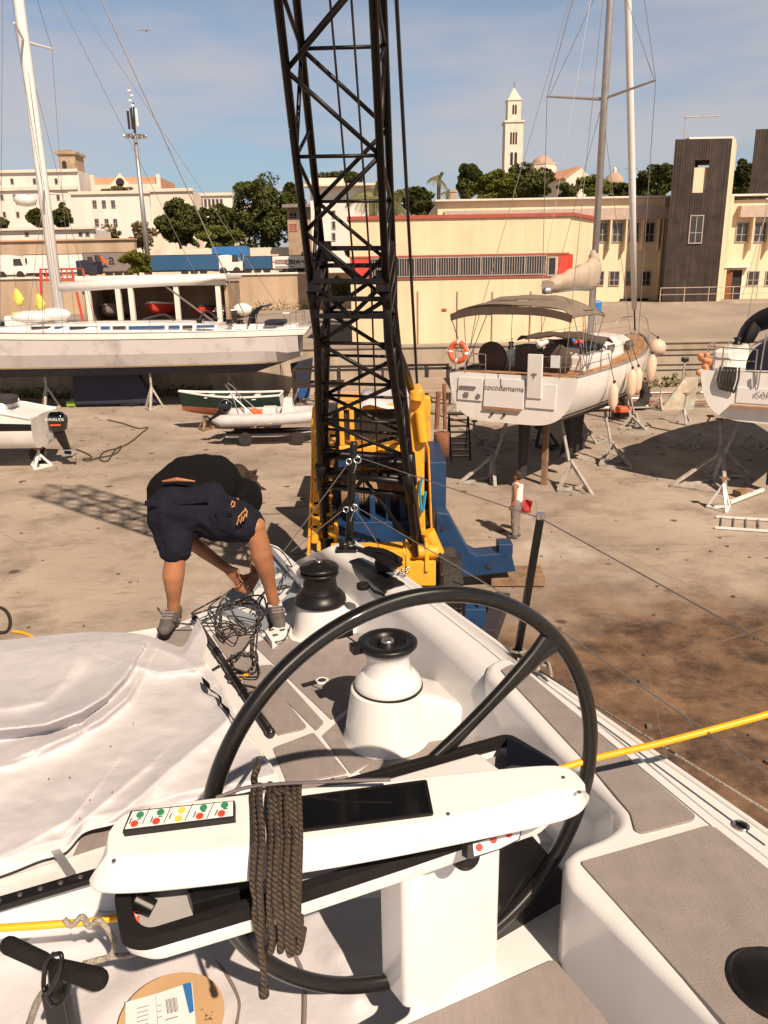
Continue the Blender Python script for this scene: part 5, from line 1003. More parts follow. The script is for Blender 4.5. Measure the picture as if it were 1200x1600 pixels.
q = thing('inflatable_boat', 'grey rigid inflatable boat with white console in front of the rowing boat', 'boat', (a.x, Yr, 0), 0); LR = b.x-a.x
g = G(); tb = [(.0, -.85), (LR*.4, -.88), (LR*.7, -.78), (LR*.9, -.45), (LR, 0)]; pts = [(x, y, zt-.1+.12*(x/LR)**2) for x, y in tb]; pts += [(x, -y, z) for x, y, z in pts[-2::-1]]
cp_ = catmull(pts, 6); g.tube([V(cp_[0])-V((.35, 0, 0))]+cp_+[V(cp_[-1])-V((.35, 0, 0))], [.05]+[.235]*len(cp_)+[.05], 14); loc(g.obj('tube', 'ribg', q, smooth=True))
g = G(); R_ = [[V((x, y*w_, z0_+ (0 if abs(y) < .1 else .18))) for y in (-1, -.5, 0, .5, 1)] for x, w_, z0_ in ((.1, .75, zb_), (LR*.5, .75, zb_), (LR*.8, .5, zb_+.12), (LR*.97, .05, zt-.15))]; g.grid(R_); P_ = [[V((x, y, zt-.2)) for y in (-w_, w_)] for x, w_ in ((.1, .75), (LR*.5, .75), (LR*.8, .5), (LR*.97, .05))]; g.grid(P_); loc(g.obj('hull', 'gelw', q))
g = G(); g.prism([(LR*.52, -.3, zt-.2), (LR*.66, -.3, zt-.2), (LR*.63, -.3, zt+.62), (LR*.56, -.3, zt+.66)], (0, .6, 0)); g.box((LR*.42, 0, zt+.05), (.55, .6, .5)); loc(g.obj('console', 'gelw', q, bevel=.05))
g = G()
for s in (-1, 1): g.tube(catmull([(LR*.16, s*.6, zt), (LR*.10, s*.5, zt+.9), (LR*.04, s*.25, zt+1.25)], 5), .025, 6); g.tube([(LR*.3, s*.6, zt), (LR*.1, s*.5, zt+.85)], .02, 6)
g.tube(catmull([(LR*.66, -.28, zt+.6), (LR*.69, -.28, zt+.95), (LR*.69, .28, zt+.95), (LR*.66, .28, zt+.6)], 5), .02, 6); loc(g.obj('roll_bar', 'steel', q))
for k, m in enumerate(('green', 'paper', 'red', 'butyel')): g = G(); x = LR*.30+k*.2; g.prism([(x, -1.075, zt-.22), (x+.09, -1.075, zt-.22), (x+.42, -1.075, zt), (x+.33, -1.075, zt)], (0, .03, 0)); loc(g.obj('stripe', m, q))
g = G()
for x in (.9, 3.0): g.lathe([(.12, -.07), (.26, -.06), (.28, 0), (.26, .06), (.12, .07)], (x, -.75, .28), 16, (0, 1, 0)); 
g.box((LR/2, 0, .42), (LR, .1, .1)); g.box((LR/2, .6, .42), (LR*.9, .1, .1)); g.box((LR/2, -.6, .42), (LR*.9, .1, .1)); tag(g.obj('boat_trailer', 'dark', None), 'low dark trailer under the grey inflatable', 'trailer').location = (a.x, Yr, 0)
q = outboard('tilted plain black outboard on the grey inflatable', (a.x-.1, Yr, zt+.12), .95, RAD(180), False); q.rotation_euler = (0, RAD(-35), 0); q.rotation_euler = (0, RAD(-38), RAD(180))
g = G(); p = at(398, 652, Yr-.2); g.ball((p.x, p.y, zt+.12), (.22, .2, .16), 10); g.ball((p.x+.25, p.y+.1, zt+.1), (.2, .18, .12), 10); tag(g.obj('life_jacket', 'orange', None, smooth=True), 'crumpled orange life jacket in the grey inflatable', 'life jacket')
# ground clutter, left
pts = [hz(*p, .03) for p in ((168, 656), (190, 661), (215, 669), (231, 668), (222, 676), (205, 690), (188, 699), (163, 706), (156, 717), (168, 720), (180, 703), (190, 697), (180, 709), (152, 716), (136, 720), (130, 717), (142, 716), (140, 711), (122, 703), (104, 699))]
tag(G().tube(catmull(pts, 6), .028, 6).obj('ground_rope', 'ropeg', None, smooth=True), 'tangled dark rope lying on the concrete beside the outboard', 'rope')
c = hz(111, 637); g = G(); g.box((c.x, c.y+.2, .2), (.5, .35, .28)); g.box((c.x-.2, c.y+.2, .12), (.12, .3, .24)); g.box((c.x+.2, c.y+.2, .12), (.12, .3, .24)); g.ball((c.x+.1, c.y+.2, .36), (.15, .12, .1), 8); tag(g.obj('step_stool', 'limeg', None, bevel=.03), 'small lime green plastic step below the long yacht', 'stool')
c = hz(202, 633); q = thing('crate', 'blue plastic crate on a white base under the long yacht', 'crate', c); g = G(); g.prism([(c.x-.55, c.y, .22), (c.x+.55, c.y, .22), (c.x+.65, c.y, .5), (c.x-.65, c.y, .5)], (0, .7, 0)); g.obj('tub', 'ltblue', q, bevel=.03); g = G(); g.box((c.x, c.y+.35, .1), (.9, .6, .2)); g.obj('base', 'paper', q)
for k, (x0, y0, x1, y1) in enumerate(((20, 612, 120, 618), (14, 622, 90, 626), (60, 618, 150, 610), (300, 622, 345, 600))):
    a, b = hz(x0, y0, .08), hz(x1, y1, .08); tag(G().bar(a, b, .16, .12).obj('timber_beam', 'wood' if k % 2 else 'galv', None), ('weathered grey beam under the bow end of the long yacht', 'brown beam lying nearest the motorboat', 'grey beam against the quay wall at left', 'brown beam near the right stand of the long yacht')[k], 'beam', 'loose beams')
# ------------------------------------------------ stands, tyre and clutter, right
SR = [((795, 652), (752, 770), 'leaning stand left of the rudder of the lettered yacht', 2.0, .9), ((877, 655), (903, 782), 'leaning stand nearest the camera right of the rudder', 2.0, .75), ((945, 641), (966, 742), 'leaning stand below the first fender', 2.1, .8),
      ((980, 622), (992, 685), 'leaning stand below the second fender', 2.2, .8), ((750, 640), (735, 625), 'small stand in deep shade far left of the yacht rudder', .9, .5)]
for (tx, ty), (fx, fy), lab, zt, sp_ in SR[:4]:
    f_ = hz(fx, fy-14); D = f_.y; t_ = at(tx, ty, f_.y+1.2); stand((t_.x, t_.y, t_.z), f_, lab, RAD(-60), sp_*.8, .05, 'galv', .42)
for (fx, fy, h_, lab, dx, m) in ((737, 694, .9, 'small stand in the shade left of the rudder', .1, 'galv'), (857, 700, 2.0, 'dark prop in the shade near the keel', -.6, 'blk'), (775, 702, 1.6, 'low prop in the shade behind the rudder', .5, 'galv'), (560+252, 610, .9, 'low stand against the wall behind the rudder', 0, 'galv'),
                         (1030, 640, 1.15, 'low grey stand against the quay wall between the yachts', .05, 'galv'), (1066, 662, 1.3, 'stand in the edge of the round shadow', .1, 'galv'), (714, 648, 1.2, 'stand beyond the crane, below the lifebuoy', 0, 'galv')):
    f_ = hz(fx, fy); stand((f_.x+dx, f_.y+.1, h_), f_, lab, RAD(-90), .5, .045, m, .5)
f_ = hz(1098, 762); t_ = at(1160, 648, f_.y+1.6); stand(t_, f_, 'tall leaning stand under the navy-hooded yacht', RAD(-70), .95, .05, 'galv', .5)
f_ = hz(1130, 740); t_ = at(1125, 655, f_.y+1.0); stand(t_, f_, 'second leaning stand in the round shadow', RAD(-40), .8, .05, 'galv', .5)
f_ = hz(1126, 796); stand((f_.x, f_.y, at(1126, 748, f_.y).z), f_, 'short white jack stand in front of the navy rudder', RAD(-90), .36, .035, 'mastw', .82)
c = hz(1163, 778); g = G(); g.box((c.x, c.y+.15, .1), (.42, .35, .2), .3); tag(g.obj('timber_block', 'wood', None, bevel=.01), 'wooden block below the blue rudder tip', 'block')
a, b = hz(1140, 785, .1), hz(1192, 765, .12); tag(G().bar(a, b, .09).obj('white_bar', 'mastw', None), 'white painted bar lying beside the short jack stand', 'bar')
for (fx, fy, tx, ty, lab) in ((640+120, 690, 800, 648, 'thin prop in deep shade between the crane and the rudder'), (840, 690, 860, 655, 'thin prop in deep shade beside the keel'), (930, 690, 905, 650, 'prop right behind the keel in the hull shade'), (1000, 668, 985, 618, 'prop by the orange pump'), (1180, 700, 1170, 655, 'prop behind the navy rudder'), (1075, 700, 1110, 650, 'thin prop in the middle of the round shadow')):
    f_ = hz(fx, fy); t_ = at(tx, ty, f_.y+.4); stand(t_, f_, lab, RAD(20), .55, .035, 'galv', .45)
# tractor tyre
c = hz(990, 640); q = thing('tractor_tyre', 'large black tractor tyre leaning below the fenders', 'tyre', c); c = V((c.x, c.y, .72)); nn = V((.15, -1, .1)).normalized()
g = G(); g.lathe([(.36, -.2), (.66, -.24), (.74, -.15), (.75, 0), (.74, .15), (.66, .24), (.36, .2), (.34, 0), (.36, -.2)], c, 40, nn, close=False); g.obj('carcass', 'tyre', q, smooth=True)
g = G(); u = nn.orthogonal().normalized(); w_ = nn.cross(u)
for k in range(26): a = 2*math.pi*k/26; d = u*math.cos(a)+w_*math.sin(a); s = 1 if k % 2 else -1; g.bar(c+d*.75+nn*s*.02, c+(u*math.cos(a+.16)+w_*math.sin(a+.16))*.73+nn*s*.23, .06, .07, up=d)
g.obj('tread', 'tyre', q)
# aluminium ladder lying on the ground
q = thing('ladder', 'aluminium ladder lying flat on the concrete at the right edge', 'ladder', hz(1160, 820))
A0, A1 = hz(1119, 808, .05), hz(1119, 826, .05); A0 = hz(1119, 807, .05); d_ = (hz(1200, 812, .05)-A0).normalized(); A1 = hz(1117, 824, .05)
for p in (A0, A1): g = G(); g.bar(p, p+d_*3.4, .07, .05); g.obj('rail', 'mastw', q)
for k in range(11): g = G(); g.tube([A0+d_*(.15+.3*k), A1+d_*(.15+.3*k)], .018, 6); g.obj('rung', 'alu', q)
# step ladder cart
YC_ = hz(712, 722).y
q = thing('rolling_steps', 'tall dark rolling step ladder beside the blue crane housing', 'step ladder', hz(712, 722))
p0, p1 = at(705, 720, YC_), at(735, 720, YC_); t0, t1 = at(702, 648, YC_+.9), at(732, 648, YC_+.9)
for a, b in ((p0, t0), (p1, t1)): g = G(); g.bar((a.x, YC_, .05), (b.x, YC_+1.0, t0.z), .06); g.bar((a.x, YC_+1.7, .05), (b.x, YC_+1.1, t0.z), .05); g.obj('side_frame', 'black', q)
for k in range(7): t = (k+1)/8; y = YC_+1.0*t; g = G(); g.box(((p0.x+p1.x)/2*(1-t)+(t0.x+t1.x)/2*t, y, t0.z*t), (.62, .22, .035)); g.obj('step', 'black', q)
g = G(); g.box(((t0.x+t1.x)/2, YC_+1.15, t0.z), (.68, .45, .05)); g.obj('platform', 'black', q)
# black steel rack behind the crane
YRk = 40.0; q = thing('steel_rack', 'long black steel frame standing behind the crane cab', 'rack', (at(600, 600, YRk).x, YRk, 0))
x0, x1 = at(455, 590, YRk).x, at(706, 590, YRk).x; za, zb_ = at(600, 577, YRk).z, at(600, 601, YRk).z
for y in (YRk, YRk+1.6):
    g = G(); g.box(((x0+x1)/2, y, za), (x1-x0, .12, .12)); g.box(((x0+x1)/2, y, zb_), (x1-x0, .16, .16)); g.obj('rail', 'dark', q)
for k in range(8): x = x0+.1+(x1-x0-.2)*k/7; g = G(); g.box((x, YRk, za/2), (.12, .12, za-.13)); g.box((x, YRk+1.6, za/2), (.12, .12, za-.13)); g.box((x, YRk+.8, za), (.1, 1.48, .1)); g.obj('post', 'dark', q)
# planks and pipes along the wall on the right
for k in range(14):
    x = random.uniform(930, 1130); y = random.uniform(612, 640); a = hz(x, y, .08+.04*(k % 3)); ln = random.uniform(2, 6); rz = random.uniform(-.12, .12)
    lab = ['pale plank', 'brown plank', 'grey pipe', 'rusty pipe'][k % 4]+' lying along the foot of the quay wall'
    g = G(); m = ['galv', 'wood', 'alu', 'rust'][k % 4]
    if k % 4 < 2: g.box((a.x, a.y, a.z), (ln, .2, .06), rz)
    else: d = V((math.cos(rz), math.sin(rz), 0))*ln/2; g.tube([a-d, a+d], .05, 8)
    tag(g.obj('plank' if k % 4 < 2 else 'pipe', m, None), lab, 'plank' if k % 4 < 2 else 'pipe', 'planks and pipes along the quay wall')
c = hz(970, 655); q = thing('orange_pump', 'small orange engine pump on the ground below the fenders', 'pump', c); g = G(); g.box((c.x, c.y, .45), (.9, .45, .25)); g.obj('housing', 'orange', q, bevel=.05); g = G()
for k in range(4): g.tube([(c.x-.45+.9*(k % 2), c.y-.25+.5*(k//2), 0), (c.x-.45+.9*(k % 2), c.y-.25+.5*(k//2), .65)], .03, 6)
g.box((c.x, c.y, .22), (.8, .4, .2)); g.obj('frame', 'black', q)
c = at(1052, 620, 38.5); q = thing('sign_post', 'thin post with a dark lamp head standing before the quay wall', 'post', (c.x, 38.5, 0)); tp_ = at(1070, 565, 38.5); g = G(); g.tube([(c.x+.3, 38.5, 0), (tp_.x, 38.5, tp_.z)], .05, 8); g.obj('pole', 'galv', q); g = G(); g.box((tp_.x, 38.5, tp_.z+.1), (.32, .25, .22)); g.obj('head', 'black', q, bevel=.04)
c = hz(1068, 640); g = G(); g.prism([(c.x-1.1, c.y, 0), (c.x+.5, c.y, 0), (c.x+.75, c.y+.4, 1.5), (c.x+.1, c.y+.4, 1.5)], (0, .12, 0)); tag(g.obj('leaning_board', mat('patched_board', (.42, .36, .28), .9, var=.3, scale=2, dirt=(.15, .32, .33), dscale=1.4), None), 'patched pale board leaning on the clutter below the quay wall', 'board')
# small white boat / canoe details left distance: yellow oilskins on a mast stay
for x, y, lab in ((27, 462, 'yellow jacket hanging at the left edge above the long yacht'), (61, 470, 'narrow yellow jacket hanging left of the white mast')):
    p = at(x, y, 44); q = thing('hanging_jacket', lab, 'jacket', p); g = G(); g.capsule(p+V((0, 0, .25)), p+V((.05, 0, -.35)), .13, .22, 10); g.capsule(p+V((.1, 0, .2)), p+V((.3, 0, -.2)), .08, .07, 8); g.capsule(p+V((-.1, 0, .2)), p+V((-.2, 0, -.25)), .08, .07, 8); g.obj('cloth', 'butyel', q, remesh=.05); g = G(); g.tube([p+V((0, 0, .4)), p+V((0, 0, 1.2))], .015, 4); g.obj('line', 'wire', q)
p = at(20, 487, 52); q = thing('cabin_boat', 'small white cabin boat beyond the long yacht at the left edge', 'boat', (p.x, 52, 2.5)); g = G(); g.prism([(p.x-3, 52, 2.55), (p.x+2.3, 52, 2.55), (p.x+2.8, 52, 3.6), (p.x-3.2, 52, 3.6)], (0, 2, 0)); g.obj('hull', 'gelw', q, bevel=.15); g = G(); g.box((p.x+.3, 53, 4.0), (2.2, 1.6, .8)); g.obj('cabin', 'gelw', q, bevel=.15); g = G(); g.box((p.x-1.6, 53, 3.8), (.8, .8, .45)); g.obj('engine_cover', 'canvasb', q, bevel=.1)
g = G(); g.box((p.x+.6, 53, 4.52), (1.8, 1.2, .22)); g.obj('yellow_bag', 'butyel', q, bevel=.08)
# gulls
for x, y, Y_, s, lab in ((228, 48, 60, .42, 'white gull gliding high left of the crane'), (986, 264, 120, .7, 'dark gull flying right of the grey yacht mast')):
    p = at(x, y, Y_); q = thing('gull', lab, 'bird', p); g = G()
    R_ = []
    for k in range(13):
        u = -1+2*k/12; c = p+V((u*s*1.3, 0, s*(.35*abs(u)-.45*u*u)+.03)); ch = .28*s*(1-.75*abs(u)); R_.append([c+V((0, -ch, 0)), c+V((0, 0, .03)), c+V((0, ch, 0))])
    g.grid(R_); g.capsule(p+V((-.0, -.45*s, 0)), p+V((0, .35*s, 0)), .05*s, .12*s, 8); g.capsule(p+V((0, .35*s, .02)), p+V((0, .55*s, .03)), .09*s, .03*s, 8); g.obj('body', 'sky_gull' if x < 500 else 'dark', q, smooth=True, thick=.015)
# boat frame with "cocodemama" reference ends here

# stones and chips on the concrete
rr = random.Random(14); g = G()
for k in range(420):
    x, y = rr.uniform(-14, 16), rr.uniform(7, 34); s = rr.uniform(.012, .05)*(1.3 if x > 2 and y < 15 else .8); g.box((x, y, s*.3), (s*2, s*1.4, s*.9), rr.random()*3)
tag(g.obj('stone_chips', mat('chips', (.14, .105, .08), .95, var=.4, scale=.7), None), 'small stones and chips scattered over the yard concrete', 'stones', kind='stuff')
# ================================================================== CRANE
q = thing('crawler_crane', 'yellow and blue harbour crane with a tall black lattice boom', 'crane', (0, 17, 0)); QC = q
zf = 1.35; FR = hz(650, 862, zf); FL = hz(510, 832, zf); Cf = (FR+FL)/2
lean = .48
def bp(x, y):                                            # photo point on the leaning boom plane through its feet
    d = ray(x, y); o = V((0, 0, H)); n = V((0, 1, lean)); return o + d*((Cf-o).dot(n)/d.dot(n))
C1 = bp(553, 440); C2 = bp(520, 0); ax = (C2-C1).normalized(); 
wid = V((1, 0, 0)); wid = (wid-ax*wid.dot(ax)).normalized(); wid = (Matrix.Rotation(RAD(-6), 3, ax) @ wid); dep = ax.cross(wid).normalized()
if dep.y < 0: dep = -dep
HW = .55
def chords(c, hw, hd): return [c+wid*sx*hw+dep*sy*hd for sx, sy in ((-1, -1), (1, -1), (1, 1), (-1, 1))]
Lup = 17.0; nb = 17; bay = 1.0
g = G(); base = C1; ch0 = chords(base, HW, HW); ch1 = chords(base+ax*Lup, HW, HW)
for a, b in zip(ch0, ch1): g.tube([a, b], .055, 8)
# joints in the chords
for a, b in zip(ch0, ch1): 
    for k in (0, 6, 12): c = a.lerp(b, k/Lup); g.tube([c-ax*.12, c+ax*.12], .074, 8)
g.obj('boom_chord', 'boom', q, smooth=True)
g = G(); g2 = G()
for i in range(nb):
    lo = chords(base+ax*bay*i, HW, HW); hi = chords(base+ax*bay*(i+1), HW, HW)
    for f_ in range(4):
        a, b = f_, (f_+1) % 4; ph = (i + (f_ in (1, 2))) % 2
        p0, p1 = (lo[a], hi[b]) if ph else (lo[b], hi[a]); g.tube([p0, p1], .031, 6)
        if i % 2 == (0 if f_ in (0, 3) else 1): g2.tube([lo[a], lo[b]], .026, 6)
g.add(g2.v, g2.f); g.obj('boom_lacing', 'boom', q, smooth=True)
# heel section: widens sideways and pinches to the foot pins
g = G(); lowc = []; tops = chords(C1, HW, HW); mid = bp(570, 700)
KM = .62
fw = (FR-FL).length/2; fax = (FR-FL).normalized()
def heel(t):
    c = C1.lerp(Cf, t); hw = HW+(fw-HW)*max(0, (t-.15)/.85); hd = HW*(1-.8*t); wv = (wid*(1-t)+fax*t).normalized(); return [c+wv*sx*hw+dep*sy*hd for sx, sy in ((-1, -1), (1, -1), (1, 1), (-1, 1))]
for k in range(4): g.tube([heel(t)[k] for t in np.linspace(0, 1, 9)], .066, 8)
for k in (0, 1, 2, 3): a = heel(.62)[k]; b = heel(.74)[k]; g.tube([a, b], .10, 8)
g.obj('heel_chord', 'boom', q, smooth=True)
g = G(); ts = [0, .14, .28, .42, .55, .66]
for i in range(len(ts)-1):
    lo, hi = heel(ts[i]), heel(ts[i+1])
    for f_ in range(4):
        a, b = f_, (f_+1) % 4; p0, p1 = (lo[a], hi[b]) if (i+(f_ in (1, 2))) % 2 else (lo[b], hi[a]); g.tube([p0, p1], .036, 6); g.tube([hi[a], hi[b]], .028, 6)
h0, h1 = heel(.66), heel(.96); 
for f_ in (0, 2): g.tube([h0[f_], h0[f_+1]], .06, 8); g.tube([heel(.72)[f_], heel(.72)[f_+1]], .06, 8)
g.tube([(h0[0]+h0[1])/2, h1[1]], .04, 6); g.tube([(h0[0]+h0[1])/2, h1[0]], .04, 6); g.tube([(h0[0]+h0[1])/2-wid*.2, heel(.72)[0]], .035, 6)
g.obj('heel_lacing', 'boom', q, smooth=True)
# hinge frame bars at the C1 joint
g = G(); 
for s in (-.28, .0, .28):
    cc = chords(C1+ax*s, HW, HW)
    for f_ in range(4): g.bar(cc[f_], cc[(f_+1) % 4], .10, .07)
cc = chords(C1+ax*.28, HW, HW); c2 = chords(C1-ax*.28, HW, HW)
for f_ in (0, 2): g.tube([cc[f_], (c2[f_]+c2[f_+1])/2, cc[f_+1]], .045, 6)
for k in range(4): g.box(C1+(cc[k]-C1)*.9, (.2, .2, .3))
g.obj('joint_frame', 'boom', q)
# ropes
g = G(); 
for x0, x1 in ((503, 562), (530, 590)): a = bp(x0, -30); b = at(x1+6, 660, Cf.y-1.0); a2 = C2+wid*(-.12 if x0 < 520 else .16); g.tube([a2+ax*6, C1+wid*(-.0 if x0 < 520 else .25)+dep*.1, (Cf+V((-.1 if x0 < 520 else .2, .8, .6)))], .016, 5)
g.obj('hoist_rope', 'wired', q)
pt = at(652, 607, 17.8); pb = at(619, -10, 12.2); g = G(); g.tube([pt, pb, pb+(pb-pt)*.3], .03, 6); g.obj('pendant_rope', 'wired', q)
g = G(); a = heel(.08)[1]; b = at(652, 642, 17.0); g.tube([a, a.lerp(b, .5)+V((.02, 0, .05)), b], [.07, .08, .07], 8); g.obj('backstop', 'boom', q, smooth=True)
# superstructure
def P3(x, y, Y): return at(x, y, Y)
yf = Cf.y-.75
a, b = at(517, 918, yf), at(681, 916, yf); zt = at(600, 860, yf).z; zc = at(600, 917, yf).z
g = G(); xm = at(636, 880, yf).x
g.prism([(a.x, yf, zc), (b.x, yf, zc), (b.x, yf, at(680, 878, yf).z), (xm+.02, yf, at(636, 878, yf).z), (xm, yf, zt), (a.x, yf, zt)], (0, .5, 0)); g.obj('front_beam', 'yellow', q, bevel=.02)
g = G(); g.box(((a.x+b.x)/2, yf+2.8, zc+.35), (b.x-a.x, 4.6, .3)); g.obj('turntable_deck', 'blue', q, bevel=.02)
# right side frame (yellow): tall tapered plate
def plate(pts, th, m, name, bev=.02): g = G(); P_ = [P3(*p) for p in pts]; g.prism(P_, (th, 0, 0)); return g.obj(name, m, q, bevel=bev)
g = G(); Yb = Cf.y+.4
def frame(xs_, ydeep, m='yellow', name='side_frame'):     # plate facing the camera with thickness in depth
    g = G(); P_ = [P3(x, y, Yb) for x, y in xs_]; g.prism(P_, (0, ydeep, 0)); return g.obj(name, m, q, bevel=.03)
frame([(661, 856), (646, 760), (641, 690), (641, 612), (657, 608), (664, 615), (663, 770), (666, 856)], .9)
frame([(676, 905), (679, 905), (671, 700), (668, 700)], 1.0, 'yellow', 'guard_strip')
frame([(486, 850), (497, 850), (508, 690), (505, 640), (497, 618), (488, 640), (490, 700)], 1.6)
frame([(479, 870), (484, 870), (491, 700), (492, 640), (488, 636), (486, 660), (486, 735)], .5, 'yellow', 'left_guard')
g = G()
for k in range(9): y = 672+k*18; a = P3(508-k*.9, y, Yb+.3); g.box(a, (.42, .6, .05)); 
g.obj('ladder_rung', 'yellow', q)
g = G()
for (x0, y0, x1, y1, r) in ((652, 612, 650, 625, .14), (500, 612, 502, 640, .12), (668, 830, 684, 866, .15), (655, 642, 661, 690, .10)):
    a, b = P3(x0, y0, Yb-.1), P3(x1, y1, Yb-.1); g = G(); g.tube([a, b], r, 14); g.obj('pin_boss', 'yellow', q, smooth=True, bevel=.01)
g = G()
g.tube([FR+V((-.25, 0, 0)), FR+V((.42, 0, 0))], .13, 16); g.obj('pin_boss', 'yellow', q, smooth=True, bevel=.01); g = G(); g.tube([FL+V((-.35, 0, 0)), FL+V((.2, 0, 0))], .13, 16); g.obj('pin_boss', 'yellow', q, smooth=True, bevel=.01)
for p in (FR, FL): g = G(); g.prism([p+V((-.2, -.18, -.35)), p+V((-.2, .45, -.35)), p+V((-.2, .25, .2)), p+V((-.2, -.12, .2))], (.08, 0, 0)); g.prism([p+V((.16, -.18, -.35)), p+V((.16, .45, -.35)), p+V((.16, .25, .2)), p+V((.16, -.12, .2))], (.08, 0, 0)); g.obj('foot_lug', 'yellow', q, bevel=.02)
# cab
yc = Yb+2.4; a, b = P3(530, 720, yc), P3(641, 720, yc); zt = P3(585, 632, yc).z; zb_ = P3(585, 735, yc).z
cab_ = G(); cw = b.x-a.x; cx = (a.x+b.x)/2
w0, w1 = P3(554, 700, yc), P3(634, 648, yc); wz0 = P3(590, 696, yc).z; wz1 = P3(590, 640, yc).z
cab_.box((cx, yc+.9, (zb_+wz0)/2), (cw, 1.8, wz0-zb_)); cab_.box((cx, yc+.9, (zt+wz1)/2), (cw, 1.8, zt-wz1))
for x in (a.x+.08, w0.x-.05, w1.x+.04, b.x-.05): cab_.box((x, yc+.08, (wz0+wz1)/2), (.11, .14, wz1-wz0)); cab_.box((x, yc+1.75, (wz0+wz1)/2), (.11, .1, wz1-wz0))
co = cab_.obj('cab', 'yellow', q, bevel=.03)
g = G(); g.box((cx, yc+.1, (wz0+wz1)/2), (cw-.1, .02, wz1-wz0)); g.obj('cab_window', 'cabglass', co); g = G(); g.box((cx+.2, yc+1.0, wz0+.2), (.5, .5, .7)); g.box((cx+.2, yc+1.3, wz0+.5), (.5, .12, .7)); g.obj('driver_seat', 'black', co, bevel=.05)
g = G(); R_ = []
for i in range(7): R_.append([V((w0.x+.1+(w1.x-w0.x)*u, yc-.15+1.9*i/6, zt+.06+.05*math.sin(5*u+i)+.04*math.sin(9*u-2*i)-(0.12 if i == 0 else 0)-(.1 if u in (0, 1) else 0))) for u in np.linspace(0, 1.02, 10)])
g.grid(R_); tag(g.obj('cloth_sheet', 'tarp', None, smooth=True, thick=.015), 'white sheet spread over the crane cab roof', 'sheet')
g = G(); zt2 = zt+.12; g.box((cx+.3, yc+3.0, zt-.9), (cw+.6, 1.9, 1.5)); g.obj('engine_house', 'yellow', q, bevel=.05)
g = G(); x0 = P3(530, 612, yc+2).x; x1 = P3(706, 612, yc+2).x; g.box(((x0+x1)/2, yc+3.6, P3(600, 616, yc+2).z), (x1-x0, 2.6, .08)); g.obj('roof_plate', 'beige', q, bevel=.02)
g = G(); p = P3(690, 690, yc+.8); g.lathe([(.19, -.35), (.19, .2), (.18, .22)], p, 18); g.obj('exhaust_drum', 'rust', q, smooth=True)
g = G(); g.tube([p+V((-.12, 0, .3)), P3(685, 612, yc+.8)], .055, 8); g.tube([p+V((.08, 0, .3)), P3(694, 600, yc+.8)], .045, 8); g.obj('exhaust_pipe', 'rust', q)
# blue housings
g = G(); a, b = P3(664, 795, Yb+.9), P3(697, 795, Yb+.9); zt = P3(680, 722, Yb+.9).z; g.box(((a.x+b.x)/2, Yb+2.0, (a.z+zt)/2), (b.x-a.x, 2.2, zt-a.z)); g.obj('blue_housing', 'blue', q, bevel=.02)
g = G(); a, b = P3(528, 724, Yb+1.8), P3(664, 724, Yb+1.8); g.box(((a.x+b.x)/2, Yb+2.1, a.z-.0), (b.x-a.x, .5, .24)); g.obj('blue_crossbeam', 'blue', q, bevel=.02)
g = G(); a, b = P3(545, 800, Yb+.8), P3(640, 800, Yb+.8); g.box(((a.x+b.x)/2, Yb+2.0, 1.2), (b.x-a.x, 2.2, .3)); 
for x in (a.x+.15, (a.x+b.x)/2-.15, (a.x+b.x)/2+.2, b.x-.15): g.box((x, Yb+1.3, 1.55), (.12, .5, .65))
g.box(((a.x+b.x)/2, yf+1.0, 1.0), (b.x-a.x+.1, .9, .35)); g.obj('winch_frame', 'blue', q, bevel=.02)
g = G(); c = P3(585, 765, Yb+1.7); g.lathe([(.42, -.72), (.42, -.66), (.34, -.64)]+[(.34+.012*(k % 2), -.6+1.2*k/40) for k in range(41)]+[(.34, .64), (.42, .66), (.42, .72)], c, 24, (1, 0, 0)); g.obj('rope_drum', 'wood', q, smooth=False)
g = G(); g.tube(catmull([P3(660, 745, Yb-.12), P3(656, 770, Yb-.12), P3(660, 800, Yb-.12), P3(665, 768, Yb-.12)], 5), .03, 6); g.obj('teal_strap', 'teal', q)
g = G(); g.box(((FR.x+FL.x)/2, Yb+3.6, 2.2), (2.6, .2, 2.6)); g.obj('rear_bulkhead', 'blk', q)
# carrier: outriggers, tyres
g = G(); Yo = hz(770, 905, .25).y
P_ = [P3(x, y, Yo) for x, y in ((682, 800), (700, 803), (733, 862), (745, 868), (799, 863), (806, 893), (690, 906), (682, 906))]; g.prism(P_, (0, .5, 0)); oo = g.obj('outrigger_arm', 'blue', q, bevel=.02)
g = G(); P_ = [P3(x, y, Yo-.02) for x, y in ((705, 872), (722, 872), (714, 883))]; g.prism(P_, (0, .04, 0)); g.obj('arm_slot', 'dark', oo)
for x, y, r in ((692, 826, .07), (716, 866, .1), (765, 884, .1)): g = G(); p = P3(x, y, Yo-.03); g.lathe([(r*.7, 0), (r*.7, .06)], p, 14, (0, 1, 0)); g.obj('arm_bolt', 'navy', oo)
g = G(); p = P3(790, 868, Yo); g.box((p.x, Yo+.2, p.z+.12), (.3, .4, .26)); g.obj('jack_head', 'blue', oo, bevel=.02)
g = G(); g.box((.2, yf+4.6, .78), (1.9, 7.5, .5)); g.obj('chassis', 'blk', q)
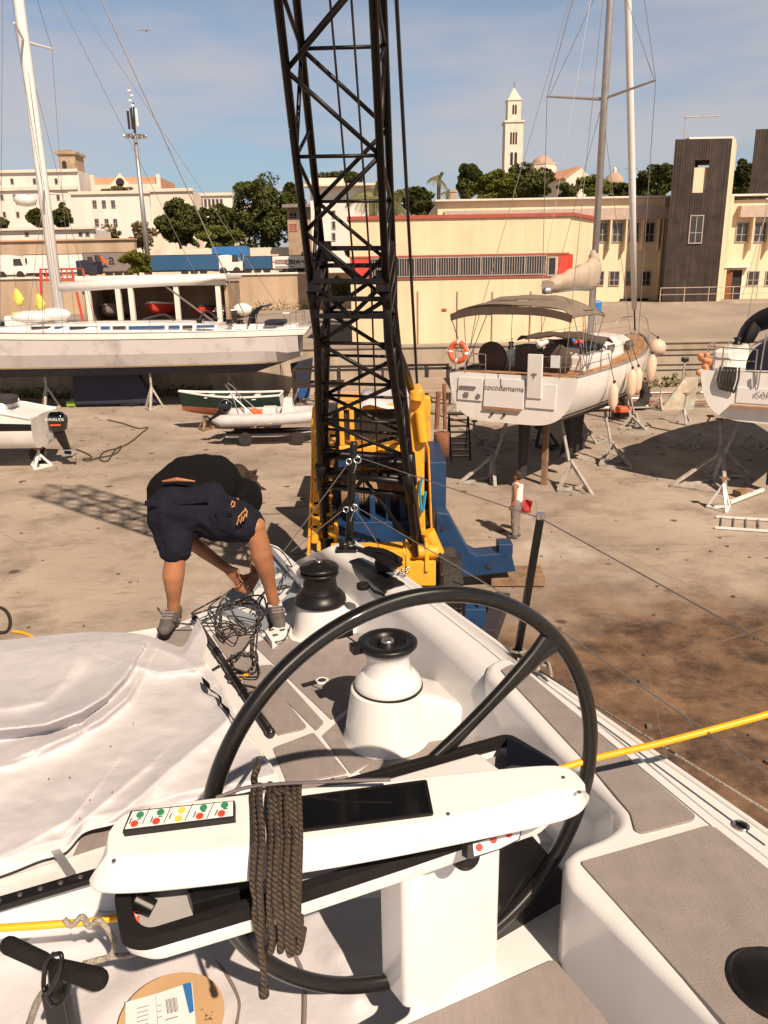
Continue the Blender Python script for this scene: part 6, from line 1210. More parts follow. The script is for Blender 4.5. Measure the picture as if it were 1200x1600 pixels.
def ctyre(c, r, w_):
    g = G(); g.lathe([(r*.45, -w_/2), (r*.9, -w_/2), (r, -w_*.38), (r, w_*.38), (r*.9, w_/2), (r*.45, w_/2)], c, 28, (1, 0, 0)); t = g.obj('tyre', 'tyre', q, smooth=False)
    g = G(); 
    for k in range(22): a = 2*math.pi*k/22; d = V((0, math.cos(a), math.sin(a))); s = (k % 2)*2-1; g.bar(V(c)+d*r*.99+V((s*.03, 0, 0)), V(c)+V((s*w_*.5, 0, 0))+V((0, math.cos(a+.12), math.sin(a+.12)))*r*.97, .07, .06, up=d)
    g.obj('tread', 'tyre', t); g = G(); g.lathe([(r*.1, -w_*.3), (r*.45, -w_*.3), (r*.5, -w_*.45), (r*.45, w_*.4)], c, 20, (1, 0, 0)); g.obj('rim', 'yellow', t)
r_ = .55; pt_ = P3(702, 925, yf+.5); 
for dy in (0, 1.35, 4.2): 
    for x in (pt_.x, pt_.x-2.3): ctyre((x, yf+.35+dy, r_), r_, .42)
g = G(); p = hz(741, 975, .3); g.box((p.x, p.y+.1, .36), (.38, .5, .6)); g.box((p.x-.1, p.y+.1, .7), (.16, .4, .12)); g.box((p.x+.1, p.y+.1, .7), (.12, .4, .12)); g.obj('carrier_foot', 'blue', q, bevel=.02)
a = hz(815, 902, .12); g = G(); g.box((a.x-.1, a.y+.1, .12), (1.15, .8, .18), rz=-.05); tag(g.obj('outrigger_mat', 'wood', None, bevel=.015), 'worn wooden mat under the tip of the blue outrigger arm', 'mat')
p0, p1 = hz(762, 995, .2), hz(785, 935, .2); g = G(); g.bar(p0, p1, .3, .28); tag(g.obj('dark_beam', 'blk', None, bevel=.02), 'dark beam standing beside the small blue crane foot', 'beam')
# ================================================================== THE NEAR YACHT (we stand on it)
ZD = 4.55; ZC = 4.86; ZP = 4.60; ZL = 4.36
AX = V((.42, -.907, 0)).normalized(); BX = V((.907, .42, 0)).normalized()
q = thing('racing_yacht', 'white deck of the modern yacht in the foreground with taupe foam panels', 'yacht', (0, 2.5, 1.0)); NY = q
def slab(pxs, z, th, name, m, r=0, bev=.004, parent=None, extra=0, smooth=False):
    pts = [hz(x, y, z) for x, y in pxs]
    if r: pts = rpoly(pts, r)
    g = G(); g.prism(pts, (0, 0, -th)); return g.obj(name, m, parent or NY, bevel=bev, smooth=smooth)
E = [V((-.22, 4.58, 0)), V((.13, 3.86, 0)), V((.51, 3.05, 0)), V((1.08, 1.87, 0)), V((2.5, -1.1, 0))]
outl = [V((-4.2, -1.1, 0)), V((-4.2, 3.0, 0)), V((-2.1, 3.80, 0)), V((-1.22, 4.13, 0)), V((-.72, 4.36, 0))] + E
g = G(); R_ = []
cen = V((-1, 1.5, 0))
for z, s in ((4.50, 1.0), (4.2, 1.0), (3.2, .985), (2.2, .93), (1.5, .8), (1.0, .45)):
    R_.append([cen+(p-cen)*s+V((0, 0, z)) for p in outl+outl[:1]])
g.grid(R_); g.add(R_[-1][:-1], [tuple(range(len(outl)))]); g.obj('hull', 'gelw', q, smooth=False, bevel=.03)
g = G(); g.prism([p+V((0, 0, ZL-.06)) for p in outl], (0, 0, .03)); g.obj('cockpit_sole', 'gel', q)
g = G(); g.prism([(-1.2, 2, 1.1), (-.2, .2, 1.1), (-.3, .1, 0), (-1.3, 1.9, 0)], (-.35, -.2, 0)); g.obj('keel', 'navy', q)
# winch deck
slab([(-700, 1010), (0, 1003), (238, 990), (300, 965), (440, 892), (520, 860), (600, 900), (800, 1080), (960, 1300), (640, 1345), (200, 1360), (0, 1425), (-700, 1560)], ZD, .2, 'winch_deck', 'gel', .03, .012)
tp_ = ZD+.007
for pts in ([(395, 1006), (447, 984), (456, 1000), (485, 1008), (545, 980), (620, 1040), (560, 1075), (551, 1098), (518, 1124)],
            [(404, 1040), (425, 1038), (506, 1128), (494, 1141), (398, 1046)],
            [(331, 992), (378, 968), (398, 1000), (380, 1012), (479, 1134), (474, 1139), (434, 1148)],
            [(426, 1168), (490, 1144), (543, 1207), (449, 1225)],
            [(503, 1149), (549, 1108), (700, 1110), (601, 1177), (548, 1208)],
            [(560, 1206), (674, 1120), (760, 1190), (640, 1225)],
            [(448, 1228), (543, 1211), (600, 1290), (480, 1310)],
            [(130, 1300), (300, 1250), (400, 1196), (440, 1240), (300, 1310), (110, 1345)],
            [(226, 1003), (296, 975), (318, 1010), (300, 1020)]):
    slab(pts, tp_, .011, 'deck_panel', 'taupe', .012, .002)
# coaming with rolled inner edge
outer = [(548, 845), (592, 872), (640, 905), (715, 962), (792, 1021), (860, 1072), (905, 1105)]
crest = [(507, 858), (552, 884), (602, 921), (662, 969), (722, 1021), (778, 1074), (830, 1124)]
inner = [(452, 885), (487, 921), (532, 966), (588, 1022), (645, 1082), (706, 1146), (768, 1206)]
g = G(); co, cc_, ci = catmull([hz(*p, ZC) for p in outer], 4), catmull([hz(*p, ZC+.012) for p in crest], 4), catmull([hz(*p, ZD) for p in inner], 4)
rowsn = [[p-V((0, 0, .4)) for p in co], [p-V((0, 0, .03)) for p in co], co]
for k in (.35, .7): rowsn.append([a.lerp(b, k)+V((0, 0, .006)) for a, b in zip(co, cc_)])
for k in (0, .2, .4, .6, .8, 1):
    rowsn.append([V((a.x+(b.x-a.x)*k, a.y+(b.y-a.y)*k, b.z+(a.z-b.z)*(1-k)**.9)) for a, b in zip(cc_, ci)])
rowsn.append([p-V((0, 0, .1)) for p in ci]); g.grid(rowsn)
g.add([r[0] for r in rowsn], [tuple(range(len(rowsn)))]); g.obj('coaming', 'gel', q, smooth=True)
# toe rail line
g = G(); el = [V((p.x, p.y, ZC-.005)) for p in E]; g.tube(catmull(el, 6), .011, 8); g.obj('gunwale_trim', 'gel', q, smooth=True)
# side deck strip along the gunwale right of the seats + raised seat moulding
seat = [(757, 1048), (766, 1034), (788, 1026), (812, 1032)]
def edgepx(u): p = E[2].lerp(E[3], u); return V((p.x-.02, p.y-.01, ZC-.004))
g = G(); inn = [(822, 1042), (905, 1107), (1010, 1190), (1110, 1272), (1215, 1352), (1420, 1520)]; ip = [hz(*p, ZC-.002) for p in inn]
op = [V((.50, 3.06, ZC-.004)), V((.66, 2.73, ZC-.004)), V((.84, 2.36, ZC-.004)), V((.985, 2.06, ZC-.004)), V((1.12, 1.78, ZC-.004)), V((1.6, .75, ZC-.004))]
g.grid([[p-V((0, 0, .4)) for p in op], op, ip, [p-V((0, 0, .2)) for p in ip]]); g.obj('side_deck', 'gel', q, smooth=False, bevel=.006)
ss = [(757, 1050), (762, 1034), (786, 1025), (812, 1031), (905, 1101), (1010, 1184), (1112, 1266), (1218, 1346), (1430, 1510), (1600, 1900), (1330, 1900), (1122, 1600), (1000, 1483), (884, 1368), (878, 1340), (895, 1322), (945, 1302), (966, 1284), (962, 1262), (940, 1235), (860, 1160)]
pts = rpoly([hz(*p, ZC+.045) for p in ss], .03, 4); g = G(); g.prism(pts, (0, 0, -.45)); g.obj('seat_moulding', 'gel', q, bevel=.035, seg=5, smooth=True)
for pp in ([(782, 1046), (800, 1037), (815, 1043), (1088, 1274), (1082, 1281), (1003, 1301), (992, 1297), (985, 1270), (930, 1205)], [(906, 1346), (1105, 1289), (1118, 1292), (1230, 1380), (1500, 1600), (1420, 1860), (1180, 1660), (1136, 1602)]):
    slab(pp, ZC+.052, .012, 'seat_panel', 'taupe', .015, .002)
g = G(); p = hz(1212, 1540, ZC+.054); g.lathe([(.095, 0), (.095, .008), (.085, .02), (.03, .026)], p, 32); tag(g.obj('black_disc', 'black', None, smooth=True), 'shallow round black disc on the big taupe seat at the right edge', 'cover')  # low black disc set on the seat panel
g = G(); p = hz(1158, 1291, ZC); g.lathe([(.024, 0), (.024, .004), (.017, .006), (.015, .001), (.003, 0)], p, 24); g.obj('deck_fitting', 'steel', q, smooth=True); g = G(); g.lathe([(.014, 0), (.014, .005)], p, 20); g.obj('fitting_core', 'black', q)
# helm platform
slab([(560, 1632), (640, 1583), (640, 1560), (780, 1440), (900, 1370), (1020, 1500), (1150, 1700), (900, 1900), (400, 1900)], ZP, .25, 'helm_platform', 'gel', .02, .018)
slab([(610, 1612), (862, 1499), (874, 1503), (960, 1608), (1050, 1750), (600, 1800)], ZP+.007, .011, 'platform_panel', 'taupe', .015, .002)
# pedestal
L0, L1, Rr = hz(642, 1592, ZP), hz(674, 1576, ZP), hz(778, 1512, ZP); d = (Rr-L1).normalized(); nb_ = V((-d.y, d.x, 0)); 
if nb_.y < 0: nb_ = -nb_
g = G(); base = [L0+nb_*.03, L1, Rr, Rr+nb_*.10, L0+nb_*.14]; g.prism(base, (0, 0, .62)); g.obj('pedestal', 'gel', q, bevel=.012, seg=3, smooth=True)
pn = V((nb_.x, nb_.y, 0)); bpan = [onpl(x, y, Rr+nb_*.07, pn) for x, y in ((776, 1318), (820, 1292), (884, 1366), (875, 1490), (795, 1535), (776, 1530))]
g = G(); g.prism(rpoly(bpan, .012, 3), nb_*.02); g.obj('engine_panel', mat('smoked_panel', (.010, .009, .009), .2, spec=.5), q, bevel=.003)
# winches on plinths
def frustum(c, r0, r1, h_, name, wedge=None):
    g = G(); g.lathe([(r0*1.12, -.02), (r0*1.08, .0), (r0*1.01, .012), (r0*.97, .04), (r1, h_-.02), (r1*.985, h_-.006), (r1*.95, h_)], c, 48)
    if wedge: 
        w0, ln, wh = wedge; Rw = []
        for k in range(7):
            u = k/6; hw_ = w0*(1+.45*u*u); zt_ = h_*(1-.55*u*u)-.004; cc0 = V(c)+BX*ln*u+AX*.02*u; Rw.append([cc0+AX*a_*hw_+V((0, 0, z_)) for a_, z_ in ((-1.12, -.03), (-1.06, zt_*.5), (-1.0, zt_*.84), (-.88, zt_*.97), (-.6, zt_), (.6, zt_), (.88, zt_*.97), (1.0, zt_*.84), (1.06, zt_*.5), (1.12, -.03))])
        g.grid(Rw)
    return g.obj(name, 'gel', NY, smooth=True, bevel=.02, seg=3)
W1c = hz(604, 1149, ZD); h1 = .235; frustum(W1c, .178, .146, h1, 'winch_plinth', (.105, .34, h1))
W2c = hz(503, 984, ZD); h2 = .17; frustum(W2c, .152, .128, h2, 'winch_plinth', (.11, .42, h2))
def bigwinch(c, s, drum, label):
    w = G(); w.lathe([(.138*s, 0), (.14*s, .012), (.135*s, .03), (.118*s, .052), (.098*s, .07)], c, 40); 
    root = w.obj('winch', drum, NY, smooth=True); root['label'] = label
    g = G(); g.lathe([(.1*s, .068*s), (.092*s, .085*s), (.088*s, .13*s), (.094*s, .155*s), (.1*s, .16*s)], c, 40, close=False); g.obj('drum', drum, root, smooth=True)
    g = G(); k = 60; pr = []
    g.lathe([(.097*s, .158*s), (.104*s, .163*s), (.104*s, .172*s), (.097*s, .177*s)], c, 48); g.obj('line_jaw', 'alu' if drum != 'black' else 'black', root, smooth=True)
    return root
W1c = W1c+BX*.012; r1 = bigwinch(W1c+V((0, 0, h1)), 1.0, 'gel', 'white winch with a black ring top'); c = W1c+V((0, 0, h1))
g = G(); g.lathe([(.085, .176), (.112, .176), (.122, .186), (.122, .198), (.114, .204), (.082, .204), (.074, .196), (.070, .182), (.03, .180), (.03, .2)], c, 48); g.obj('top_ring', 'black', r1, smooth=True)
g = G(); g.lathe([(.026, .18), (.026, .205), (.014, .212), (.012, .206)], c, 20); g.obj('handle_socket', 'steel', r1, smooth=True)
g = G(); g.box(c+V((-.118, -.03, .186)), (.06, .05, .035), .4); p = c+V((-.115, -.01, .19)); g.tube([p, p+V((-.055, .035, .025))], .004, 6); g.box(p+V((-.06, .04, .03)), (.075, .012, .03), .5); g.obj('feeder_arm', 'black', r1, bevel=.004)
g = G(); g.lathe([(.1435, -.004), (.1435, .005)], c, 48); g.obj('base_gasket', 'black', r1)
r2 = bigwinch(W2c+V((0, 0, h2)), 1.0, 'black', 'all black winch beside the person'); c = W2c+V((0, 0, h2))
g = G(); g.lathe([(.08, .176), (.095, .18), (.104, .188), (.106, .198), (.095, .207), (.05, .215), (.045, .222), (.03, .228), (.02, .226)], c, 48); g.obj('top_cap', 'black', r2, smooth=True)
g = G(); g.lathe([(.016, .226), (.016, .232), (.01, .233)], c, 16); g.obj('handle_socket', 'steel', r2, smooth=True)
# small deck fittings
p = hz(503, 1064, ZD+.006); g = G(); g.lathe([(.034, 0), (.034, .004), (.022, .007), (.02, .002), (.001, .001)], p, 28); g.obj('deck_socket', 'gel', q, smooth=True); g = G(); g.lathe([(.021, 0), (.021, .0045)], p, 24); g.obj('socket_core', 'dark', q)
slab([(545, 876), (561, 871), (633, 911), (600, 922)], ZC+.022, .02, 'camera_plate', 'black', .008, .002)
c = hz(600, 893, ZC+.02); g = G(); g.box(c+V((0, 0, .03)), (.1, .06, .05), .0); g.tube(catmull([c+V((-.1, .10, .09)), c+V((0, .02, .105)), c+V((.09, -.07, .085))], 6), .02, 8); g.obj('cam_arm', 'black', q, bevel=.004)
a, b, c2, d_ = hz(558, 862, ZC+.1), hz(577, 856, ZC+.1), hz(630, 884, ZC+.08), hz(612, 893, ZC+.08); g = G(); g.prism([a, b, b.lerp(c2, .5)+V((0, 0, .02)), c2, d_, a.lerp(d_, .5)+V((0, 0, .02))], (0, 0, .014)); g.obj('block_cover', 'black', q, bevel=.005)
g = G()
for k in range(12): g.ball(c+V((.05+.09*random.random(), -.03-.08*random.random(), .01+.03*random.random())), .009, 6)
g.obj('shackle', 'steel', q, smooth=True)
c = hz(541, 862, ZC+.01); g = G(); g.box(c+V((0, 0, .012)), (.12, .07, .02)); g.lathe([(.03, 0), (.032, .035), (.022, .045)], c+V((-.01, 0, .02)), 16); g.tube([c+V((.04, 0, .03)), c+V((.16, -.06, .012))], .012, 6); g.obj('cam_block', 'black', q, bevel=.004)
slab([(462, 893), (473, 880), (493, 868), (500, 872), (478, 896)], ZC-.09, .02, 'stern_hatch', 'tgrey', .01)
# stern post, stanchion, lifelines
def post(px_, yb, yt, r, zb_=ZC, m='carbon', xt=None):
    b = hz(px_, yb, zb_); t = at(xt or px_, yt, b.y); t = V((t.x if xt else b.x, b.y, t.z)); g = G(); g.tube([b, b.lerp(t, .97), t], [r, r, r*.85], 14); g.lathe([(r*1.8, -.01), (r*1.7, .015), (r*1.1, .03)], b, 16); return g.obj('stanchion', m, NY, smooth=True), b, t
_, b0, t0 = post(545, 850, 690, .023, ZC, 'black', 553); _, b1, t1 = post(808, 1024, 806, .0165, ZC, 'black', 845)
g = G(); g.tube([t1-V((0, 0, .012)), t1+V((0, 0, .012))], .018, 12); g.obj('stanchion_cap', 'steel', q)
zl = t1.z-.01; u0 = at(553, 712, b0.y); u1 = V((b0.x+.02, b0.y, at(548, 787, b0.y).z)); lo1 = hz(822, 950, ZC+.28)
g = G(); e1 = hz(1260, 1040, zl); g.tube([u0, V((t1.x, t1.y, zl)), e1], .0028, 5); zl2 = ZC+.30; m1 = hz(827, 952, zl2); e2 = hz(1260, 1250, zl2); g.tube([u1, m1, e2], .0028, 5); g.tube([u0, hz(440, 866, ZD+.25)], .0028, 5); g.tube([u1, hz(455, 862, ZD+.28)], .0028, 5); g.tube(catmull([u1, hz(590, 850, ZC+.1), hz(590, 873, ZC+.03)], 5), .003, 5); g.obj('lifeline', 'wire', q)
for c in (u0, u1):
    g = G(); g.torus(c+V((.02, -.02, -.02)), V((1, 0, 0)), V((0, .3, .95)), .02, .005, 14, 6); g.torus(c+V((-.03, -.02, -.03)), V((1, 0, 0)), V((0, .3, .95)), .016, .004, 14, 6); g.ball(c+V((.02, -.03, 0)), .012, 8); g.tube([c+V((.02, -.02, -.03)), c+V((-.005, -.03, -.1))], .004, 5); g.obj('lifeline_shackle', 'steel', q, smooth=True)
p0 = hz(838, 1045, ZC+.03); g = G(); g.tube([p0, hz(1260, 1305, ZC+.11)], .0045, 6); g.tube(catmull([b1+V((-.03, 0, .02)), b1+V((0, -.035, .03)), b1+V((.03, 0, .02)), b1+V((0, .03, .02)), p0], 6), .006, 6)
rr = random.Random(3); pts = [p0+V((rr.uniform(-.04, .06), rr.uniform(-.08, .03), rr.uniform(-.015, .045))) for _ in range(13)]; g.tube(catmull(pts, 6), .0065, 6); tag(g.obj('knotted_rope', 'ropet', None, smooth=True), 'thin pale rope knotted at the foot of the black stanchion', 'rope')

# ------------------------------------------------ wheel
yaw, tilt = RAD(23.8), RAD(2.5); WN = V((math.sin(yaw)*math.cos(tilt), -math.cos(yaw)*math.cos(tilt), math.sin(tilt)))
WU = V((0, 0, 1)).cross(WN).normalized(); WW = WN.cross(WU); WC = onray(654.8, 1244.2, 1.981); WR = .537
wr = thing('steering_wheel', None, None, WC); del wr  # placeholder removed below
bpy.data.objects.remove(bpy.data.objects['steering_wheel'])
g = G(); g.torus(WC, WU, WW, WR-.001, .0205, 128, 16); WH = g.obj('steering_wheel', 'carbon', q, smooth=True)
def wang(px_, py_): p = onpl(px_, py_, WC, WN)-WC; return math.atan2(p.dot(WW), p.dot(WU))
a0 = wang(862, 1000)
for a in (a0, wang(372, 1500), wang(722, 1560)):
    d = WU*math.cos(a)+WW*math.sin(a); t_ = WN.cross(d); R_ = []
    for i in range(9): 
        u = i/8; c = WC+d*(.03+(WR-.035)*u)-WN*.05*(1-u); w_ = .030-.012*math.sin(math.pi*min(1, u*1.1))+(.014 if u > .95 else 0); th_ = .016
        R_.append([c+t_*w_*math.cos(b)+WN*th_*math.sin(b) for b in np.linspace(0, 2*math.pi, 15)])
    g = G(); g.grid(R_); g.obj('spoke', 'carbon', WH, smooth=True)
g = G(); g.lathe([(.05, -.07), (.06, -.05), (.05, -.03), (.02, -.02)], WC, 24, WN); g.obj('hub', 'black', WH, smooth=True)

# ------------------------------------------------ instrument pod: open tray with the lid lying askew on it
LN = V((-.03, -.20, .98)).normalized(); LP = onray(530, 1270, 1.60)
def lp(x, y, up=0): return onpl(x, y, LP+LN*up, LN)
cols = [((170, 1300), (168, 1335), (139, 1376)), ((186, 1274), (188, 1338), (143, 1394)), ((212, 1262), (225, 1337), (200, 1396)), ((300, 1250), (300, 1332), (300, 1386)), ((400, 1238), (400, 1323), (400, 1374)), ((530, 1225), (530, 1307), (540, 1352)), ((650, 1214), (650, 1288), (660, 1329)), ((760, 1203), (760, 1268), (775, 1305)), ((865, 1192), (860, 1238), (885, 1281)), ((896, 1200), (898, 1232), (912, 1266)), ((914, 1225), (914, 1236), (921, 1245))]
R_ = []
for a, b, c in cols:
    A = lp(*a); B = lp(*b); Cz = hz(c[0], c[1], B.z-.055); mid = (A+B)/2+LN*.004
    R_.append([A-V((0, 0, .035)), A-V((0, 0, .008)), A+(A-B)*.0, A.lerp(B, .06), A.lerp(B, .5), A.lerp(B, .93), B, B.lerp(Cz, .12), B.lerp(Cz, .85)+LN*.003, Cz+V((0, 0, .002)), Cz-V((0, 0, .012)), (Cz+A)/2-V((0, 0, .028)), A-V((0, 0, .035))])
g = G(); g.grid(R_); g.add(R_[0][:-1], [tuple(range(12))]); g.add(R_[-1][:-1], [tuple(range(12))]); lid = g.obj('pod_lid', 'gel', q, smooth=True, subd=2)
sc = [lp(x, y, .005) for x, y in ((468, 1243), (667, 1217), (678, 1272), (467, 1299))]; g = G(); g.prism(rpoly(sc, .006, 3), -LN*.012); so = g.obj('display_bezel', 'black', lid, bevel=.002)
g = G(); g.prism([lp(x, y, .007) for x, y in ((474, 1247), (663, 1222), (672, 1269), (472, 1294))], -LN*.003); g.obj('display', 'screen', lid)
g = G(); g.prism([lp(x, y, .018) for x, y in ((204, 1266), (367, 1250), (367, 1276), (191, 1298))], -LN*.02); bpz = g.obj('button_panel', 'black', lid, bevel=.002)
g = G(); g.mi = 0; g.prism([lp(x, y, .0195) for x, y in ((207, 1268), (364, 1252), (364, 1274), (195, 1295))], -LN*.002)
def disk(x, y, r, up, mi): g.mi = mi; g.lathe([(r*1.25, -.001), (r*1.2, .0015)], lp(x, y, up), 16, LN); 
for x, y, mi in ((219, 1273, 2), (210, 1287, 1), (251, 1269, 2), (244, 1283, 1), (284, 1266, 3), (279, 1279, 3), (318, 1262, 2), (312, 1275, 1), (351, 1258, 2), (346, 1271, 1)): disk(x, y, .0062, .0205, mi)
g.mi = 4
for x in (230, 264, 297, 331): a, b = lp(x+4, 1262-(x-230)*.09, .0202), lp(x-8, 1288-(x-230)*.09, .0202); g.bar(a, b, .0012, .0012, up=LN)
for x, y, ln in ((206, 1278, 9), (239, 1276, 9), (268, 1271, 8), (306, 1268, 9), (340, 1265, 9)): g.bar(lp(x, y, .0202), lp(x-ln*.45, y+ln, .0202), .002, .001, up=LN)
for x, y in ((214, 1280), (222, 1293), (247, 1276), (315, 1268), (349, 1264)): g.bar(lp(x, y, .0202), lp(x+7, y-.8, .0202), .0016, .001, up=LN)
g.obj('button_panel_face', ['paper', 'red', 'green', 'butyel', 'ink'], lid)
for x, y in ((178, 1345), (395, 1322), (520, 1218), (700, 1272), (880, 1215), (905, 1238)): g = G(); g.lathe([(.0045, 0), (.004, .0015), (.001, .001)], lp(x, y, .0005), 12, LN); g.obj('screw', 'steel', lid)
# second small panel of red buttons under the lid
pl = [onray(x, y, 1.70+.02*(i)) for i, (x, y) in enumerate(())]
bp0 = onray(770, 1318, 1.68); bn = V((.3, -.85, .45)).normalized()
g = G(); g.mi = 4; g.prism([onpl(x, y, bp0, bn) for x, y in ((731, 1318), (815, 1294), (816, 1296), (812, 1312), (780, 1328), (738, 1342), (730, 1342))], -bn*.03); g.mi = 0
g.prism([onpl(x, y, bp0+bn*.002, bn) for x, y in ((739, 1318), (814, 1297), (810, 1311), (780, 1326), (741, 1338))], -bn*.003)
for x, y in ((749, 1324), (771, 1312), (795, 1303)): g.mi = 1; g.lathe([(.008, 0), (.0075, .002)], onpl(x, y, bp0+bn*.003, bn), 16, bn)
g.obj('lower_button_panel', ['paper', 'red', 'green', 'butyel', 'ink'], q)
g = G(); g.lathe([(.036, -.012), (.037, 0), (.034, .008), (.02, .012)], onray(727, 1334, 1.80), 28, (.3, -.75, .5)); g.obj('pedestal_cap', 'black', q, smooth=True)
ZT = 5.215
def ring(outer, inner, z, hgt, name, m, r=.03, parent=None):
    o_ = rpoly([hz(*p, z) for p in outer], r, 5); cx_ = sum(o_, V())/len(o_)
    i_ = rpoly([hz(*p, z) for p in inner], r*.7, 5); g = G(); n = len(o_)
    vs = o_+i_+[p-V((0, 0, hgt)) for p in o_]+[p-V((0, 0, hgt)) for p in i_]
    fs = [(k, (k+1) % n, n+(k+1) % n, n+k) for k in range(n)]+[(2*n+k, 2*n+(k+1) % n, (k+1) % n, k) for k in range(n)]+[(n+k, n+(k+1) % n, 3*n+(k+1) % n, 3*n+k) for k in range(n)]+[(2*n+k, 2*n+(k+1) % n, 3*n+(k+1) % n, 3*n+k) for k in range(n)]
    g.add(vs, fs); return g.obj(name, m, parent or NY, bevel=.003), o_, i_
out_ = [(176, 1392), (188, 1462), (222, 1470), (420, 1412), (640, 1340), (870, 1262), (876, 1192), (795, 1144), (515, 1222), (340, 1276)]
inn_ = [(203, 1398), (212, 1438), (232, 1450), (420, 1392), (640, 1322), (856, 1256), (862, 1200), (791, 1153), (522, 1229), (352, 1281)]
_, o_, i_ = ring(out_, inn_, ZT, .028, 'tray_rim', 'blackmatt')
g = G(); n = len(o_); c_ = sum(o_, V())/n; lo_ = [c_+(p-c_)*.95-V((0, 0, .062)) for p in o_]; up_ = [c_+(p-c_)*.992-V((0, 0, .026)) for p in o_]; md_ = [c_+(p-c_)*.985-V((0, 0, .045)) for p in o_]
g.grid([up_+up_[:1], md_+md_[:1], lo_+lo_[:1]]); g.add(lo_, [tuple(range(n))]); g.obj('tray', 'gel', q, smooth=True, bevel=.0)
g = G(); g.prism([c_+(p-c_)*.98-V((0, 0, .045)) for p in i_], (0, 0, -.008)); g.obj('tray_floor', mat('tray_floor_grey', (.42, .41, .41), .5), q)
g = G(); a = hz(210, 1405, ZT-.01); g.tube([a, hz(240, 1420, ZT-.03)], .018, 10); g.prism([hz(x, y, ZT-.015) for x, y in ((290, 1378), (400, 1352), (400, 1385), (300, 1412))], (0, 0, -.035)); g.tube(catmull([a, hz(225, 1395, ZT), hz(300, 1385, ZT-.01)], 5), .005, 6); g.obj('instrument_back', 'black', q, bevel=.003)
g = G(); g.tube(catmull([hz(207, 1425, ZT-.04), hz(214, 1440, ZT-.04), hz(216, 1432, ZT-.03)], 4), .003, 5); g.obj('red_wire', 'orange', q)
g = G(); g.prism([hz(x, y, ZT+.004) for x, y in ((793, 1152), (866, 1190), (866, 1200), (790, 1195))], (0, 0, -.02)); g.obj('smoked_cover', 'screen', q)
g = G(); g.tube(catmull([onray(x, y, D) for x, y, D in ((338, 1246, 1.66), (400, 1228, 1.66), (520, 1221, 1.63), (610, 1218, 1.62))], 6), .004, 6); g.obj('lid_cable', 'wire', q)

# ------------------------------------------------ rope coil over the lid
q = thing('rope_coil', 'thick brown-black braided rope draped over the white pod lid', 'rope', lp(430, 1300))
xs_ = [(396, 398, 404, 1462), (405, 409, 411, 1555), (421, 424, 424, 1486), (428, 433, 440, 1488), (437, 440, 441, 1474), (447, 449, 452, 1494), (456, 457, 458, 1484), (458, 461, 463, 1462), (466, 468, 467, 1486)]
for i, (xa, xb, xc, yb) in enumerate(xs_):
    off = .013+.007*(i % 2)
    p = [lp(xa, 1234-2*(i % 3), -.02)+V((0, .01, 0)), lp(xa, 1240, off), lp(xa+1, 1262, off+.006*(i % 3)), lp(xb, 1300, off), lp(xb, 1326, off)]
    B = lp(xb, 1326); Cz = hz(xb, 1376, B.z-.055); out2 = V((0, -.018-.006*(i % 2), 0)); p.append(Cz+out2+V((0, 0, .012)))
    end = at(xc, yb, (Cz+out2).y); k = 4
    for j in range(1, k+1): u = j/k; e_ = (Cz+out2).lerp(V((end.x, Cz.y-.02, end.z)), u); p.append(e_+V((.003*math.sin(j*2+i), 0, 0)))
    if i not in (1,): p.append(V(p[-1])+V((.005, .012, .012))); p.append(V(p[-3])+V((.005, .02, 0)))
    g = G(); g.tube(catmull(p, 5), .0073, 8); 
    if i == 1: g.tube([p[-1]-V((0, 0, .005)), p[-1]+V((0, 0, .018))], .011, 8)
    g.obj('strand', 'ropeg', q, smooth=True)
g = G(); 
g.tube(catmull([lp(400, 1232, -.03), lp(397, 1215, .02), lp(403, 1196, .0), hz(402, 1186, ZD+.2)], 5), .0075, 8); g.obj('tail', 'ropeg', q, smooth=True)
g = G(); g.tube(catmull([lp(428, 1240, .026), lp(446, 1238, .032), lp(452, 1262, .03), lp(456, 1290, .026)], 5), .008, 8); g.obj('crossing_turn', 'ropeg', q, smooth=True)

# ------------------------------------------------ white PVC sheets
def sdist(x, y, ax_, ay, bx_, by): dx, dy = bx_-ax_, by-ay; t = max(0, min(1, ((x-ax_)*dx+(y-ay)*dy)/(dx*dx+dy*dy))); return math.hypot(x-ax_-t*dx, y-ay-t*dy), t
RID = [(0, 0, 1, 1, 0, 1)]; _unused = [(-120, 1185, 150, 1120, .050, 26), (150, 1120, 222, 1040, .050, 16), (222, 1040, 330, 1040, .022, 22), (-100, 1040, 110, 1015, .055, 42), (110, 1015, 140, 1100, .035, 22), (130, 1290, 365, 1110, .034, 20), (365, 1110, 380, 1090, .02, 18), (-50, 1230, 120, 1165, .022, 24), (80, 1165, 205, 1085, .030, 9), (300, 1210, 400, 1150, .012, 20), (0, 1330, 220, 1220, .010, 30), (200, 1010, 300, 1015, .02, 16), (260, 1150, 420, 1175, .01, 15)]
VAL = [(-60, 1172, 128, 1135, -.035, 9), (128, 1130, 196, 1070, -.022, 8), (40, 1120, 125, 1060, -.02, 18), (-50, 1290, 130, 1180, -.014, 30)]
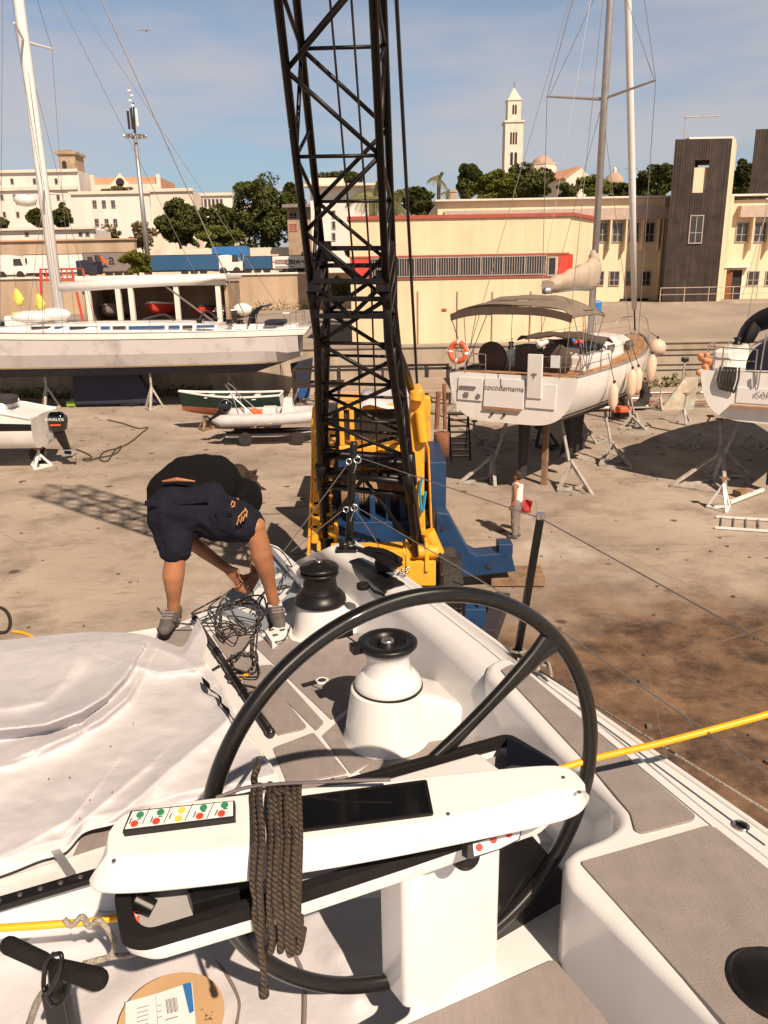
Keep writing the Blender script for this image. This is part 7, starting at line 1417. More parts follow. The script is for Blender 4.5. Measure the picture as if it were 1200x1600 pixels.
FOLDS = [([(-120, 1150), (0, 1141), (70, 1134), (128, 1112), (168, 1088), (192, 1062), (208, 1038)], .060, 5, 40), ([(60, 1172), (110, 1150), (160, 1124), (198, 1092), (220, 1056)], .034, 5, 22), ([(-60, 1112), (20, 1106), (70, 1096), (104, 1064), (122, 1030), (128, 1004)], .024, 14, 60),
  ([(205, 1040), (250, 1052), (300, 1046), (330, 1038)], .018, 6, 30), ([(150, 1300), (200, 1262), (270, 1200), (330, 1150), (358, 1122)], .026, 14, 26), ([(120, 1290), (190, 1232), (240, 1190)], .012, 8, 20), ([(-80, 1215), (20, 1196), (120, 1150)], .018, 9, 34), ([(240, 1010), (285, 1030), (312, 1052)], .012, 5, 18), ([(20, 1330), (110, 1280), (160, 1220)], .010, 8, 26), ([(300, 1075), (340, 1100), (372, 1150)], .014, 7, 16)]
def th(x, y):
    h_ = 0
    for a, b, c, d, A_, s_ in RID+VAL:
        ds, t = sdist(x, y, a, b, c, d); h_ += .95*A_*math.exp(-(ds/s_)**2 if A_ < 0 else -abs(ds/s_)**.95)
    for pl_, A_, sa, sb in FOLDS:                       # asymmetric tucks: steep on one side, long on the other
        best = (1e9, 0, 0); k_ = len(pl_)-1
        for i in range(k_):
            (x0, y0), (x1, y1) = pl_[i], pl_[i+1]; ds, t = sdist(x, y, x0, y0, x1, y1)
            if ds < best[0]: best = (ds, (x1-x0)*(y-y0)-(y1-y0)*(x-x0), (i+t)/k_)
        ds, sg, u_ = best; h_ += 1.8*A_*math.sin(math.pi*(.08+.84*u_))**.5*math.exp(-ds/(sa if sg > 0 else sb))
    p = V((x*.012, y*.02, 0)); return h_ + .010*noise.noise(p) + .004*noise.noise(p*3.1)
top = catmull([V((x, y, 0)) for x, y in ((-260, 1000), (-100, 1001), (0, 1000), (60, 994), (140, 987), (205, 989), (240, 996), (262, 1004), (285, 1010), (300, 985), (308, 968))], 14)
bot = catmull([V((x, y, 0)) for x, y in ((-260, 1440), (-100, 1395), (0, 1366), (60, 1343), (100, 1330), (130, 1300), (175, 1287), (245, 1268), (320, 1240), (360, 1222), (400, 1190))], 14)
rgt = catmull([V((x, y, 0)) for x, y in ((308, 968), (322, 1000), (318, 1030), (345, 1070), (352, 1092), (372, 1120), (378, 1140), (408, 1178), (424, 1200), (436, 1222))], 6)
n = len(top); m_ = 130; R_ = []
for j in range(m_+1):
    v = j/m_; row = []
    for i in range(n):
        u = i/(n-1); p = top[i].lerp(bot[i], v)
        ew = max(0, (u-.72)/.28); kr = v*(len(rgt)-1); k0 = min(len(rgt)-2, int(kr)); rv = rgt[k0].lerp(rgt[k0+1], kr-k0); straight = top[-1].lerp(bot[-1], v); p = p+(rv-straight)*(ew**1.6)
        zz = 4.63+th(p.x, p.y); e_ = min(v, 1-v); zz -= .035*max(0, 1-(1-v)/.06) + .03*max(0, 1-v/.05); row.append(hz(p.x, p.y, zz))
    R_.append(row)
g = G(); g.grid(R_); tag(g.obj('pvc_sheet', 'tarp', None, smooth=True, thick=.004, subd=1), 'large crumpled white PVC sheet spread over the deck at left', 'sheet')
o = bpy.data.objects['pvc_sheet']; par_ = o
g = G(); g.tube([p+V((0, 0, .002)) for p in R_[-1]], .007, 6); g.tube([r[-1]+V((0, 0, .002)) for r in R_], .006, 6); g.obj('hem', 'hem', o, smooth=True)
g = G(); g.torus(hz(403, 1188, 4.66), V((1, 0, 0)), V((0, 1, 0)), .018, .006, 20, 6, 0, math.pi*1.2); g.obj('eyelet', 'hem', o)
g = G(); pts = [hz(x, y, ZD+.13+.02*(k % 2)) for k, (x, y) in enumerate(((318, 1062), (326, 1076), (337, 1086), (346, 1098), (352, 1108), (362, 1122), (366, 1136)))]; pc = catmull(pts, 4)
g.grid([[p+V((-.008-.006*math.sin(i*.5), .004, .012)) for i, p in enumerate(pc)], [p+V((.010+.008*math.sin(i*.9), -.004, 0)) for i, p in enumerate(pc)]]); tag(g.obj('sheet_gap_shade', 'shirt', None, smooth=True, thick=.002), 'dark strip imitating the shaded gap along the torn edge of the large sheet', 'strap')  # dark strip added to imitate shade in the gap under the lifted sheet edge
g = G(); rr = random.Random(6)
for x, y in ((172, 1166), (75, 1217), (175, 1238), (125, 1279), (110, 1215), (208, 1130), (140, 1250)): p = hz(x, y, 4.645+th(x, y)); g.bar(p, p+V((rr.uniform(-.006, .006), .004, 0)), .003, .002)
tag(g.obj('grit', 'dark', None), 'specks of black grit scattered on the large sheet', 'grit', kind='stuff')
# lower sheet on the sole
top2 = catmull([V((x, y, 0)) for x, y in ((-260, 1560), (-60, 1470), (0, 1440), (60, 1402), (90, 1390), (150, 1392), (220, 1405), (360, 1400), (520, 1378), (600, 1362), (660, 1350))], 6)
bot2 = catmull([V((x, 1850, 0)) for x in (-500, -300, -180, -60, 60, 160, 270, 380, 480, 560, 640)], 6); R2 = []
def th2(x, y):
    h_ = 0
    for a, b, c, d, A_, s_ in ((480, 1400, 560, 1560, .03, 22), (300, 1450, 420, 1640, .02, 26), (0, 1500, 180, 1460, .02, 26), (540, 1480, 650, 1540, .02, 18), (40, 1420, 150, 1420, .035, 18), (200, 1540, 60, 1700, .02, 30)):
        ds, t = sdist(x, y, a, b, c, d); h_ += 1.3*A_*math.exp(-abs(ds/s_)**1.25)
    return h_+.012*noise.noise(V((x*.01, y*.012, 5)))
for j in range(51):
    v = j/50; R2.append([hz(p.x, p.y, ZL+.02+th2(p.x, p.y)+.02*(1-v)) for p in (a.lerp(b, v) for a, b in zip(top2, bot2))])
g = G(); g.grid(R2); o = tag(g.obj('pvc_sheet', 'tarp', None, smooth=True, thick=.004, subd=1), 'second white PVC sheet covering the cockpit floor below the pod', 'sheet')
g = G(); g.tube([p+V((0, 0, .002)) for p in R2[0]], .006, 6); g.obj('hem', 'hem', o, smooth=True)
# white moulding and black track at the left
q = NY
slab([(-200, 1440), (0, 1372), (190, 1312), (300, 1290), (300, 1340), (178, 1356), (0, 1408), (-200, 1478)], ZD+.03, .06, 'track_moulding', 'gel', .01, .008)
a, b = hz(-120, 1447, ZD+.045), hz(230, 1344, ZD+.045); g = G(); g.bar(a, b, .045, .02); tr = g.obj('track', 'black', q, bevel=.003)
g = G()
for k in range(11): g.lathe([(.008, 0), (.007, .003)], a.lerp(b, (k+.5)/11)+V((0, 0, .0105)), 12)
g.obj('track_bolt', 'steel', tr); 
a, b = hz(86, 1328, ZD+.06), hz(112, 1366, ZD+.065); g = G(); g.tube([a, b], .001, 4); g = G(); g.bar(a, b, .026, .004); tag(g.obj('webbing_strap', 'alu', None), 'short grey webbing strap from the sheet hem to the black track', 'strap')

# ------------------------------------------------ loose things on deck
a, b = hz(303, 964, ZD+.035), hz(425, 1147, ZD+.03); q = thing('carbon_pole', 'long black carbon tube lying on the taupe deck panels', 'pole', (a+b)/2)
g = G(); g.tube([a, b], .0155, 16); g.obj('tube', 'carbon', q, smooth=True); g = G(); d = (b-a).normalized(); 
for t_ in (.02, .35, .38, .7, .98): p = a.lerp(b, t_); g.tube([p-d*.008, p+d*.008], .0185, 16)
g.obj('collar', 'black', q)
rr = random.Random(11)
def tangle(name, label, ctr, spread, n_, r, m, z, seed, cat='rope', thread=None):
    R_r = random.Random(seed); P_ = []; cx, cy = ctr; ang = R_r.random()*6
    for i in range(n_):
        ang += R_r.uniform(.5, 1.5); rad = R_r.uniform(.25, 1); P_.append(hz(cx+spread[0]*rad*math.cos(ang)+R_r.uniform(-8, 8), cy+spread[1]*rad*math.sin(ang)+R_r.uniform(-8, 8), z+r+R_r.uniform(0, .03)))
    if thread: P_ = [hz(*p[:2], z+(p[2] if len(p) > 2 else r)) for p in thread[0]]+P_+[hz(*p[:2], z+(p[2] if len(p) > 2 else r)) for p in thread[1]]
    g = G(); g.tube(catmull(P_, 7), r, 7); return tag(g.obj(name, m, None, smooth=True), label, cat)
M['fleck'] = mat('flecked_cord', (.04, .034, .03), .85, var=.2, scale=50); 
def fleck(m):
    t = m.node_tree; b = t.nodes['Principled BSDF']; tc = t.nodes.new('ShaderNodeTexCoord'); v = t.nodes.new('ShaderNodeTexVoronoi'); v.inputs['Scale'].default_value = 70; r = t.nodes.new('ShaderNodeValToRGB')
    r.color_ramp.elements[0].position = .22; r.color_ramp.elements[1].position = .27; r.color_ramp.elements[0].color = (.35, .32, .27, 1); r.color_ramp.elements[1].color = (.022, .018, .015, 1); t.links.new(tc.outputs['Object'], v.inputs[0]); t.links.new(v.outputs['Distance'], r.inputs[0]); t.links.new(r.outputs[0], b.inputs['Base Color'])
fleck(M['fleck'])
tangle('cord_tangle', 'tangled flecked black cord around the carbon pole, upper heap', (362, 965), (48, 38), 22, .0050, 'fleck', ZD+.02, 4, thread=([(246, 950, .1), (262, 968, .08), (290, 975, .05)], [(395, 930, .1), (372, 905, .25)]))
tangle('cord_tangle', 'tangled flecked black cord heap nearest the wheel rim', (378, 1035), (34, 42), 20, .0050, 'fleck', ZD+.01, 9, thread=([(318, 1000), (313, 1030), (320, 1052)], [(400, 1075), (380, 1082), (352, 1055)]))
tangle('black_cable', 'thin black cable looping from the person hands across the pole', (368, 985), (38, 30), 12, .0035, 'rope', ZD+.03, 21, 'cable', thread=([(388, 902, .2), (350, 930, .1), (325, 955, .05)], [(410, 985, .02), (425, 1002, .01), (445, 998, .01), (455, 975, .02)]))
tangle('black_cable', 'thin black cable looping over the stern edge beside the black winch', (437, 900), (16, 25), 6, .0035, 'rope', ZD+.1, 5, 'cable', thread=([(417, 850, .3), (440, 862, .25), (456, 885, .2)], [(448, 915, .1), (436, 930, .08)]))
tangle('braided_cord', 'flecked cord running from the open locker to the cord heaps', (405, 945), (22, 20), 8, .0050, 'fleck', ZD+.05, 33, thread=([(345, 932, .1), (300, 960, .05)], [(402, 990, .03), (398, 1040, .01)]))
p = hz(376, 1060, ZD+.02); g = G(); g.bar(p, hz(388, 1052, ZD+.02), .012); tag(g.obj('yellow_tag', 'hose', None), 'tiny yellow tag on the cord heap', 'tag')
# power strip
q = thing('power_strip', 'small white socket box with red and green dots by the winch plinth', 'socket box', hz(433, 985, ZD)); s_ = [hz(x, y, ZD+.05) for x, y in ((415, 988), (437, 971), (449, 985), (425, 1003))]
g = G(); g.prism(s_, (0, 0, -.045)); g.obj('case', 'paper', q, bevel=.004)
for (x, y, mi) in ((424, 984, 0), (434, 977, 0), (430, 992, 1), (441, 984, 1)):
    g = G(); g.mi = 2; cpt = hz(x, y, ZD+.052); g.box(cpt, (.028, .022, .001), .6); g.mi = mi; g.box(cpt+V((0, 0, .0012)), (.012, .010, .003), .6)
    g.obj('socket', ['red', 'green', 'ink'], q)
# tape roll
c = hz(567, 916, ZC+.015); q = thing('tape_roll', 'small roll of black tape with a loose tail on the white coaming', 'tape', c); g = G(); g.lathe([(.014, -.012), (.032, -.012), (.033, 0), (.032, .014), (.014, .014), (.013, 0), (.014, -.012)], c, 32, close=False); g.obj('roll', 'blackmatt', q, smooth=True)
pts = catmull([hz(575, 914, ZC+.02), hz(585, 925, ZC+.014), hz(597, 929, ZC+.013), hz(606, 938, ZC+.012)], 6); g = G(); g.grid([[p+V((0, 0, .011)) for p in pts], [p-V((0, 0, .006)) for p in pts]]); g.obj('tail', 'blackmatt', q, thick=.001)
# open stern locker
q = thing('stern_locker', 'open blue-grey locker at the stern under the person hands', 'locker', hz(405, 930, ZD))
ro = [(338, 950), (352, 930), (428, 858), (484, 905), (476, 925), (408, 984)]; ri = [(368, 948), (384, 931), (431, 884), (464, 908), (456, 922), (407, 968)]
o_, i_ = [hz(*p, ZD+.03) for p in ro], [hz(*p, ZD+.03) for p in ri]; g = G(); n = len(o_); g.add(o_+i_+[p-V((0, 0, .09)) for p in o_]+[p-V((0, 0, .25)) for p in i_], [(k, (k+1) % n, n+(k+1) % n, n+k) for k in range(n)]+[(k, (k+1) % n, 2*n+(k+1) % n, 2*n+k) for k in range(n)]+[(n+k, n+(k+1) % n, 3*n+(k+1) % n, 3*n+k) for k in range(n)]); g.add([p-V((0, 0, .24)) for p in i_], [tuple(range(n))]); g.obj('frame', 'lock', q, bevel=.004)
g = G(); g.prism([p-V((0, 0, .05)) for p in i_], (0, 0, -.02)); g.obj('dark_well', 'dark', q)
slab([(420, 849), (434, 854), (484, 900), (470, 906)], ZD+.11, .05, 'stern_lip', 'gel', .004, .006)
g = G(); g.box(hz(440, 910, ZD+.045), (.12, .09, .03), .6); g.obj('inner_box', 'lock', q, bevel=.004)
# hose
q = thing('yellow_hose', 'bright yellow hose running under the pod and off to the right', 'hose', onray(540, 1320, 2.1))
g = G(); g.tube(catmull([onray(x, y, D) for x, y, D in ((-80, 1455, 1.95), (0, 1450, 1.95), (90, 1444, 1.97), (180, 1434, 2.0), (420, 1385, 2.08), (700, 1265, 2.15), (895, 1195, 2.2), (1040, 1159, 2.2), (1200, 1116, 2.2), (1420, 1052, 2.2))], 8), .0098, 12); g.obj('tube', 'hose', q, smooth=True)
g = G(); g.tube(catmull([onray(x, y, 1.96) for x, y in ((100, 1436), (112, 1446), (128, 1432), (140, 1448), (155, 1438), (178, 1470), (170, 1495), (130, 1506), (165, 1497), (210, 1490), (215, 1480))], 6), .0075, 8); tag(g.obj('lashing_rope', 'ropet', None, smooth=True), 'worn tan rope lashed round the yellow hose at left', 'rope')
g = G(); g.tube(catmull([onray(x, y, D) for x, y, D in ((80, 1540, 1.6), (60, 1562, 1.65), (46, 1600, 1.7))], 5), .008, 8); tag(g.obj('rope_end', 'ropet', None, smooth=True), 'tan rope end beside the black double-grip handle', 'rope')
g = G(); g.tube(catmull([hz(x, y, ZL+.05) for x, y in ((305, 1455), (325, 1488), (352, 1520), (372, 1560), (372, 1590), (360, 1640))], 6), .0055, 8); tag(g.obj('loose_cord', 'tgrey', None, smooth=True), 'thin grey cord curling past the cardboard reel', 'cord')
g = G(); g.tube(catmull([hz(x, y, ZL+.04) for x, y in ((460, 1490), (472, 1520), (476, 1560), (474, 1620))], 6), .007, 8); tag(g.obj('slack_cord', 'tgrey', None, smooth=True), 'grey line lying on the sheet below the braided rope', 'cord')
# winch handle
q = thing('winch_handle', 'black double-grip winch handle sticking up in the lower left corner', 'winch handle', onray(85, 1510, 1.5))
a, b, c, d = onray(14, 1477, 1.52), onray(68, 1502, 1.5), onray(92, 1512, 1.49), onray(152, 1530, 1.47)
g = G(); g.capsule(a, b, .017, .016, 20); g.capsule(c, d, .016, .021, 20); g.obj('grip', 'blackmatt', q, smooth=True); g = G(); g.tube([b, c], .012, 12); g.tube([onray(84, 1508, 1.49), onray(100, 1640, 1.54)], [.012, .02], 12); g.bar(onray(86, 1545, 1.5), onray(112, 1680, 1.56), .045, .03); g.obj('stem', 'black', q, bevel=.004)
g = G(); g.tube(catmull([onray(82, 1492, 1.47), onray(96, 1492, 1.46), onray(92, 1520, 1.46), onray(75, 1552, 1.47), onray(68, 1540, 1.48), onray(72, 1505, 1.475), onray(84, 1490, 1.47)], 6), .0045, 8); g.tube(catmull([onray(70, 1550, 1.47), onray(84, 1572, 1.48), onray(104, 1556, 1.48), onray(108, 1525, 1.48)], 6), .004, 8); g.obj('lanyard_ring', 'black', q, smooth=True)
# cardboard reel
c = hz(268, 1588, ZL+.11); q = thing('cardboard_reel', 'round cardboard reel with a white barcode label on the floor sheet', 'reel', c); g = G(); g.lathe([(.005, 0), (.142, 0), (.142, -.006), (.08, -.008), (.08, -.085), (.142, -.087), (.142, -.093), (.005, -.093)], c, 56); g.obj('disc', 'card', q)
zl_ = ZL+.1115; g = G(); g.prism([hz(x, y, zl_) for x, y in ((196, 1566), (246, 1552), (300, 1534), (306, 1600), (246, 1622), (196, 1640))], (0, 0, -.001)); g.obj('label', 'paper', q)
g = G(); hzz = lambda x, y: hz(x, y, zl_+.0006)
for i in range(9): x = 259+i*2; g.bar(hzz(x, 1562-i*.5), hzz(x+3.4, 1584-i*.5), .0012 if i % 3 else .002, .0005)
for k in range(5): y = 1574+k*7; g.bar(hzz(214, y+2), hzz(232, y-3), .0014, .0005)
for k in range(3): g.bar(hzz(246+k*0, 1572+k*9), hzz(253, 1570+k*9), .0014, .0005)
g.bar(hzz(243, 1555), hzz(248, 1620), .0008, .0005); g.bar(hzz(258, 1594), hzz(278, 1588), .002, .0005)
g.obj('label_print', 'ink', q)
g = G(); g.prism([hz(x, y, zl_+.0005) for x, y in ((285, 1538), (299, 1535), (303, 1580), (296, 1584))], (0, 0, .0006)); g.obj('label_stripe', 'ltblue', q)
g = G(); rr = random.Random(2)
for k in range(14): x, y = 322+rr.uniform(-9, 9), 1586+rr.uniform(-8, 8); g.bar(hz(x, y, zl_+.0004), hz(x+rr.uniform(-5, 5), y+rr.uniform(-3, 3), zl_+.0004), .0018, .0005)
g.obj('stamp', 'ink', q)
# ground hose at left edge
g = G(); g.tube(catmull([onray(x, y, 5.2) for x, y in ((-30, 985), (8, 988), (16, 970), (6, 952), (-20, 945))], 6), .012, 6); tag(g.obj('black_hose', 'rope', None, smooth=True), 'black hose loop over the stern at the left edge', 'hose')
g = G(); g.tube(catmull([hz(x, y, ZD+.02) for x, y in ((18, 986), (40, 990), (56, 999))], 6), .009, 6); tag(g.obj('yellow_strop', 'hose', None, smooth=True), 'short yellow strop end on the stern edge at left', 'strop')
# ================================================================== PEOPLE
def hand(g, w_, d, side, s=1.0, curl=.5):
    """palm and five fingers: w_ wrist, d pointing direction, side = thumb side"""
    w_, d, side = V(w_), V(d).normalized(), V(side).normalized(); side = (side-d*side.dot(d)).normalized(); nn = d.cross(side).normalized()
    for k in (-1, 0, 1): g.capsule(w_+side*k*.018*s, w_+d*.075*s+side*k*.026*s, .016*s, .0135*s, 8)
    for k, (ln, o_) in enumerate(((.062, .033), (.074, .012), (.070, -.010), (.055, -.031))):
        a = w_+d*.08*s+side*o_*s; c_ = curl+.12*k; d1 = (d*math.cos(c_)+nn*math.sin(c_)); d2 = (d*math.cos(c_*2.1)+nn*math.sin(c_*2.1)); d3 = (d*math.cos(c_*2.9)+nn*math.sin(c_*2.9))
        b = a+d1*ln*.5*s; c = b+d2*ln*.32*s; e_ = c+d3*ln*.25*s; g.capsule(a, b, .0095*s, .0085*s, 8); g.capsule(b, c, .0085*s, .0078*s, 8); g.capsule(c, e_, .0078*s, .0068*s, 8)
    a = w_+d*.02*s+side*.03*s; b = a+(side*.6+d*.7+nn*.25).normalized()*.04*s; c = b+(d*.8+nn*.5+side*.1).normalized()*.035*s; g.capsule(a, b, .0125*s, .0105*s, 8); g.capsule(b, c, .0105*s, .008*s, 8)
def J(x, y, Y): return at(x, y, Y)
q = thing('person', 'person in black t-shirt and dark cargo shorts bending over the yacht stern', 'person', hz(300, 985, ZD))
anL, knL, hpL = J(270, 968, 3.98), J(275, 862, 3.98), J(268, 806, 4.08)
anR, knR, hpR = J(430, 950, 4.03), J(398, 822, 3.98), J(334, 806, 4.10)
pel, wst, chs, nck, hd = J(298, 790, 4.14), J(300, 776, 4.22), J(345, 776, 4.40), J(370, 775, 4.60), J(378, 762, 4.70)
shL, elL, wrL = J(322, 800, 4.55), J(297, 846, 4.40), J(357, 890, 4.22)
shR, elR, wrR = J(384, 802, 4.62), J(402, 860, 4.42), J(398, 900, 4.22)
b = G()
def limb(P_, R_, g_=None, n=14):
    for i in range(len(P_)-1): (g_ or b).capsule(P_[i], P_[i+1], R_[i], R_[i+1], n)
for an, kn, hp, s in ((anL, knL, hpL, -1), (anR, knR, hpR, 1)):
    cal = kn.lerp(an, .32)+V((.004*s, -.018, 0)); limb([hp, kn], [.085, .058]); limb([kn, cal, kn.lerp(an, .7), an], [.053, .060, .037, .031]); b.ball(kn+V((0, .02, 0)), .052, 12)
    b.ball(an+V((0, .01, -.01)), .036, 10)
limb([pel, wst, chs], [.14, .125, .15]); b.capsule(chs, nck, .12, .055); b.capsule(nck, hd, .055, .06)
b.ball(hd, (.078, .095, .11), 16); b.ball(hd+V((0, .07, -.06)), (.05, .06, .05), 10); b.ball(hd+V((.0, .105, -.02)), .016, 8)
for s in (-1, 1): b.ball(hd+V((s*.078, .0, 0)), (.014, .02, .03), 8)
limb([shL, elL], [.052, .042]); limb([elL, elL.lerp(wrL, .3), wrL], [.042, .041, .027]); limb([shR, elR], [.052, .042]); limb([elR, elR.lerp(wrR, .3), wrR], [.042, .04, .027])
hand(b, wrL, J(385, 918, 4.16)-wrL, V((.5, -.3, .6)), 1.05, .45); hand(b, wrR, J(386, 918, 4.16)-wrR, V((-.6, -.4, .3)), 1.05, .55)
b.obj('body', 'skin', q, remesh=.0065, sm=4)
s_ = G(); limb([J(272, 772, 4.18), J(298, 762, 4.24), J(330, 758, 4.36)], [.15, .182, .180], s_, 20); s_.capsule(J(330, 758, 4.36), J(358, 780, 4.44), .180, .115, 16); s_.capsule(chs, nck+V((-.01, -.02, 0)), .15, .08, 16)
for a, e_ in ((shL, elL), (shR, elR)): s_.capsule(a, a.lerp(e_, .55), .078, .066, 14)
s_.capsule(chs+V((-.1, .03, 0)), chs+V((.12, .03, -.02)), .13, .12, 14); s_.capsule(J(366, 788, 4.42), J(376, 812, 4.38), .095, .07, 12)
s_.obj('t_shirt', 'shirt', q, remesh=.010, sm=5)
h_ = G(); limb([hpL+V((0, .0, .02)), knL.lerp(hpL, .12)], [.135, .093], h_, 18); limb([hpR, knR.lerp(hpR, .22)], [.135, .105], h_, 18); h_.capsule(hpL+V((.02, 0, .04)), hpR+V((-.02, 0, .035)), .138, .135, 18); h_.capsule(pel+V((-.06, .02, .03)), pel+V((.08, .02, .03)), .128, .12, 16)
h_.capsule(hpL.lerp(hpR, .5), hpL.lerp(hpR, .5)+V((0, 0, -.05)), .10, .08, 12)
sh = h_.obj('cargo_shorts', 'shorts', q, remesh=.009, sm=4)
dt = bpy.data.textures.new('cloth_folds', 'CLOUDS'); dt.noise_scale = .07
for o_, st in ((sh, .028), (bpy.data.objects['t_shirt'], .022)): md = o_.modifiers.new('folds', 'DISPLACE'); md.texture = dt; md.strength = st; md.mid_level = .5; md.texture_coords = 'GLOBAL'
def front(p, off): return p+(V((0, 0, H))-p).normalized()*off
g = G()
for x0, y0, x1, y1, Y_ in ((226, 786, 252, 788, 3.955), (272, 786, 326, 780, 3.965), (338, 800, 352, 818, 3.955)):
    a, c = at(x0, y0, Y_), at(x1, y1, Y_); g.bar(a, c, .030, .008, up=(0, -1, 0))
pk = g.obj('pocket_flap', 'shorts', q, bevel=.004)
g = G(); g.capsule(J(254, 752, 4.03), J(276, 749, 4.02), .004, .012, 8); g.capsule(J(276, 749, 4.02), J(304, 752, 4.03), .012, .004, 8); g.obj('bare_waist', 'skin', q, smooth=True)
g = G()
for pl_ in (((370, 820), (373, 810), (376, 817), (378, 806), (380, 814)), ((380, 812), (383, 803), (385, 808), (386, 799), (383, 796)), ((372, 809), (377, 803), (381, 799), (384, 794)), ((361, 789), (363, 783), (367, 785), (366, 791), (362, 792))): g.tube([at(x, y, 3.866) for x, y in pl_], .0036, 5)
g.obj('orange_print', mat('print_orange', (.62, .28, .10), .8), q)
hh = G(); hh.ball(hd+V((0, -.02, .015)), (.098, .10, .115), 14); rr = random.Random(8)
for k in range(70):
    a = rr.uniform(0, 6.28); e_ = rr.uniform(-.4, 1.2); d = V((math.cos(a)*math.cos(e_), math.sin(a)*math.cos(e_)-.3, math.sin(e_))).normalized(); p = hd+d*.095; s2 = p+d*.03+V((rr.uniform(-.02, .02), 0, rr.uniform(-.03, .01))); hh.capsule(p, s2, .018, .008, 6)
for k in range(40): x, y = 372+rr.uniform(0, 26), 735+rr.uniform(0, 42); p = at(x, y, 4.60); hh.capsule(p, p+V((rr.uniform(.0, .03), rr.uniform(-.01, .01), rr.uniform(-.03, .01))), .014, .005, 6)
hh.capsule(at(372, 742, 4.66), hd, .07, .10, 10); hh.obj('hair', 'hair', q, remesh=.008)
for an, toe, nm in ((anL, J(262, 1000, 3.86), 'l'), (anR, J(436, 975, 3.93), 'r')):
    g = G(); heel_ = V((an.x, an.y+.03, ZD+.10)); 
    dirn = (V((toe.x, toe.y, 0))-V((an.x, an.y, 0))).normalized() if nm == 'l' else V((.25, -.95, 0)).normalized(); fl = V((an.x, an.y, ZD+.075)); 
    g.capsule(fl-dirn*.05+V((0, 0, .01)), fl+dirn*.08, .044, .042, 14); g.capsule(fl+dirn*.08-V((0, 0, .005)), fl+dirn*.155-V((0, 0, .012)), .046, .036, 14); g.capsule(fl-dirn*.03, an-V((0, 0, .01)), .042, .042, 12)
    so = g.obj('shoe', 'shoe', q, remesh=.007, sm=3)
    g = G(); g.capsule(fl-dirn*.07-V((0, 0, .037)), fl+dirn*.16-V((0, 0, .040)), .030, .030, 12); g.obj('sole', 'blackmatt', so, smooth=True)
    side_ = V((-dirn.y, dirn.x, 0)); g = G(); g.ball(fl-dirn*.055+V((0, 0, .035))+side_*(.0), (.035, .030, .03), 10); g.obj('lime_heel', 'lime', so, smooth=True)
    g = G(); 
    for k in range(4): c = fl+dirn*(.02+.03*k)+V((0, 0, .046-.004*k)); g.capsule(c-side_*.026, c+side_*.026, .005, .005, 6)
    g.obj('laces', 'tgrey', so, smooth=True); g = G(); g.tube([an-V((0, 0, .0)), an+V((0, 0, .03))], [.042, .038], 14); g.obj('sock', 'sock', so, smooth=True)
# ------------------------------------------------ man in white vest
f = hz(806, 840); q = thing('person', 'man in white sleeveless vest and grey trousers standing in the yard', 'person', f); f = V((f.x, f.y, 0))
fw = V((-.80, .45, 0)).normalized(); sd_ = V((-fw.y, fw.x, 0)); o = lambda a, b_, z: f+fw*a+sd_*b_+V((0, 0, z))
b = G(); limb([o(0, .10, .9), o(.02, .10, .5), o(-.02, .11, .09)], [.085, .055, .04]); limb([o(0, -.10, .9), o(.03, -.09, .5), o(-.01, -.10, .09)], [.085, .055, .04])
limb([o(0, 0, .95), o(0, 0, 1.15), o(0, 0, 1.36)], [.13, .12, .14]); b.capsule(o(-.01, -.13, 1.38), o(-.01, .13, 1.38), .075, .075); b.capsule(o(0, 0, 1.42), o(.02, 0, 1.53), .055, .052); b.ball(o(.03, 0, 1.62), (.085, .09, .115), 14); b.ball(o(.12, 0, 1.60), (.018, .018, .025), 8); b.ball(o(.07, 0, 1.55), (.05, .05, .045), 8)
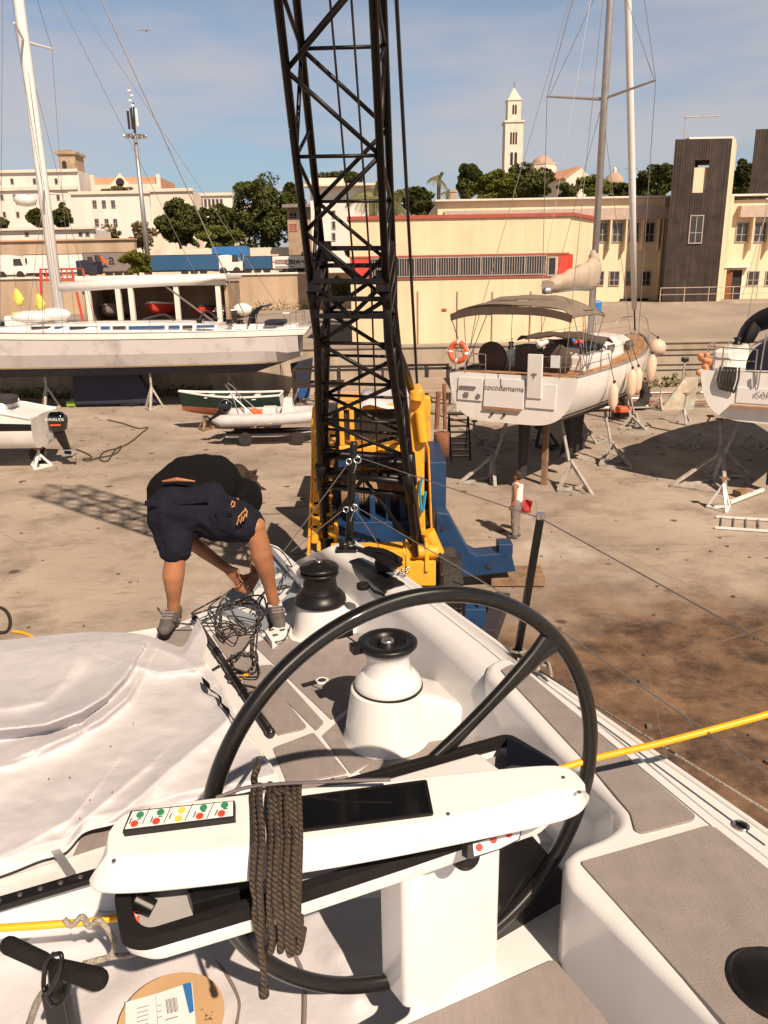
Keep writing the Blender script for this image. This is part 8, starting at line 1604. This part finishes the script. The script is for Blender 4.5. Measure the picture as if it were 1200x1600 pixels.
for s in (-1, 1):
    e_ = o(-.03, .23*s, 1.12); w_ = o(.07, .22*s, .88); limb([o(-.01, .2*s, 1.38), e_], [.056, .042]); limb([e_, w_], [.042, .028]); hand(b, w_, V((fw.x*.2, fw.y*.2, -1)), fw, 1.0, .35); b.ball(o(.03, .088*s, 1.61), (.02, .02, .03), 8)
b.obj('body', 'skin', q, remesh=.011, sm=3)
g = G(); limb([o(0, 0, 1.0), o(0, 0, 1.16), o(0, 0, 1.34)], [.145, .14, .152], g, 16); g.capsule(o(-.01, -.10, 1.40), o(-.01, .10, 1.40), .07, .07, 12); g.obj('vest', 'tee', q, remesh=.012, sm=3)
g = G(); limb([o(0, .09, .92), o(.02, .10, .5), o(-.01, .11, .12)], [.12, .088, .075], g); limb([o(0, -.09, .92), o(.03, -.09, .5), o(0, -.10, .12)], [.12, .088, .075], g); g.capsule(o(0, -.05, .96), o(0, .05, .96), .128, .128, 12); tr = g.obj('trousers', 'pants', q, remesh=.012, sm=3)
md = tr.modifiers.new('folds', 'DISPLACE'); md.texture = dt; md.strength = .03; md.texture_coords = 'GLOBAL'
g = G(); g.ball(o(.005, 0, 1.655), (.1, .1, .10), 14); g.ball(o(-.03, 0, 1.60), (.085, .085, .09), 12); g.obj('hair', 'hair', q, remesh=.012)
for s in (-1, 1): g = G(); g.capsule(o(-.04, .11*s, .05), o(.14, .12*s, .045), .05, .042, 12); g.obj('shoe', 'shoe', q, smooth=True)
c = at(822, 792, f.y+.25); q = thing('red_bag', 'red and black patterned carrier bag behind the man in the vest', 'bag', c); M['redbag'] = mat('red_pattern_bag', (.50, .03, .035), .6, var=.2, scale=3, dirt=(.09, .012, .012), dscale=9, dpos=(.48, .56))
g = G(); R_ = [[c+V((.13*x*(1+.1*z), .06*math.sin(x*3+z*2), .17*z)) for x in np.linspace(-1, 1, 7)] for z in np.linspace(-1, 1, 7)]; g.grid(R_); g.obj('bag', 'redbag', q, thick=.05); g = G(); g.tube(catmull([c+V((-.07, 0, .17)), c+V((-.02, 0, .27)), c+V((.05, 0, .17))], 5), .008, 6); g.obj('handle', 'red', q)
